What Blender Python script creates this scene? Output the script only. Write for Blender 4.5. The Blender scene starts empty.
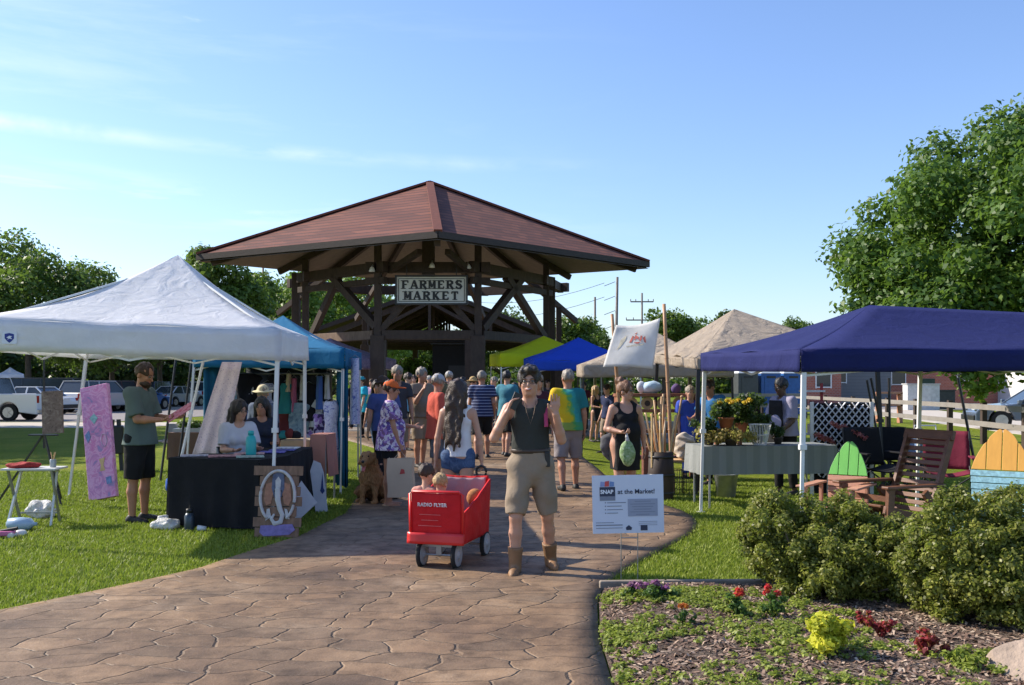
import bpy, math, random
import numpy as np
from mathutils import Vector, Matrix
random.seed(7)
RNG = np.random.default_rng(11)
SC = bpy.context.scene
COL = SC.collection
F, CX, HY, H = 960.0, 512.0, 384.5, 1.6
PI = math.pi

# ------------------------------------------------------------------ surveying helpers
def ss(a, b, x):
    t = np.clip((np.asarray(x, dtype=float) - a) / (b - a), 0, 1)
    return t * t * (3 - 2 * t)
def gz(x, y):                                   # the ground rises gently towards the pavilion
    return 0.4 * ss(13, 26, y) * ss(3.6, 1.2, x) * ss(-10, -5, x)
def P(px, py, y):                               # point seen at a pixel at distance y
    return Vector(((px - CX) / F * y, y, H - (py - HY) / F * y))
def XA(px, y):
    return (px - CX) / F * y
def GY(py):
    return F * H / (py - HY)
def G(px, py):                                  # ground point seen at a pixel
    y = GY(py)
    return Vector((XA(px, y), y, 0))

# ------------------------------------------------------------------ materials
MATS = {}
def nt(name):
    m = bpy.data.materials.new(name); m.use_nodes = True
    n = m.node_tree.nodes; l = m.node_tree.links
    return m, n, l, n['Principled BSDF']
def coord(n, l, scale=(1, 1, 1), kind='Object'):
    tc = n.new('ShaderNodeTexCoord'); mp = n.new('ShaderNodeMapping')
    mp.inputs['Scale'].default_value = scale
    l.new(tc.outputs[kind], mp.inputs['Vector']); return mp.outputs['Vector']
def noise(n, l, vec, scale, detail=4, rough=.55, dist=0):
    t = n.new('ShaderNodeTexNoise'); t.inputs['Scale'].default_value = scale
    t.inputs['Detail'].default_value = detail; t.inputs['Roughness'].default_value = rough
    t.inputs['Distortion'].default_value = dist
    if vec is not None: l.new(vec, t.inputs['Vector'])
    return t
def ramp(n, l, fac, stops, interp='LINEAR'):
    r = n.new('ShaderNodeValToRGB'); r.color_ramp.interpolation = interp
    els = r.color_ramp.elements
    while len(els) < len(stops): els.new(.5)
    for e, (p, c) in zip(els, stops):
        e.position = p; e.color = (c[0], c[1], c[2], 1)
    l.new(fac, r.inputs['Fac']); return r.outputs['Color']
def mix(n, l, a, b, fac, mode='MIX'):
    m = n.new('ShaderNodeMix'); m.data_type = 'RGBA'; m.blend_type = mode
    for s, v in (('A', a), ('B', b)):
        i = m.inputs[6 if s == 'A' else 7]
        if isinstance(v, (tuple, list)): i.default_value = (v[0], v[1], v[2], 1)
        else: l.new(v, i)
    if isinstance(fac, (int, float)): m.inputs[0].default_value = fac
    else: l.new(fac, m.inputs[0])
    return m.outputs[2]
def mathn(n, l, op, a, b=None, c=None, clamp=False):
    m = n.new('ShaderNodeMath'); m.operation = op; m.use_clamp = clamp
    for i, v in enumerate((a, b, c)):
        if v is None: continue
        if isinstance(v, (int, float)): m.inputs[i].default_value = v
        else: l.new(v, m.inputs[i])
    return m.outputs[0]
def bump(n, l, bsdf, h, strength=.3, dist=.01):
    b = n.new('ShaderNodeBump'); b.inputs['Strength'].default_value = strength
    b.inputs['Distance'].default_value = dist
    l.new(h, b.inputs['Height']); l.new(b.outputs['Normal'], bsdf.inputs['Normal'])
def tone(c, k): return tuple(min(1, v * k) for v in c[:3])
def M(name, c=None, rough=.7, metal=0, var=.18, nscale=6, bmp=.15, bscale=60, bdist=.004, spec=.5, trans=0, sss=0):
    """plain surface: base colour with mottling, fine bump"""
    if name in MATS: return MATS[name]
    m, n, l, b = nt(name)
    v = coord(n, l)
    t = noise(n, l, v, nscale, 5)
    col = ramp(n, l, t.outputs['Fac'], [(.25, tone(c, 1 - var)), (.75, tone(c, 1 + var))])
    l.new(col, b.inputs['Base Color'])
    b.inputs['Roughness'].default_value = rough; b.inputs['Metallic'].default_value = metal
    b.inputs['Specular IOR Level'].default_value = spec
    if sss:
        b.inputs['Subsurface Weight'].default_value = sss
        b.inputs['Subsurface Radius'].default_value = (.02, .008, .004)
        b.inputs['Subsurface Scale'].default_value = .5
    if bmp:
        t2 = noise(n, l, v, bscale, 3); bump(n, l, b, t2.outputs['Fac'], bmp, bdist)
    if trans:
        tr = n.new('ShaderNodeBsdfTranslucent'); l.new(col, tr.inputs['Color'])
        mx = n.new('ShaderNodeMixShader'); mx.inputs[0].default_value = trans
        l.new(b.outputs[0], mx.inputs[1]); l.new(tr.outputs[0], mx.inputs[2])
        l.new(mx.outputs[0], n['Material Output'].inputs['Surface'])
    MATS[name] = m; return m
def fabric(name, c, trans=.0, var=.1, rough=.85, fold=.5, fs=7, fd=.02):
    """cloth with soft creases"""
    if name in MATS: return MATS[name]
    m, n, l, b = nt(name); v = coord(n, l)
    t = noise(n, l, v, 5, 4)
    col = ramp(n, l, t.outputs['Fac'], [(.25, tone(c, 1 - var)), (.75, tone(c, 1 + var))])
    l.new(col, b.inputs['Base Color']); b.inputs['Roughness'].default_value = rough
    b.inputs['Specular IOR Level'].default_value = .25
    f = noise(n, l, v, fs, 3, .5, 1.2); w = noise(n, l, v, 150, 2)
    h = mathn(n, l, 'ADD', f.outputs['Fac'], mathn(n, l, 'MULTIPLY', w.outputs['Fac'], .12))
    bump(n, l, b, h, fold, fd)
    if trans:
        tr = n.new('ShaderNodeBsdfTranslucent'); l.new(col, tr.inputs['Color'])
        mx = n.new('ShaderNodeMixShader'); mx.inputs[0].default_value = trans
        l.new(b.outputs[0], mx.inputs[1]); l.new(tr.outputs[0], mx.inputs[2])
        l.new(mx.outputs[0], n['Material Output'].inputs['Surface'])
    MATS[name] = m; return m
def stripes(name, c1, c2, freq, axis=2, duty=.5, rough=.85):
    if name in MATS: return MATS[name]
    m, n, l, b = nt(name); v = coord(n, l)
    s = n.new('ShaderNodeSeparateXYZ'); l.new(v, s.inputs[0])
    fr = mathn(n, l, 'FRACT', mathn(n, l, 'MULTIPLY', s.outputs[axis], freq))
    g = mathn(n, l, 'GREATER_THAN', fr, duty)
    l.new(mix(n, l, c1, c2, g), b.inputs['Base Color']); b.inputs['Roughness'].default_value = rough
    f = noise(n, l, v, 9, 3, .5, 1); bump(n, l, b, f.outputs['Fac'], .5, .02)
    MATS[name] = m; return m
def blotch(name, cols, scale=12, rough=.85, vor=False, trans=0):
    """many-coloured print"""
    if name in MATS: return MATS[name]
    m, n, l, b = nt(name); v = coord(n, l)
    if vor:
        t = n.new('ShaderNodeTexVoronoi'); t.inputs['Scale'].default_value = scale
        ns = noise(n, l, v, scale * .6, 2)
        add = n.new('ShaderNodeVectorMath'); add.operation = 'MULTIPLY_ADD'
        l.new(ns.outputs['Color'], add.inputs[0]); add.inputs[1].default_value = (.12, .12, .12); l.new(v, add.inputs[2])
        l.new(add.outputs[0], t.inputs['Vector'])
        s = n.new('ShaderNodeSeparateColor'); l.new(t.outputs['Color'], s.inputs[0]); fac = s.outputs[0]
        stops = [(i / len(cols), c) for i, c in enumerate(cols)]; col = ramp(n, l, fac, stops, 'CONSTANT')
    else:
        t = noise(n, l, v, scale, 3, .6, 1.5)
        stops = [(.3 + .4 * i / max(1, len(cols) - 1), c) for i, c in enumerate(cols)]; col = ramp(n, l, t.outputs['Fac'], stops, 'EASE')
    l.new(col, b.inputs['Base Color']); b.inputs['Roughness'].default_value = rough
    f = noise(n, l, v, 9, 3, .5, 1); bump(n, l, b, f.outputs['Fac'], .4, .02)
    MATS[name] = m; return m
def wood(name, c, scale=(2, 2, 14), rough=.65, var=.3, bmp=.3):
    if name in MATS: return MATS[name]
    m, n, l, b = nt(name); v = coord(n, l, scale)
    t = noise(n, l, v, 3, 6, .6, .6)
    col = ramp(n, l, t.outputs['Fac'], [(.3, tone(c, 1 - var)), (.7, tone(c, 1 + var))])
    l.new(col, b.inputs['Base Color']); b.inputs['Roughness'].default_value = rough
    bump(n, l, b, t.outputs['Fac'], bmp, .005)
    MATS[name] = m; return m
def leafmat(name, dark, light, trans=.35, rough=.5):
    if name in MATS: return MATS[name]
    m, n, l, b = nt(name)
    a = n.new('ShaderNodeAttribute'); a.attribute_name = 'rnd'
    col = ramp(n, l, a.outputs['Fac'], [(0, dark), (1, light)])
    l.new(col, b.inputs['Base Color']); b.inputs['Roughness'].default_value = rough
    b.inputs['Specular IOR Level'].default_value = .4
    tr = n.new('ShaderNodeBsdfTranslucent'); l.new(mix(n, l, col, (.5, .8, .1), .25), tr.inputs['Color'])
    mx = n.new('ShaderNodeMixShader'); mx.inputs[0].default_value = trans
    l.new(b.outputs[0], mx.inputs[1]); l.new(tr.outputs[0], mx.inputs[2])
    l.new(mx.outputs[0], n['Material Output'].inputs['Surface'])
    MATS[name] = m; return m

# ------------------------------------------------------------------ objects
def link(name, me, mat, parent=None, smooth=False):
    o = bpy.data.objects.new(name, me); COL.objects.link(o)
    if mat is not None:
        for mm in (mat if isinstance(mat, (list, tuple)) else [mat]): me.materials.append(mm)
    if smooth and len(me.polygons): me.polygons.foreach_set('use_smooth', [True] * len(me.polygons))
    if parent is not None: o.parent = parent
    return o
def tag(o, label, cat, group=None):
    o['label'] = label; o['category'] = cat
    if group: o['group'] = group
    return o
def thing(name, label, cat, loc=(0, 0, 0), rotz=0, group=None, scale=1):
    o = bpy.data.objects.new(name, None); COL.objects.link(o)
    o.location = loc; o.rotation_euler = (0, 0, rotz); o.scale = (scale,) * 3
    o.empty_display_size = .2
    return tag(o, label, cat, group)
def copy_tree(o, parent=None):
    c = o.copy(); COL.objects.link(c)
    if parent is not None: c.parent = parent
    for ch in [x for x in o.children]: copy_tree(ch, c)
    return c
def relabel(c, label, loc=None, rotz=None, group=None):
    c['label'] = label
    if loc is not None: c.location = loc
    if rotz is not None: c.rotation_euler = (0, 0, rotz)
    if group: c['group'] = group
    return c

class MB:
    """collects simple shapes into one mesh"""
    def __init__(s): s.v = []; s.f = []
    def add(s, vs, fs):
        k = len(s.v); s.v += [tuple(v) for v in vs]; s.f += [tuple(i + k for i in f) for f in fs]; return s
    def box(s, c, d, rot=None, taper=1):
        hx, hy, hz = d[0] / 2, d[1] / 2, d[2] / 2
        vs = [Vector((x * hx * (taper if z > 0 else 1), y * hy * (taper if z > 0 else 1), z * hz)) for z in (-1, 1) for y in (-1, 1) for x in (-1, 1)]
        if rot is not None:
            R = rot if isinstance(rot, Matrix) else Matrix.Rotation(rot, 3, 'Z'); vs = [R @ v for v in vs]
        c = Vector(c)
        return s.add([v + c for v in vs], [(0, 2, 3, 1), (4, 5, 7, 6), (0, 1, 5, 4), (2, 6, 7, 3), (0, 4, 6, 2), (1, 3, 7, 5)])
    def frame(s, a, b):
        a = Vector(a); b = Vector(b); d = (b - a).normalized()
        u = Vector((0, 0, 1)) if abs(d.z) < .95 else Vector((0, 1, 0))
        x = d.cross(u).normalized(); y = x.cross(d).normalized()
        return a, b, x, y
    def beam(s, a, b, w, h=None):
        h = h or w; a, b, x, y = s.frame(a, b)
        vs = [p + x * i * w / 2 + y * j * h / 2 for p in (a, b) for i, j in ((-1, -1), (1, -1), (1, 1), (-1, 1))]
        return s.add(vs, [(0, 1, 2, 3), (7, 6, 5, 4), (0, 4, 5, 1), (1, 5, 6, 2), (2, 6, 7, 3), (3, 7, 4, 0)])
    def tube(s, a, b, r, r2=None, n=10):
        r2 = r if r2 is None else r2; a, b, x, y = s.frame(a, b)
        vs = []
        for p, q in ((a, r), (b, r2)):
            for i in range(n):
                t = 2 * PI * i / n; vs.append(p + x * math.cos(t) * q + y * math.sin(t) * q)
        fs = [(i, (i + 1) % n, n + (i + 1) % n, n + i) for i in range(n)]
        fs += [tuple(range(n - 1, -1, -1)), tuple(range(n, 2 * n))]
        return s.add(vs, fs)
    def path(s, pts, r, n=8):
        pts = [Vector(p) for p in pts]; k = len(s.v); vs = []; N = len(pts)
        rr = r if isinstance(r, (list, tuple)) else [r] * N
        up = Vector((0, 0, 1))
        for i, p in enumerate(pts):
            d = (pts[min(i + 1, N - 1)] - pts[max(i - 1, 0)]).normalized()
            u = up if abs(d.z) < .97 else Vector((1, 0, 0))
            x = d.cross(u).normalized(); y = x.cross(d).normalized()
            for j in range(n):
                t = 2 * PI * j / n; vs.append(p + (x * math.cos(t) + y * math.sin(t)) * rr[i])
        fs = []
        for i in range(N - 1):
            for j in range(n): fs.append((i * n + j, i * n + (j + 1) % n, (i + 1) * n + (j + 1) % n, (i + 1) * n + j))
        fs += [tuple(range(n - 1, -1, -1)), tuple((N - 1) * n + j for j in range(n))]
        return s.add(vs, fs)
    def lathe(s, c, prof, n=20, sx=1, sy=1):
        c = Vector(c); vs = []; N = len(prof)
        for r, z in prof:
            for j in range(n):
                t = 2 * PI * j / n; vs.append(c + Vector((math.cos(t) * r * sx, math.sin(t) * r * sy, z)))
        fs = [(i * n + j, i * n + (j + 1) % n, (i + 1) * n + (j + 1) % n, (i + 1) * n + j) for i in range(N - 1) for j in range(n)]
        fs += [tuple(range(n - 1, -1, -1)), tuple((N - 1) * n + j for j in range(n))]
        return s.add(vs, fs)
    def ball(s, c, r, n=12, sx=1, sy=1, sz=1):
        prof = [(max(1e-4, r * math.sin(PI * i / n)), -r * math.cos(PI * i / n) * sz) for i in range(n + 1)]
        return s.lathe(c, prof, n * 2, sx, sy)
    def prism(s, pts2, o, u, v, th):
        """outline pts2 in plane (o,u,v) extruded by th along u x v"""
        o = Vector(o); u = Vector(u); v = Vector(v); w = u.cross(v).normalized() * th; n = len(pts2)
        vs = [o + u * a + v * b for a, b in pts2] + [o + u * a + v * b + w for a, b in pts2]
        fs = [tuple(range(n - 1, -1, -1)), tuple(range(n, 2 * n))] + [(i, (i + 1) % n, n + (i + 1) % n, n + i) for i in range(n)]
        return s.add(vs, fs)
    def quad(s, a, b, c, d): return s.add([a, b, c, d], [(0, 1, 2, 3)])
    def sheet(s, fn, nu, nv, th=0):
        """grid surface fn(u,v) -> point"""
        vs = [fn(i / nu, j / nv) for i in range(nu + 1) for j in range(nv + 1)]
        fs = [(i * (nv + 1) + j, (i + 1) * (nv + 1) + j, (i + 1) * (nv + 1) + j + 1, i * (nv + 1) + j + 1) for i in range(nu) for j in range(nv)]
        return s.add(vs, fs)
    def build(s, name, mat, parent=None, world=False, smooth=False, bevel=0, solid=0):
        vs = s.v
        if world and parent is not None:
            Mi = (Matrix.Translation(parent.location) @ Matrix.Rotation(parent.rotation_euler.z, 4, 'Z') @ Matrix.Diagonal((*parent.scale, 1))).inverted()
            vs = [Mi @ Vector(v) for v in vs]
        me = bpy.data.meshes.new(name); me.from_pydata([tuple(v) for v in vs], [], s.f); me.update()
        o = link(name, me, mat, parent, smooth)
        if bevel:
            m = o.modifiers.new('bevel', 'BEVEL'); m.width = bevel; m.segments = 2; m.limit_method = 'ANGLE'
        if solid:
            m = o.modifiers.new('solid', 'SOLIDIFY'); m.thickness = solid; m.offset = 0
        return o
def struct(o):
    o['kind'] = 'structure'; return o
def stuff(o, label=None, cat=None):
    o['kind'] = 'stuff'
    if label: o['label'] = label; o['category'] = cat
    return o

def np_mesh(name, V, Fq, mat, parent=None, smooth=False, rnd=None):
    """fast mesh from numpy vertex array and face index array (n x k)"""
    me = bpy.data.meshes.new(name); k = Fq.shape[1]
    me.vertices.add(len(V)); me.vertices.foreach_set('co', np.ascontiguousarray(V, dtype=np.float32).ravel())
    me.loops.add(Fq.size); me.loops.foreach_set('vertex_index', Fq.astype(np.int32).ravel())
    me.polygons.add(len(Fq)); me.polygons.foreach_set('loop_start', np.arange(0, Fq.size, k, dtype=np.int32))
    me.update(calc_edges=True); me.validate()
    if smooth: me.polygons.foreach_set('use_smooth', np.ones(len(Fq), dtype=bool))
    if rnd is not None:
        a = me.attributes.new('rnd', 'FLOAT', 'FACE'); a.data.foreach_set('value', rnd.astype(np.float32))
    return link(name, me, mat, parent)

# ------------------------------------------------------------------ foliage
def leaves(centres, radii, n, size, seed=0, squash=.8, shell=.55, aspect=.6, up=.35):
    """n leaf-sized faces through the volume of the given clumps -> (V, F, rnd)"""
    r = np.random.default_rng(seed); C = np.array(centres, dtype=float); R = np.array(radii, dtype=float)
    w = R ** 2; idx = r.choice(len(C), n, p=w / w.sum())
    d = r.normal(size=(n, 3)); d /= np.linalg.norm(d, axis=1)[:, None]
    rad = R[idx] * (shell + (1 - shell) * r.random(n)) * (1 + .12 * r.normal(size=n))
    pos = C[idx] + d * rad[:, None] * np.array([1, 1, squash])
    nor = d * .8 + r.normal(size=(n, 3)) * .6 + np.array([0, 0, up]); nor /= np.linalg.norm(nor, axis=1)[:, None]
    t = np.cross(nor, r.normal(size=(n, 3))); t /= np.linalg.norm(t, axis=1)[:, None]
    b = np.cross(nor, t); s = size * (.6 + .8 * r.random(n))[:, None]
    V = np.empty((n, 4, 3)); V[:, 0] = pos - t * s; V[:, 2] = pos + t * s
    V[:, 1] = pos - b * s * aspect + nor * s * .2; V[:, 3] = pos + b * s * aspect + nor * s * .2
    clump = r.random(len(C))[idx]
    rnd = np.clip(.35 * clump + .65 * r.random(n), 0, 1)
    return V.reshape(-1, 3), np.arange(4 * n).reshape(-1, 4), rnd
def crown_clumps(c, rx, ry, rz, n, cr, seed, flat_bottom=.5):
    r = np.random.default_rng(seed); cs = []; rs = []
    while len(cs) < n:
        d = r.normal(size=3); d /= np.linalg.norm(d)
        if d[2] < -flat_bottom: continue
        q = .45 + .5 * r.random() ** .6
        cs.append((c[0] + d[0] * rx * q, c[1] + d[1] * ry * q, c[2] + d[2] * rz * q)); rs.append(cr * (.7 + .7 * r.random()))
    return cs, rs
def tree(name, label, base, top, rx, rz, nclump, cr, nleaf, size, mat, bark, seed=1, cz=None, trunk_r=.2, cat='tree', group=None, ry=None):
    base = Vector(base); t = thing(name, label, cat, base, 0, group)
    cz = (top - rz * .97) if cz is None else cz
    cs, rs = crown_clumps((0, 0, cz), rx, ry or rx, rz, nclump, cr, seed)
    V, Fq, rnd = leaves(cs, rs, nleaf, size, seed)
    np_mesh('crown', V, Fq, mat, t, rnd=rnd)
    mb = MB(); r = random.Random(seed)
    mb.path([(0, 0, -.1), (.03, .02, cz * .25), (-.05, .03, cz * .6), (0, 0, cz + rz * .3)], [trunk_r * 1.25, trunk_r, trunk_r * .75, trunk_r * .3], 9)
    for i in range(min(14, nclump)):
        c = Vector(cs[i]); z0 = min(cz * .95, max(cz - rz * .75, c.z - .4 * rx)); a = Vector((0, 0, z0))
        mid = a.lerp(c, .5) + Vector((0, 0, .12 * rz))
        mb.path([a, mid, c], [trunk_r * .45, trunk_r * .28, trunk_r * .1], 6)
    mb.build('trunk', bark, t, smooth=True)
    return t
# ------------------------------------------------------------------ smooth bodies: distance fields turned into one continuous surface
class Fld:
    hs = 1.0
    def __init__(s, lo, hi, vox):
        s.lo = np.array(lo, float); s.vox = vox
        s.n = np.maximum(3, np.ceil((np.array(hi, float) - s.lo) / vox).astype(int) + 1)
        s.A = np.full(tuple(s.n), .5, dtype=np.float32)
        s.ax = [s.lo[i] + vox * np.arange(s.n[i]) for i in range(3)]
    def region(s, lo, hi):
        sl = []
        for i in range(3):
            a = int(max(0, math.floor((lo[i] - s.lo[i]) / s.vox))); b = int(min(s.n[i], math.ceil((hi[i] - s.lo[i]) / s.vox) + 1))
            if b <= a: return None, None
            sl.append(slice(a, b))
        g = np.meshgrid(s.ax[0][sl[0]], s.ax[1][sl[1]], s.ax[2][sl[2]], indexing='ij')
        return tuple(sl), np.stack(g, -1)
    def put(s, fn, lo, hi, k=.02, m=.03):
        m = m + k
        sl, p = s.region(np.array(lo) - m, np.array(hi) + m)
        if sl is None: return
        d = fn(p); a = s.A[sl]
        if k > 0:
            h = np.maximum(k - np.abs(a - d), 0) / k; s.A[sl] = np.minimum(a, d) - h * h * k * .25
        else: s.A[sl] = np.minimum(a, d)
    def cone(s, a, b, ra, rb, k=.02, flat=None, fs=1., capa=False, capb=False, sub=False):
        ra, rb = ra * s.hs, rb * s.hs; a = np.array(a, float); b = np.array(b, float); ba = b - a; L2 = max(1e-9, ba @ ba); L = math.sqrt(L2)
        def fn(p):
            q = p - a
            t = np.clip((q @ ba) / L2, 0, 1)
            r = ra + (rb - ra) * t
            w = q - t[..., None] * ba
            if flat is not None:
                f = np.array(flat, float); e = w @ f; w = w + e[..., None] * f * (fs - 1)
            d = np.sqrt((w * w).sum(-1)) - r
            if capb: d = np.maximum(d, ((p - b) @ ba) / L)
            if capa: d = np.maximum(d, -(q @ ba) / L)
            return d
        R = max(ra, rb); lo = np.minimum(a, b) - R; hi = np.maximum(a, b) + R
        if sub: s.cut(fn, lo, hi)
        else: s.put(fn, lo, hi, k)
    def ell(s, c, r, k=.02, R=None, sub=False):
        c = np.array(c, float); r = np.array(r, float) * s.hs
        def fn(p):
            q = p - c
            if R is not None: q = q @ R
            l = np.sqrt(((q / r) ** 2).sum(-1)) + 1e-6
            l2 = np.sqrt(((q / (r * r)) ** 2).sum(-1)) + 1e-6
            return l * (l - 1) / l2
        m = r.max()
        if sub: s.cut(fn, c - m, c + m)
        else: s.put(fn, c - m, c + m, k)
    def cut(s, fn, lo, hi):
        sl, p = s.region(np.array(lo) - .02, np.array(hi) + .02)
        if sl is not None: s.A[sl] = np.maximum(s.A[sl], -fn(p))
    def plane(s, o, nrm):
        """keep the side the normal points away from"""
        nrm = np.array(nrm, float); nrm /= np.linalg.norm(nrm); o = np.array(o, float)
        g = (s.ax[0][:, None, None] - o[0]) * nrm[0] + (s.ax[1][None, :, None] - o[1]) * nrm[1] + (s.ax[2][None, None, :] - o[2]) * nrm[2]
        s.A = np.maximum(s.A, g.astype(np.float32))
    def folds(s, amp, f=(28, 22, 14), seed=0):
        r = np.random.default_rng(seed); X, Y, Z = s.ax[0][:, None, None], s.ax[1][None, :, None], s.ax[2][None, None, :]
        g = 0
        for i in range(4):
            p = r.random(3) * 6.3; q = f * (.6 + .8 * r.random(3)) * np.sign(r.random(3) - .4)
            g = g + np.sin(X * q[0] + p[0] + 1.3 * np.sin(Z * q[2] * .7 + p[2])) * np.cos(Y * q[1] + Z * q[2] + p[1])
        s.A = s.A + (g * amp * .5).astype(np.float32)
    def mesh(s, name, mat, parent=None):
        A = s.A; n = A.shape
        A[0], A[-1], A[:, 0], A[:, -1], A[:, :, 0], A[:, :, -1] = (np.maximum(x, .01) for x in (A[0], A[-1], A[:, 0], A[:, -1], A[:, :, 0], A[:, :, -1]))
        ins = A < 0
        cnt = sum(ins[i:n[0] - 1 + i, j:n[1] - 1 + j, k:n[2] - 1 + k].astype(np.int8) for i in (0, 1) for j in (0, 1) for k in (0, 1))
        mask = (cnt > 0) & (cnt < 8)
        I = np.argwhere(mask); N = len(I)
        if N == 0: return None
        idx = np.full(mask.shape, -1, dtype=np.int64); idx[mask] = np.arange(N)
        cor = [(i, j, k) for i in (0, 1) for j in (0, 1) for k in (0, 1)]
        val = {c: A[I[:, 0] + c[0], I[:, 1] + c[1], I[:, 2] + c[2]] for c in cor}
        S = np.zeros((N, 3)); Cn = np.zeros(N)
        for c in cor:
            for ax in range(3):
                if c[ax]: continue
                d = list(c); d[ax] = 1; d = tuple(d); va, vb = val[c], val[d]
                x = (va < 0) != (vb < 0); t = np.where(x, va / np.where(x, va - vb, 1), 0)
                p = np.array(c, float)[None].repeat(N, 0); p[:, ax] = t
                S[x] += p[x]; Cn[x] += 1
        V = s.lo + s.vox * (I + S / Cn[:, None])
        Q = []
        for ax in range(3):
            o = [(1, 2), (2, 0), (0, 1)][ax]
            sa = [slice(None)] * 3; sb = [slice(None)] * 3; sa[ax] = slice(0, -1); sb[ax] = slice(1, None)
            for q in o:
                sa[q] = slice(1, -1); sb[q] = slice(1, -1)
            ia = ins[tuple(sa)]; ib = ins[tuple(sb)]; E = np.argwhere(ia != ib)
            fl = ia[tuple(E.T)]
            E = E.copy()
            for q in o: E[:, q] += 1
            def cell(du, dv):
                T = E.copy(); T[:, o[0]] += du; T[:, o[1]] += dv; return idx[T[:, 0], T[:, 1], T[:, 2]]
            a, b, c, d = cell(-1, -1), cell(0, -1), cell(0, 0), cell(-1, 0)
            q = np.stack([a, b, c, d], 1); q[~fl] = q[~fl][:, ::-1]; Q.append(q)
        return np_mesh(name, V, np.concatenate(Q), mat, parent, smooth=True)

SKIN = M('skin', (.50, .27, .18), rough=.5, var=.10, nscale=14, bmp=.08, bscale=90, sss=.12)
SKIN_TAN = M('skin_tanned', (.40, .19, .115), rough=.5, var=.12, nscale=14, bmp=.08, bscale=90, sss=.1)
SKIN_DARK = M('skin_deep', (.10, .055, .035), rough=.5, var=.12, nscale=14, bmp=.08, bscale=90)
HAIRS = {k: M('hair_' + k, c, rough=.5, var=.35, nscale=50, bmp=.7, bscale=70, bdist=.01) for k, c in dict(
    dark=(.018, .011, .008), brown=(.040, .020, .011), grey=(.23, .195, .155), blond=(.42, .27, .12), ginger=(.16, .07, .03), white=(.38, .36, .33), black=(.01, .01, .01)).items()}
EYE = M('eyeball', (.20, .18, .165), rough=.2, var=.02, bmp=0)
PUPIL = M('iris', (.03, .02, .015), rough=.2, var=0, bmp=0)
LIPS = M('lips', (.42, .13, .11), rough=.4, var=.1, bmp=0)
TEETH = M('teeth', (.8, .78, .72), rough=.3, var=.02, bmp=0)
LENS = M('dark_lens', (.01, .01, .012), rough=.12, var=0, bmp=0)
def V3(*a): return np.array(a, float)
def unit(v): v = np.array(v, float); return v / np.linalg.norm(v)

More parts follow.
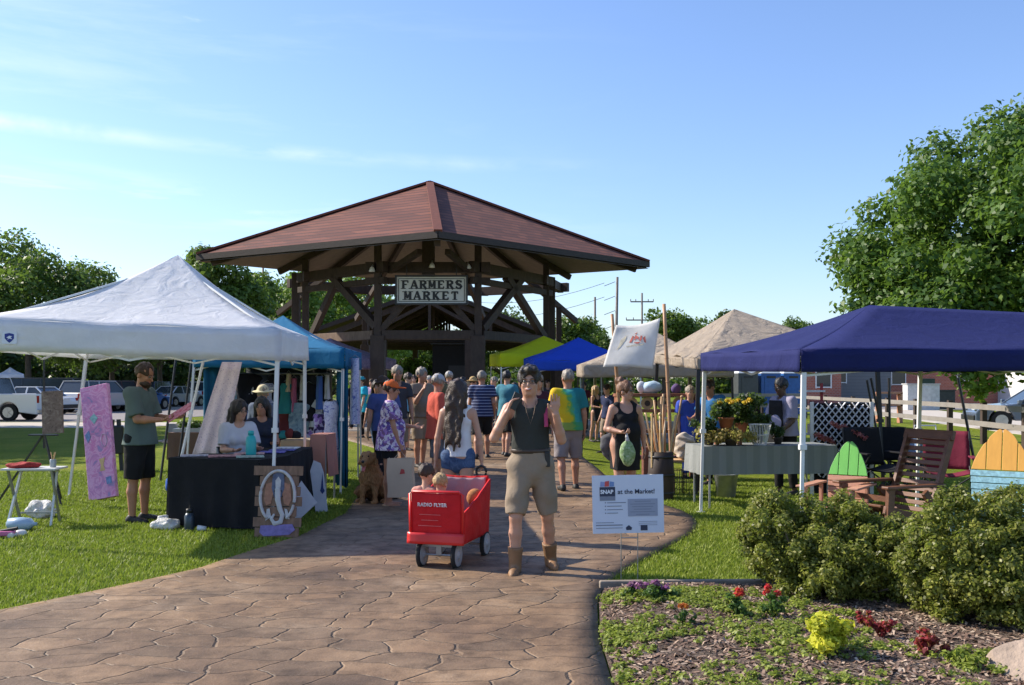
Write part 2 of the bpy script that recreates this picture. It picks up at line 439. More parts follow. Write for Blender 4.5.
def person(label, loc, rot=0, h=1.75, w=1.0, vox=.013, skin=None, lean=(0, 0), armp=None, armn=None, legp=None, legn=None, head=(0, 0), twist=0,
           handp='relax', handn='relax', clothes=(), hair=None, hairc='brown', face=False, female=False, seat=None, extra=None, belly=0, group=None, seed=0, shortlegs=1., beard=False, hs=1.07):
    """one standing / sitting figure, facing local -y. Limb directions are vectors; p is the +x side, n the -x side."""
    s = h / 1.75; skin = skin or SKIN; seed = seed or random.randint(1, 9999)
    T = thing('person', label, 'person', loc, rot, group, scale=s)
    # skeleton
    Pv = V3(0, 0, .95)
    sr = random.Random(seed); q_ = sr.choice((-1, 1)) * sr.uniform(.05, .24)
    lp = legp or ((.03, q_, -1), (.01, max(0, q_) * 1.1 + .04, -1)); ln = legn or ((-.03, -q_, -1), (-.01, max(0, -q_) * 1.1 + .04, -1))
    if armp is None and armn is None: armp = ((.14, -q_, -1), (.05, -.12 - max(0, -q_) - sr.random() * .5, -1)); armn = ((-.14, q_, -1), (-.05, -.12 - max(0, q_) - sr.random() * .3, -1))
    if head == (0, 0): head = (sr.uniform(-.6, .6), sr.uniform(-.1, .25))
    th, sh = .43 * shortlegs, .43 * shortlegs
    hip = {1: Pv + V3(.09, 0, -.04), -1: Pv + V3(-.09, 0, -.04)}; knee = {}; ank = {}
    for sd, L in ((1, lp), (-1, ln)):
        knee[sd] = hip[sd] + unit(L[0]) * th; ank[sd] = knee[sd] + unit(L[1]) * sh
    low = min(ank[1][2], ank[-1][2]) - .05
    dz = V3(0, 0, (seat / s - Pv[2] + .13) if seat is not None else -low)
    Pv = Pv + dz
    for D in (hip, knee, ank):
        for sd in (1, -1): D[sd] = D[sd] + dz
    up = unit((lean[0], lean[1], 1)); cw, sw = math.cos(twist), math.sin(twist)
    side = V3(cw, sw, 0); side = unit(side - up * (side @ up)); fwd = np.cross(up, side) * -1   # fwd points -y
    Wt, Ch, Nb = Pv + up * .14, Pv + up * .34, Pv + up * .50
    sw_ = .165 if female else .185
    sho = {1: Pv + up * .455 + side * sw_ * (.5 + .5 * w), -1: Pv + up * .455 - side * sw_ * (.5 + .5 * w)}
    ar = {1: armp or ((.14, .04, -1), (.06, -.18, -1)), -1: armn or ((-.14, .04, -1), (-.06, -.18, -1))}
    elb, wri, hdir = {}, {}, {}
    for sd in (1, -1):
        a = ar[sd]; elb[sd] = sho[sd] + unit(a[0]) * .285; wri[sd] = elb[sd] + unit(a[1]) * .25
        hdir[sd] = unit(a[2] if len(a) > 2 else a[1])
    yaw, pit = head; yaw += twist
    Rh = np.array((Matrix.Rotation(yaw, 3, 'Z') @ Matrix.Rotation(pit, 3, 'X')))      # columns: head axes
    Hc = Nb + up * .058 + Rh @ V3(0, -.015, .112 * hs)
    def hp(x, y, z): return Hc + Rh @ V3(x, y, z) * hs
    allp = [Pv, Hc] + list(elb.values()) + list(wri.values()) + [wri[i] + hdir[i] * .2 for i in (1, -1)] + list(knee.values()) + list(ank.values()) + [ank[i] + V3(0, -.22, -.06) for i in (1, -1)]
    lo = np.min(allp, 0) - V3(.22, .2, .05); hi = np.max(allp, 0) + V3(.22, .2, .2)
    lo[0] = min(lo[0], -.3 * w); hi[0] = max(hi[0], .3 * w)
    B = Fld(lo, hi, vox / s)
    fl = fwd
    def torso(Fd, ex, k=.05, top=True):
        Fd.cone(Pv + up * -.03, Wt, (.165 if female else .15) * w + ex, (.118 if female else .135) * w + ex + belly * .5, k, fl, 1.45)
        Fd.cone(Wt, Ch, (.118 if female else .135) * w + ex + belly * .5, (.135 if female else .155) * w + ex, k, fl, 1.4)
        if belly: Fd.ell(Wt + fwd * (.05 + belly * .4), V3(.12 * w + ex + belly, .1 + ex + belly, .15 + ex), k)
        if top: Fd.cone(Ch + up * .07 - side * .09 * w, Ch + up * .07 + side * .09 * w, .072 + ex, .072 + ex, k)
        for sd in (1, -1):
            Fd.cone(sho[sd] - side * sd * .03, sho[sd] - side * sd * .1 + up * .035, .052 + ex * .8, .045 + ex * .8, k)
            if female: Fd.ell(Ch + fwd * .085 + side * sd * .065 + up * -.02, V3(.06, .055, .06) + ex, .03)
    torso(B, 0)
    B.cone(Nb - up * .05, Hc - Rh @ V3(0, -.0, .05), .058, .05 if female else .056, .03)
    # head
    R_ = Rh; B.hs = hs
    B.ell(hp(0, .012, .03), (.074, .092, .088), .02, R_)
    B.ell(hp(0, -.022, -.045), (.054 if female else .060, .062, .066), .03, R_)
    B.ell(hp(0, -.052, -.088), (.026, .026, .02), .02, R_)
    B.cone(hp(0, -.082, .012), hp(0, -.100, -.026), .007, .012, .012)
    for sd in (1, -1):
        B.ell(hp(.076 * sd, .012, -.012), (.011, .02, .032), .006, R_)
        B.ell(hp(.034 * sd, -.058, -.022), (.022, .02, .02), .02, R_)
        if face: B.ell(hp(.031 * sd, -.096, .010), (.017, .016, .010), .0, R_, sub=True)
    if face:
        B.cone(hp(-.04, -.077, .028), hp(.04, -.077, .028), .008, .008, .014)
        B.ell(hp(0, -.083, -.052), (.026, .012, .014), .01, R_)
    # limbs
    B.hs = 1.0
    for sd in (1, -1):
        thick = (1.1 if female else 1.0) * (.4 + .6 * w)
        B.cone(hip[sd] + V3(0, 0, .02), knee[sd], .088 * thick, .054 * (.5 + .5 * w), .04)
        cm = knee[sd] * .68 + ank[sd] * .32 + V3(0, .012, 0)
        B.cone(knee[sd], cm, .050 * (.5 + .5 * w), .054 * (.5 + .5 * w), .02); B.cone(cm, ank[sd], .054 * (.5 + .5 * w), .034, .02)
        ft = unit(np.cross(unit(knee[sd] - ank[sd]), V3(1, 0, 0)) * 1.0 + V3(0, -.4, 0)) if seat is None else V3(0, -1, 0)
        ft = unit(V3(sd * .15, -1, min(0, ft[2]) * .35))
        B.cone(ank[sd] + V3(0, .03, -.02), ank[sd] + ft * .15 + V3(0, 0, -.028), .033, .027, .02)
        tk = (.4 + .6 * w) * (.9 if female else 1.05)
        B.cone(sho[sd], elb[sd], .047 * tk, .038 * tk, .03); fm = elb[sd] * .7 + wri[sd] * .3
        B.cone(elb[sd], fm, .038 * tk, .039 * tk, .015); B.cone(fm, wri[sd], .039 * tk, .024, .015)
        # hand
        hd = hdir[sd]; mode = handp if sd == 1 else handn
        pn = unit(np.cross(hd, V3(0, 1, 0) if mode != 'open' else V3(1, 0, 0)) * (-sd if mode != 'open' else 1) + 1e-6)
        if mode == 'open': pn = V3(0, -1, 0); pn = unit(pn - hd * (pn @ hd))
        if mode == 'phone': pn = V3(-sd * 1., 0, 0); pn = unit(pn - hd * (pn @ hd))
        sp = np.cross(hd, pn); sp = sp * (1 if (sp @ V3(0, -1, 0.01) > 0) else -1) if mode not in ('open', 'phone') else sp * (-1 if sp[0] * sd > 0 else 1)
        # sp: towards the thumb side
        if vox <= .016:
            pc = wri[sd] + hd * .05
            B.cone(wri[sd], wri[sd] + hd * .075 + sp * .012, .026, .031, .015, pn, 2.0)
            B.cone(wri[sd] + hd * .03, wri[sd] + hd * .08 - sp * .015, .024, .028, .012, pn, 2.0)
            curl = {'relax': .55, 'open': .1, 'grip': 1.5, 'phone': .9}[mode]
            for q, (off, L) in enumerate(((.030, .072), (.010, .08), (-.010, .074), (-.029, .058))):
                o0 = wri[sd] + hd * .088 + sp * off; d0 = unit(hd + sp * off * (4 if mode == 'open' else 1) + pn * math.tan(min(curl * .5, 1.2)))
                m_ = o0 + d0 * L * .5; d1 = unit(hd * math.cos(curl) + pn * math.sin(curl)); e_ = m_ + d1 * L * .55
                B.cone(o0, m_, .0095, .009, .004); B.cone(m_, e_, .009, .0075, .003)
            t0 = wri[sd] + hd * .03 + sp * .024; t1 = t0 + unit(sp * .75 + hd * .7 + pn * .35) * .045; t2 = t1 + unit(hd + sp * .15 + pn * .5) * .034
            B.cone(t0, t1, .014, .0115, .01); B.cone(t1, t2, .011, .009, .003)
        else:
            B.cone(wri[sd], wri[sd] + hd * .14, .026, .024, .015, pn, 1.6)
    body = B.mesh('body', skin, T)
    # face details
    if face or vox < .016:
        ey = MB(); pu = MB()
        for sd in (1, -1):
            c = hp(.031 * sd, -.0775, .008); ey.ball(c, .0125, 8); pu.ball(hp(.031 * sd, -.0895, .007), .0048, 6)
            bm_ = [hp(.014 * sd, -.092, .026), hp(.032 * sd, -.093, .031), hp(.048 * sd, -.081, .026)]
        e = ey.build('eyes', EYE, T, smooth=True); pu.build('pupils', PUPIL, e, smooth=True)
        br = MB()
        for sd in (1, -1): br.path([hp(.014 * sd, -.090, .027), hp(.032 * sd, -.090, .032), hp(.050 * sd, -.076, .027)], [.003, .0042, .002], 6)
        br.build('eyebrows', HAIRS[hairc if hairc not in ('blond', 'white') else 'brown'], T, smooth=True)
        lp_ = MB()
        if face:
            lp_.path([hp(-.028, -.083, -.044), hp(-.014, -.094, -.054), hp(0, -.0975, -.056), hp(.014, -.094, -.054), hp(.028, -.083, -.044)], [.002, .005, .006, .005, .002], 6)
            tt = MB().path([hp(-.02, -.087, -.046), hp(0, -.0985, -.0505), hp(.02, -.087, -.046)], [.001, .0042, .001], 6); tt.build('teeth', TEETH, T, smooth=True)
        else: lp_.path([hp(-.022, -.080, -.052), hp(0, -.089, -.053), hp(.022, -.080, -.052)], [.002, .005, .002], 6)
        lp_.build('lips', LIPS, T, smooth=True)
    # hair
    hm = HAIRS[hairc]
    def hairfld(m=.02):
        f_ = Fld(Hc - V3(.26, .26, .75 if hair in ('long',) else .3), Hc + V3(.26, .26, .28), min(vox, .012) / s); f_.hs = hs; return f_
    if hair:
        Hf = hairfld(); rr = .5
        if hair == 'bald': Hf.ell(hp(0, .02, .012), (.082, .088, .062), .01, R_); Hf.plane(hp(0, 0, .035), Rh @ V3(0, -.2, 1))
        else:
            th_ = .007 if hair in ('crop',) else (.013 if hair == 'short' else .02)
            Hf.ell(hp(0, .018, .034), (.076 + th_ * .8, .09 + th_, .09 + th_), .02, R_)
            if hair == 'wavy':
                for a in range(11): Hf.ell(hp(-.050 + .010 * a, -.048 + .012 * math.sin(a * 1.9), .090 + .010 * math.sin(a * .29) + .006 * math.sin(a * 2.7)), (.018, .036, .020), .02)
        if hair != 'long' and hair != 'bob': Hf.plane(hp(0, .0, -.045), Rh @ V3(0, .35, -1)); [Hf.ell(hp(.078 * q, -.0, -.035), (.03, .045, .05), 0, R_, sub=True) for q in (1, -1)]
        # open the face
        Hf.ell(hp(0, -.12, -.03), (.072, .08, .105 if not female else .1), 0, R_, sub=True)
        Hf.ell(hp(0, -.08, -.09), (.09, .09, .07), 0, R_, sub=True)
        if hair == 'long' or hair == 'bob':
            end = .55 if hair == 'long' else .22
            Hf.cone(hp(0, .07, .03), hp(0, .09, -.13), .075, .085, .05, fl, 1.7)
            for i in range(7):
                x = (i - 3) * .026; Hf.cone(hp(x, .075, .0), hp(x * 1.25, .115 if hair == 'long' else .08, -end + .05 * math.sin(i * 2.3)), .034, .014, .02)
            Hf.cone(hp(0, .085, -.1), hp(0, .105 if hair == 'long' else .085, -end + .07), .075, .055, .04, fl, 2.2)
            for sd in (1, -1): Hf.cone(hp(.075 * sd, .02, .02), hp(.095 * sd, .02, -.18 if hair == 'bob' else -.26), .03, .024, .03)
        if hair == 'bun': Hf.ell(hp(0, .085, .125), (.062, .06, .058), .015)
        if hair == 'pony': Hf.cone(hp(0, .1, .04), hp(0, .14, -.15), .035, .02, .02)
        Hf.folds(.009, V3(70, 60, 25), seed)
        Hf.mesh('hair', hm, T)
    if beard:
        Bf = hairfld(); Bf.ell(hp(0, -.035, -.075), (.062, .066, .055), .01, R_); Bf.ell(hp(0, -.1, -.045), (.03, .03, .012), 0, R_, sub=True)
        Bf.plane(hp(0, -.02, -.035), Rh @ V3(0, .35, 1)); Bf.folds(.004, V3(90, 80, 60), seed); Bf.mesh('beard', hm, T)
    # clothes
    for ci, c in enumerate(clothes):
        c = dict(c); ty = c['t']; m = c['m']; lo_ = c.get('loose', .014)
        vv = max(vox, .010) / s
        if ty in ('shirt', 'tank', 'dress'):
            Cf = Fld(lo, hi, vv); torso(Cf, lo_, .05)
            hem = Pv[2] + c.get('hem', -.06)
            if ty == 'dress' or c.get('skirt'):
                Cf.cone(Pv + V3(0, 0, .03), V3(0, (knee[1][1] + knee[-1][1]) / 2 * .3, hem - .01), .165 * w + lo_, c.get('flare', .21) * w, .05, V3(0, 1, 0), 1.25)
            elif hem < Pv[2] - .03: Cf.cone(Pv + up * .12, V3(Pv[0], Pv[1], hem - .03), .150 * w + lo_ + belly * .5, (.19 if female else .178) * w + lo_ * 1.3 + belly * .4, .04, V3(0, 1, 0), 1.22)
            sl_ = c.get('sleeve', .6)
            if ty == 'shirt' and sl_ > 0:
                for sd in (1, -1):
                    e = sho[sd] + (elb[sd] - sho[sd]) * min(1, sl_)
                    Cf.cone(sho[sd] - side * sd * .01, e, .054 * (.5 + .5 * w) + lo_, .052 * (.5 + .5 * w) + lo_ * 1.1, .03, capb=sl_ < 1)
                    if sl_ > 1: Cf.cone(elb[sd], elb[sd] + (wri[sd] - elb[sd]) * (sl_ - 1), .05 + lo_ * .5, .036 + lo_ * .5, .02, capb=True)
            if ty in ('tank', 'dress') or sl_ == 0:
                for sd in (1, -1):
                    o = sho[sd] + side * sd * .01
                    Cf.cone(o - up * .02 - fwd * .2, o - up * .02 + fwd * .2, .068, .068, sub=True); 
                    Cf.plane(sho[sd] + side * sd * (.0 if c.get('wide') else -.012) , side * sd)
                if not c.get('wide'):
                    Cf.ell(Nb + up * .0 + fwd * .08, (.095, .10, .12), sub=True); Cf.ell(Nb + up * .03 - fwd * .08, (.08, .08, .07), sub=True)
            Cf.ell(Nb + up * .02 + fwd * .05, (.068, .06, .06), sub=True)
            Cf.plane(Nb + up * .035, up)
            Cf.folds(c.get('folds', .0045), V3(26, 22, 13), seed + ci)
            Cf.plane((0, 0, hem), (0, 0, -1))
            Cf.mesh(c.get('n', {'shirt': 'shirt', 'tank': 'tank_top', 'dress': 'dress'}[ty]), m, T)
        elif ty in ('shorts', 'pants'):
            Cf = Fld(lo, hi, vv); ln_ = c.get('len', .8)
            Cf.cone(Pv + up * -.05, Pv + up * .1, (.162 if female else .15) * w + lo_, (.132 if female else .14) * w + lo_, .04, fl, 1.5 if female else 1.4)
            for sd in (1, -1):
                k_ = .10 * (.4 + .6 * w)
                if ln_ <= 1:
                    e = hip[sd] + (knee[sd] - hip[sd]) * ln_; rr_ = (.088 + (.062 - .088) * ln_) * (.4 + .6 * w) + lo_ * 1.5
                    Cf.cone(hip[sd] + V3(0, 0, .02), e, k_ + lo_ * .6, rr_, .03, capb=True)
                else:
                    Cf.cone(hip[sd] + V3(0, 0, .02), knee[sd], k_ + lo_ * .6, .062 + lo_, .03)
                    Cf.cone(knee[sd], knee[sd] + (ank[sd] - knee[sd]) * (ln_ - 1), .06 + lo_, .05 + lo_, .03, capb=True)
            Cf.folds(c.get('folds', .004), V3(24, 22, 18), seed + ci + 5)
            Cf.plane(Pv + up * c.get('waist', .03), up)
            o = Cf.mesh('shorts' if ln_ <= 1.2 else 'trousers', m, T)
            if c.get('belt'):
                bl = Fld(lo, hi, vv); bl.cone(Pv + up * .06, Pv + up * .12, .152 * w + lo_ + .004, .150 * w + lo_ + .004, .01, fl, 1.4)
                bl.plane(Pv + up * .118, up); bl.plane(Pv + up * .083, -up); bl.mesh('belt', c['belt'], T)
        elif ty in ('shoes', 'boots', 'sandals'):
            for sd in (1, -1):
                Cf = Fld(ank[sd] - V3(.2, .28, .12), ank[sd] + V3(.2, .2, .36), min(vv, .011))
                ft = unit(V3(sd * .15, -1, 0)); a0 = ank[sd]
                zf = a0[2] - .05
                Cf.cone(a0 + V3(0, .035, -.018), a0 + ft * .12 + V3(0, 0, -.022), .042, .040, .02); Cf.cone(a0 + ft * .12 + V3(0, 0, -.022), a0 + ft * .175 + V3(0, 0, -.03), .04, .03, .02)
                Cf.cone(a0 + V3(0, .01, .01), a0 + V3(0, .0, -.02), .044, .042, .02)
                if ty == 'boots':
                    tp = a0 + (knee[sd] - a0) * .42; Cf.cone(a0, tp, .048, .066, .03, capb=True)
                else: Cf.plane(a0 + V3(0, 0, .035 if ty == 'shoes' else -.02), (0, -.25, 1))
                Cf.plane((0, 0, zf), (0, 0, -1)); Cf.mesh({'shoes': 'shoe', 'boots': 'boot', 'sandals': 'sandal'}[ty], m, T)
        elif ty in ('cap', 'visor'):
            Cf = hairfld()
            if ty == 'cap': Cf.ell(hp(0, .014, .045), (.090, .105, .092), .01, R_)
            else: Cf.ell(hp(0, .014, .045), (.090, .105, .092), .01, R_); 
            Cf.plane(hp(0, 0, .035), Rh @ V3(0, .1, -1))
            if ty == 'visor': Cf.plane(hp(0, 0, .075), Rh @ V3(0, 0, 1))
            Cf.ell(hp(0, -.105, .042), (.075, .085, .011), .008, R_)
            Cf.mesh(ty, m, T)
        elif ty == 'hat':
            Cf = hairfld(); Cf.ell(hp(0, .012, .06), (.088, .1, .085), .02, R_)
            r0 = c.get('brim', .16)
            Cf.ell(hp(0, .0, .035), (r0, r0 * 1.05, .016), .03, R_); Cf.plane(hp(0, 0, .018), Rh @ V3(0, 0, -1)); Cf.folds(.004, V3(20, 20, 8), seed)
            Cf.mesh('hat', m, T)
        elif ty == 'glasses':
            g = MB()
            for sd in (1, -1):
                ctr = hp(.033 * sd, -.102, .006)
                pts = [ctr + Rh @ V3(.023 * math.cos(a * PI / 8), 0, .017 * math.sin(a * PI / 8)) for a in range(17)]
                if c.get('dark'):
                    g.add([Vector(p) for p in pts[:16]] + [Vector(p + Rh @ V3(0, .004, 0)) for p in pts[:16]], [tuple(range(16)), tuple(range(31, 15, -1))] + [(i, (i + 1) % 16, 16 + (i + 1) % 16, 16 + i) for i in range(16)])
                else: g.path(pts, .0022, 5)
                g.path([hp(.055 * sd, -.098, .01), hp(.079 * sd, -.06, .01), hp(.082 * sd, .02, .006)], .0022, 5)
            g.path([hp(-.012, -.103, .01), hp(.012, -.103, .01)], .0022, 5)
            g.build('glasses', m, T)
    J = dict(sho=sho, elb=elb, wri=wri, hdir=hdir, Hc=Hc, hp=hp, Pv=Pv, up=up, fwd=fwd, side=side, knee=knee, ank=ank, Nb=Nb, s=s)
    if extra: extra(T, J)
    def world(p): return T.matrix_basis @ Vector(p) if False else (Matrix.Translation(T.location) @ Matrix.Rotation(rot, 4, 'Z') @ Matrix.Scale(s, 4)) @ Vector(p)
    T_J[T.name] = (J, world)
    return T
T_J = {}
# ------------------------------------------------------------------ camera, sun, sky
cam = bpy.data.cameras.new('camera'); cam.sensor_width = 36; cam.lens = F / 1024 * 36
cam.shift_y = (HY - 342.5) / 1024; cam.clip_end = 3000; cam.clip_start = .05
co = bpy.data.objects.new('camera', cam); COL.objects.link(co)
co.location = (0, 0, H); co.rotation_euler = (PI / 2, 0, 0); SC.camera = co
SUN_EL = math.radians(36); shadow_dir = Vector((1, -.36, 0)).normalized()
to_sun = Vector((-shadow_dir.x * math.cos(SUN_EL), -shadow_dir.y * math.cos(SUN_EL), math.sin(SUN_EL)))
sl = bpy.data.lights.new('sun', 'SUN'); sl.energy = 4.6; sl.angle = math.radians(.55); sl.color = (1, .90, .76)
so = bpy.data.objects.new('sun', sl); COL.objects.link(so); so.rotation_euler = to_sun.to_track_quat('Z', 'Y').to_euler(); so.location = (-20, 10, 30)
W = bpy.data.worlds.new('World'); SC.world = W; W.use_nodes = True
n, l = W.node_tree.nodes, W.node_tree.links
sky = n.new('ShaderNodeTexSky'); sky.sky_type = 'NISHITA'; sky.sun_disc = False; sky.sun_elevation = SUN_EL
sky.sun_rotation = math.atan2(to_sun.x, to_sun.y); sky.air_density = 1.15; sky.dust_density = .6; sky.ozone_density = 2.2; sky.altitude = 100
tc = n.new('ShaderNodeTexCoord')
def skynoise(scale, sc, rot, lo, hi, detail=7, loc=(0, 0, 0)):
    mp = n.new('ShaderNodeMapping'); mp.inputs['Scale'].default_value = sc; mp.inputs['Rotation'].default_value = rot; mp.inputs['Location'].default_value = loc
    l.new(tc.outputs['Generated'], mp.inputs['Vector'])
    t = noise(n, l, mp.outputs['Vector'], scale, detail, .62, .4)
    r = n.new('ShaderNodeMapRange'); r.inputs[1].default_value = lo; r.inputs[2].default_value = hi; r.clamp = True; l.new(t.outputs['Fac'], r.inputs[0]); return r.outputs[0]
thin = skynoise(2.2, (1, 1, 7), (0, .10, 0), .50, .80, 8, (3.1, .2, 1.7))
puff = skynoise(9, (1, 1, 2.6), (0, -.15, 0), .68, .78, 6, (.7, 5, .4))
sep = n.new('ShaderNodeSeparateXYZ'); l.new(tc.outputs['Generated'], sep.inputs[0])
def band(z0, wd, slope):                       # long thin streak of high cloud
    zz = mathn(n, l, 'ADD', sep.outputs[2], mathn(n, l, 'MULTIPLY', sep.outputs[0], slope))
    d = mathn(n, l, 'ABSOLUTE', mathn(n, l, 'SUBTRACT', zz, z0))
    return mathn(n, l, 'SUBTRACT', 1, mathn(n, l, 'DIVIDE', d, wd), clamp=True)
lefty = n.new('ShaderNodeMapRange'); lefty.inputs[1].default_value = .15; lefty.inputs[2].default_value = -.45; l.new(sep.outputs[0], lefty.inputs[0])
st = mathn(n, l, 'MULTIPLY', band(.222, .010, .03), skynoise(5, (1, 1, 3), (0, 0, 0), .42, .7, 5, (1, 2, 3)))
st2 = mathn(n, l, 'MULTIPLY', band(.16, .03, .05), skynoise(5, (1, 1, 8), (0, 0, 0), .48, .72, 6, (4, 1, 1)))
cl = mathn(n, l, 'ADD', mathn(n, l, 'MULTIPLY', thin, .42), mathn(n, l, 'MULTIPLY', mathn(n, l, 'ADD', st, st2), .95))
cl = mathn(n, l, 'MULTIPLY', cl, lefty.outputs[0])
hi_ = n.new('ShaderNodeMapRange'); hi_.inputs[1].default_value = .30; hi_.inputs[2].default_value = .36; l.new(sep.outputs[2], hi_.inputs[0])
cl = mathn(n, l, 'ADD', cl, mathn(n, l, 'MULTIPLY', mathn(n, l, 'MULTIPLY', puff, hi_.outputs[0]), mathn(n, l, 'MULTIPLY', lefty.outputs[0], .8)), clamp=True)
skyt = mix(n, l, sky.outputs[0], (.87, .94, 1.16), 1.0, 'MULTIPLY'); skyc = mix(n, l, skyt, (5.6, 6.3, 7.4), cl)
bg = n['Background']; l.new(skyc, bg.inputs['Color']); bg.inputs['Strength'].default_value = .118
SC.view_settings.view_transform = 'Standard'; SC.view_settings.look = 'None'; SC.view_settings.gamma = 1; SC.view_settings.exposure = .72
SC.render.engine = 'CYCLES'; SC.cycles.max_bounces = 6; SC.cycles.transparent_max_bounces = 6
try: SC.cycles.use_denoising = True
except Exception: pass

# ------------------------------------------------------------------ ground
def edge(tab, y): t = np.array(tab); return np.interp(y, t[:, 0], t[:, 1])
PR = [(3, .62), (5.1, .53), (6, .54), (7.0, .62), (7.47, .70), (8.06, .89), (8.75, 1.21), (9.57, 1.6), (10.2, 1.9), (10.8, 2.08), (11.4, 2.17), (12.05, 2.14), (12.75, 1.98), (13.5, 1.8), (15.3, 1.62), (17.4, 1.5), (19.8, 1.3), (21.8, 1.1), (23.5, 1.2), (25, 3), (27, 5.5), (36, 6.5), (40, 6.5)]
PL = [(3, -8), (5, -5.1), (6.72, -3.58), (7.4, -3.17), (8.28, -2.69), (9.1, -2.49), (10.07, -2.22), (11.77, -2.05), (13.9, -2.2), (16, -2.4), (20, -2.7), (22.5, -4), (24.5, -8.5), (27, -10), (36, -10.5), (40, -10.5)]
gm, n, l, b = nt('lawn')
v = coord(n, l)
t1 = noise(n, l, v, .8, 5); t2 = noise(n, l, v, 14, 5, .7); t3 = noise(n, l, v, 90, 3)
c1 = ramp(n, l, t1.outputs['Fac'], [(.3, (.125, .170, .014)), (.55, (.185, .230, .024)), (.78, (.27, .26, .05))])
c2 = ramp(n, l, t2.outputs['Fac'], [(.3, (.55, .6, .45)), (.75, (1.25, 1.2, 1.0))])
l.new(mix(n, l, c1, c2, 1.0, 'MULTIPLY'), b.inputs['Base Color']); b.inputs['Roughness'].default_value = .9; b.inputs['Specular IOR Level'].default_value = .1
bump(n, l, b, mathn(n, l, 'ADD', t2.outputs['Fac'], t3.outputs['Fac']), .6, .04)
xs = np.concatenate([[-900, -300, -120, -60, -35, -22, -16], np.arange(-12, 8.1, .5), [12, 18, 30, 60, 120, 300, 900]])
ys = np.concatenate([[-30, -6, 0, 3, 5], np.arange(6, 40.1, .5), [46, 60, 90, 140, 300, 700, 1500]])
X, Y = np.meshgrid(xs, ys, indexing='ij'); Vg = np.stack([X, Y, gz(X, Y)], -1).reshape(-1, 3)
ny = len(ys); I, J = np.meshgrid(np.arange(len(xs) - 1), np.arange(ny - 1), indexing='ij'); q = (I * ny + J).ravel()
struct(np_mesh('lawn', Vg, np.stack([q, q + ny, q + ny + 1, q + 1], 1), gm, smooth=True))

# stamped concrete path
pm, n, l, b = nt('stamped_concrete')
v = coord(n, l)
wn = noise(n, l, v, 1.6, 3, .5); wn2 = noise(n, l, v, 9, 3, .5)
off = n.new('ShaderNodeVectorMath'); off.operation = 'MULTIPLY_ADD'; l.new(wn.outputs['Color'], off.inputs[0]); off.inputs[1].default_value = (.35, .35, 0); l.new(v, off.inputs[2])
off2 = n.new('ShaderNodeVectorMath'); off2.operation = 'MULTIPLY_ADD'; l.new(wn2.outputs['Color'], off2.inputs[0]); off2.inputs[1].default_value = (.05, .05, 0); l.new(off.outputs[0], off2.inputs[2])
mp = n.new('ShaderNodeMapping'); mp.inputs['Scale'].default_value = (2.5, 4.1, 1); mp.inputs['Rotation'].default_value = (0, 0, .25); l.new(off2.outputs[0], mp.inputs['Vector'])
ve = n.new('ShaderNodeTexVoronoi'); ve.voronoi_dimensions = '2D'; ve.feature = 'DISTANCE_TO_EDGE'; ve.inputs['Scale'].default_value = 1.0; ve.inputs['Randomness'].default_value = .62; l.new(mp.outputs[0], ve.inputs['Vector'])
vc = n.new('ShaderNodeTexVoronoi'); vc.voronoi_dimensions = '2D'; vc.inputs['Scale'].default_value = 1.0; vc.inputs['Randomness'].default_value = .62; l.new(mp.outputs[0], vc.inputs['Vector'])
seamw = mathn(n, l, 'MULTIPLY_ADD', noise(n, l, v, 3, 2).outputs['Fac'], .022, .000)
seam = mathn(n, l, 'DIVIDE', ve.outputs['Distance'], seamw, clamp=True)
st_ = noise(n, l, v, .9, 6, .62); st2_ = noise(n, l, v, 6, 6, .7)
base = ramp(n, l, st_.outputs['Fac'], [(.30, (.085, .056, .036)), (.45, (.170, .112, .066)), (.58, (.228, .156, .094)), (.72, (.315, .235, .160))])
cell = ramp(n, l, vc.outputs['Color'], [(.2, (.80, .80, .82)), (.8, (1.14, 1.1, 1.06))])
dirt = ramp(n, l, st2_.outputs['Fac'], [(.30, (.50, .48, .47)), (.48, (.95, .94, .93)), (.70, (1.30, 1.27, 1.22))])
c = mix(n, l, mix(n, l, base, cell, 1, 'MULTIPLY'), dirt, 1, 'MULTIPLY')
c = mix(n, l, (.052, .040, .032), c, mathn(n, l, 'POWER', seam, .7))
# straight saw-cut joint across the path
sx = n.new('ShaderNodeSeparateXYZ'); l.new(v, sx.inputs[0])
jd = mathn(n, l, 'ABSOLUTE', mathn(n, l, 'SUBTRACT', mathn(n, l, 'ADD', sx.outputs[1], mathn(n, l, 'MULTIPLY', sx.outputs[0], -.055)), 7.33))
joint = mathn(n, l, 'DIVIDE', jd, .010, clamp=True)
c = mix(n, l, (.06, .045, .036), c, joint)
l.new(c, b.inputs['Base Color'])
l.new(ramp(n, l, st2_.outputs['Fac'], [(.3, (.75,) * 3), (.7, (.55,) * 3)]), b.inputs['Roughness'])
b.inputs['Specular IOR Level'].default_value = .35
edgeh = mathn(n, l, 'MULTIPLY', mathn(n, l, 'DIVIDE', ve.outputs['Distance'], .035, clamp=True), .9)
hh = mathn(n, l, 'ADD', mathn(n, l, 'ADD', edgeh, mathn(n, l, 'MULTIPLY', st2_.outputs['Fac'], .7)), mathn(n, l, 'MULTIPLY', joint, .8))
hh = mathn(n, l, 'ADD', hh, mathn(n, l, 'MULTIPLY', noise(n, l, v, 60, 3).outputs['Fac'], .25))
bump(n, l, b, hh, .75, .015)
rows = np.concatenate([np.arange(1.5, 20, .2), np.arange(20, 40.1, .5)]); nc = 24; Vp = []
for y in rows:
    a, c_ = edge(PL, y), edge(PR, y)
    for k in range(nc + 1):
        x = a + (c_ - a) * k / nc; Vp.append((x, y, float(gz(x, y)) + .022 + .002 * math.sin(k * 2.1 + y * 3)))
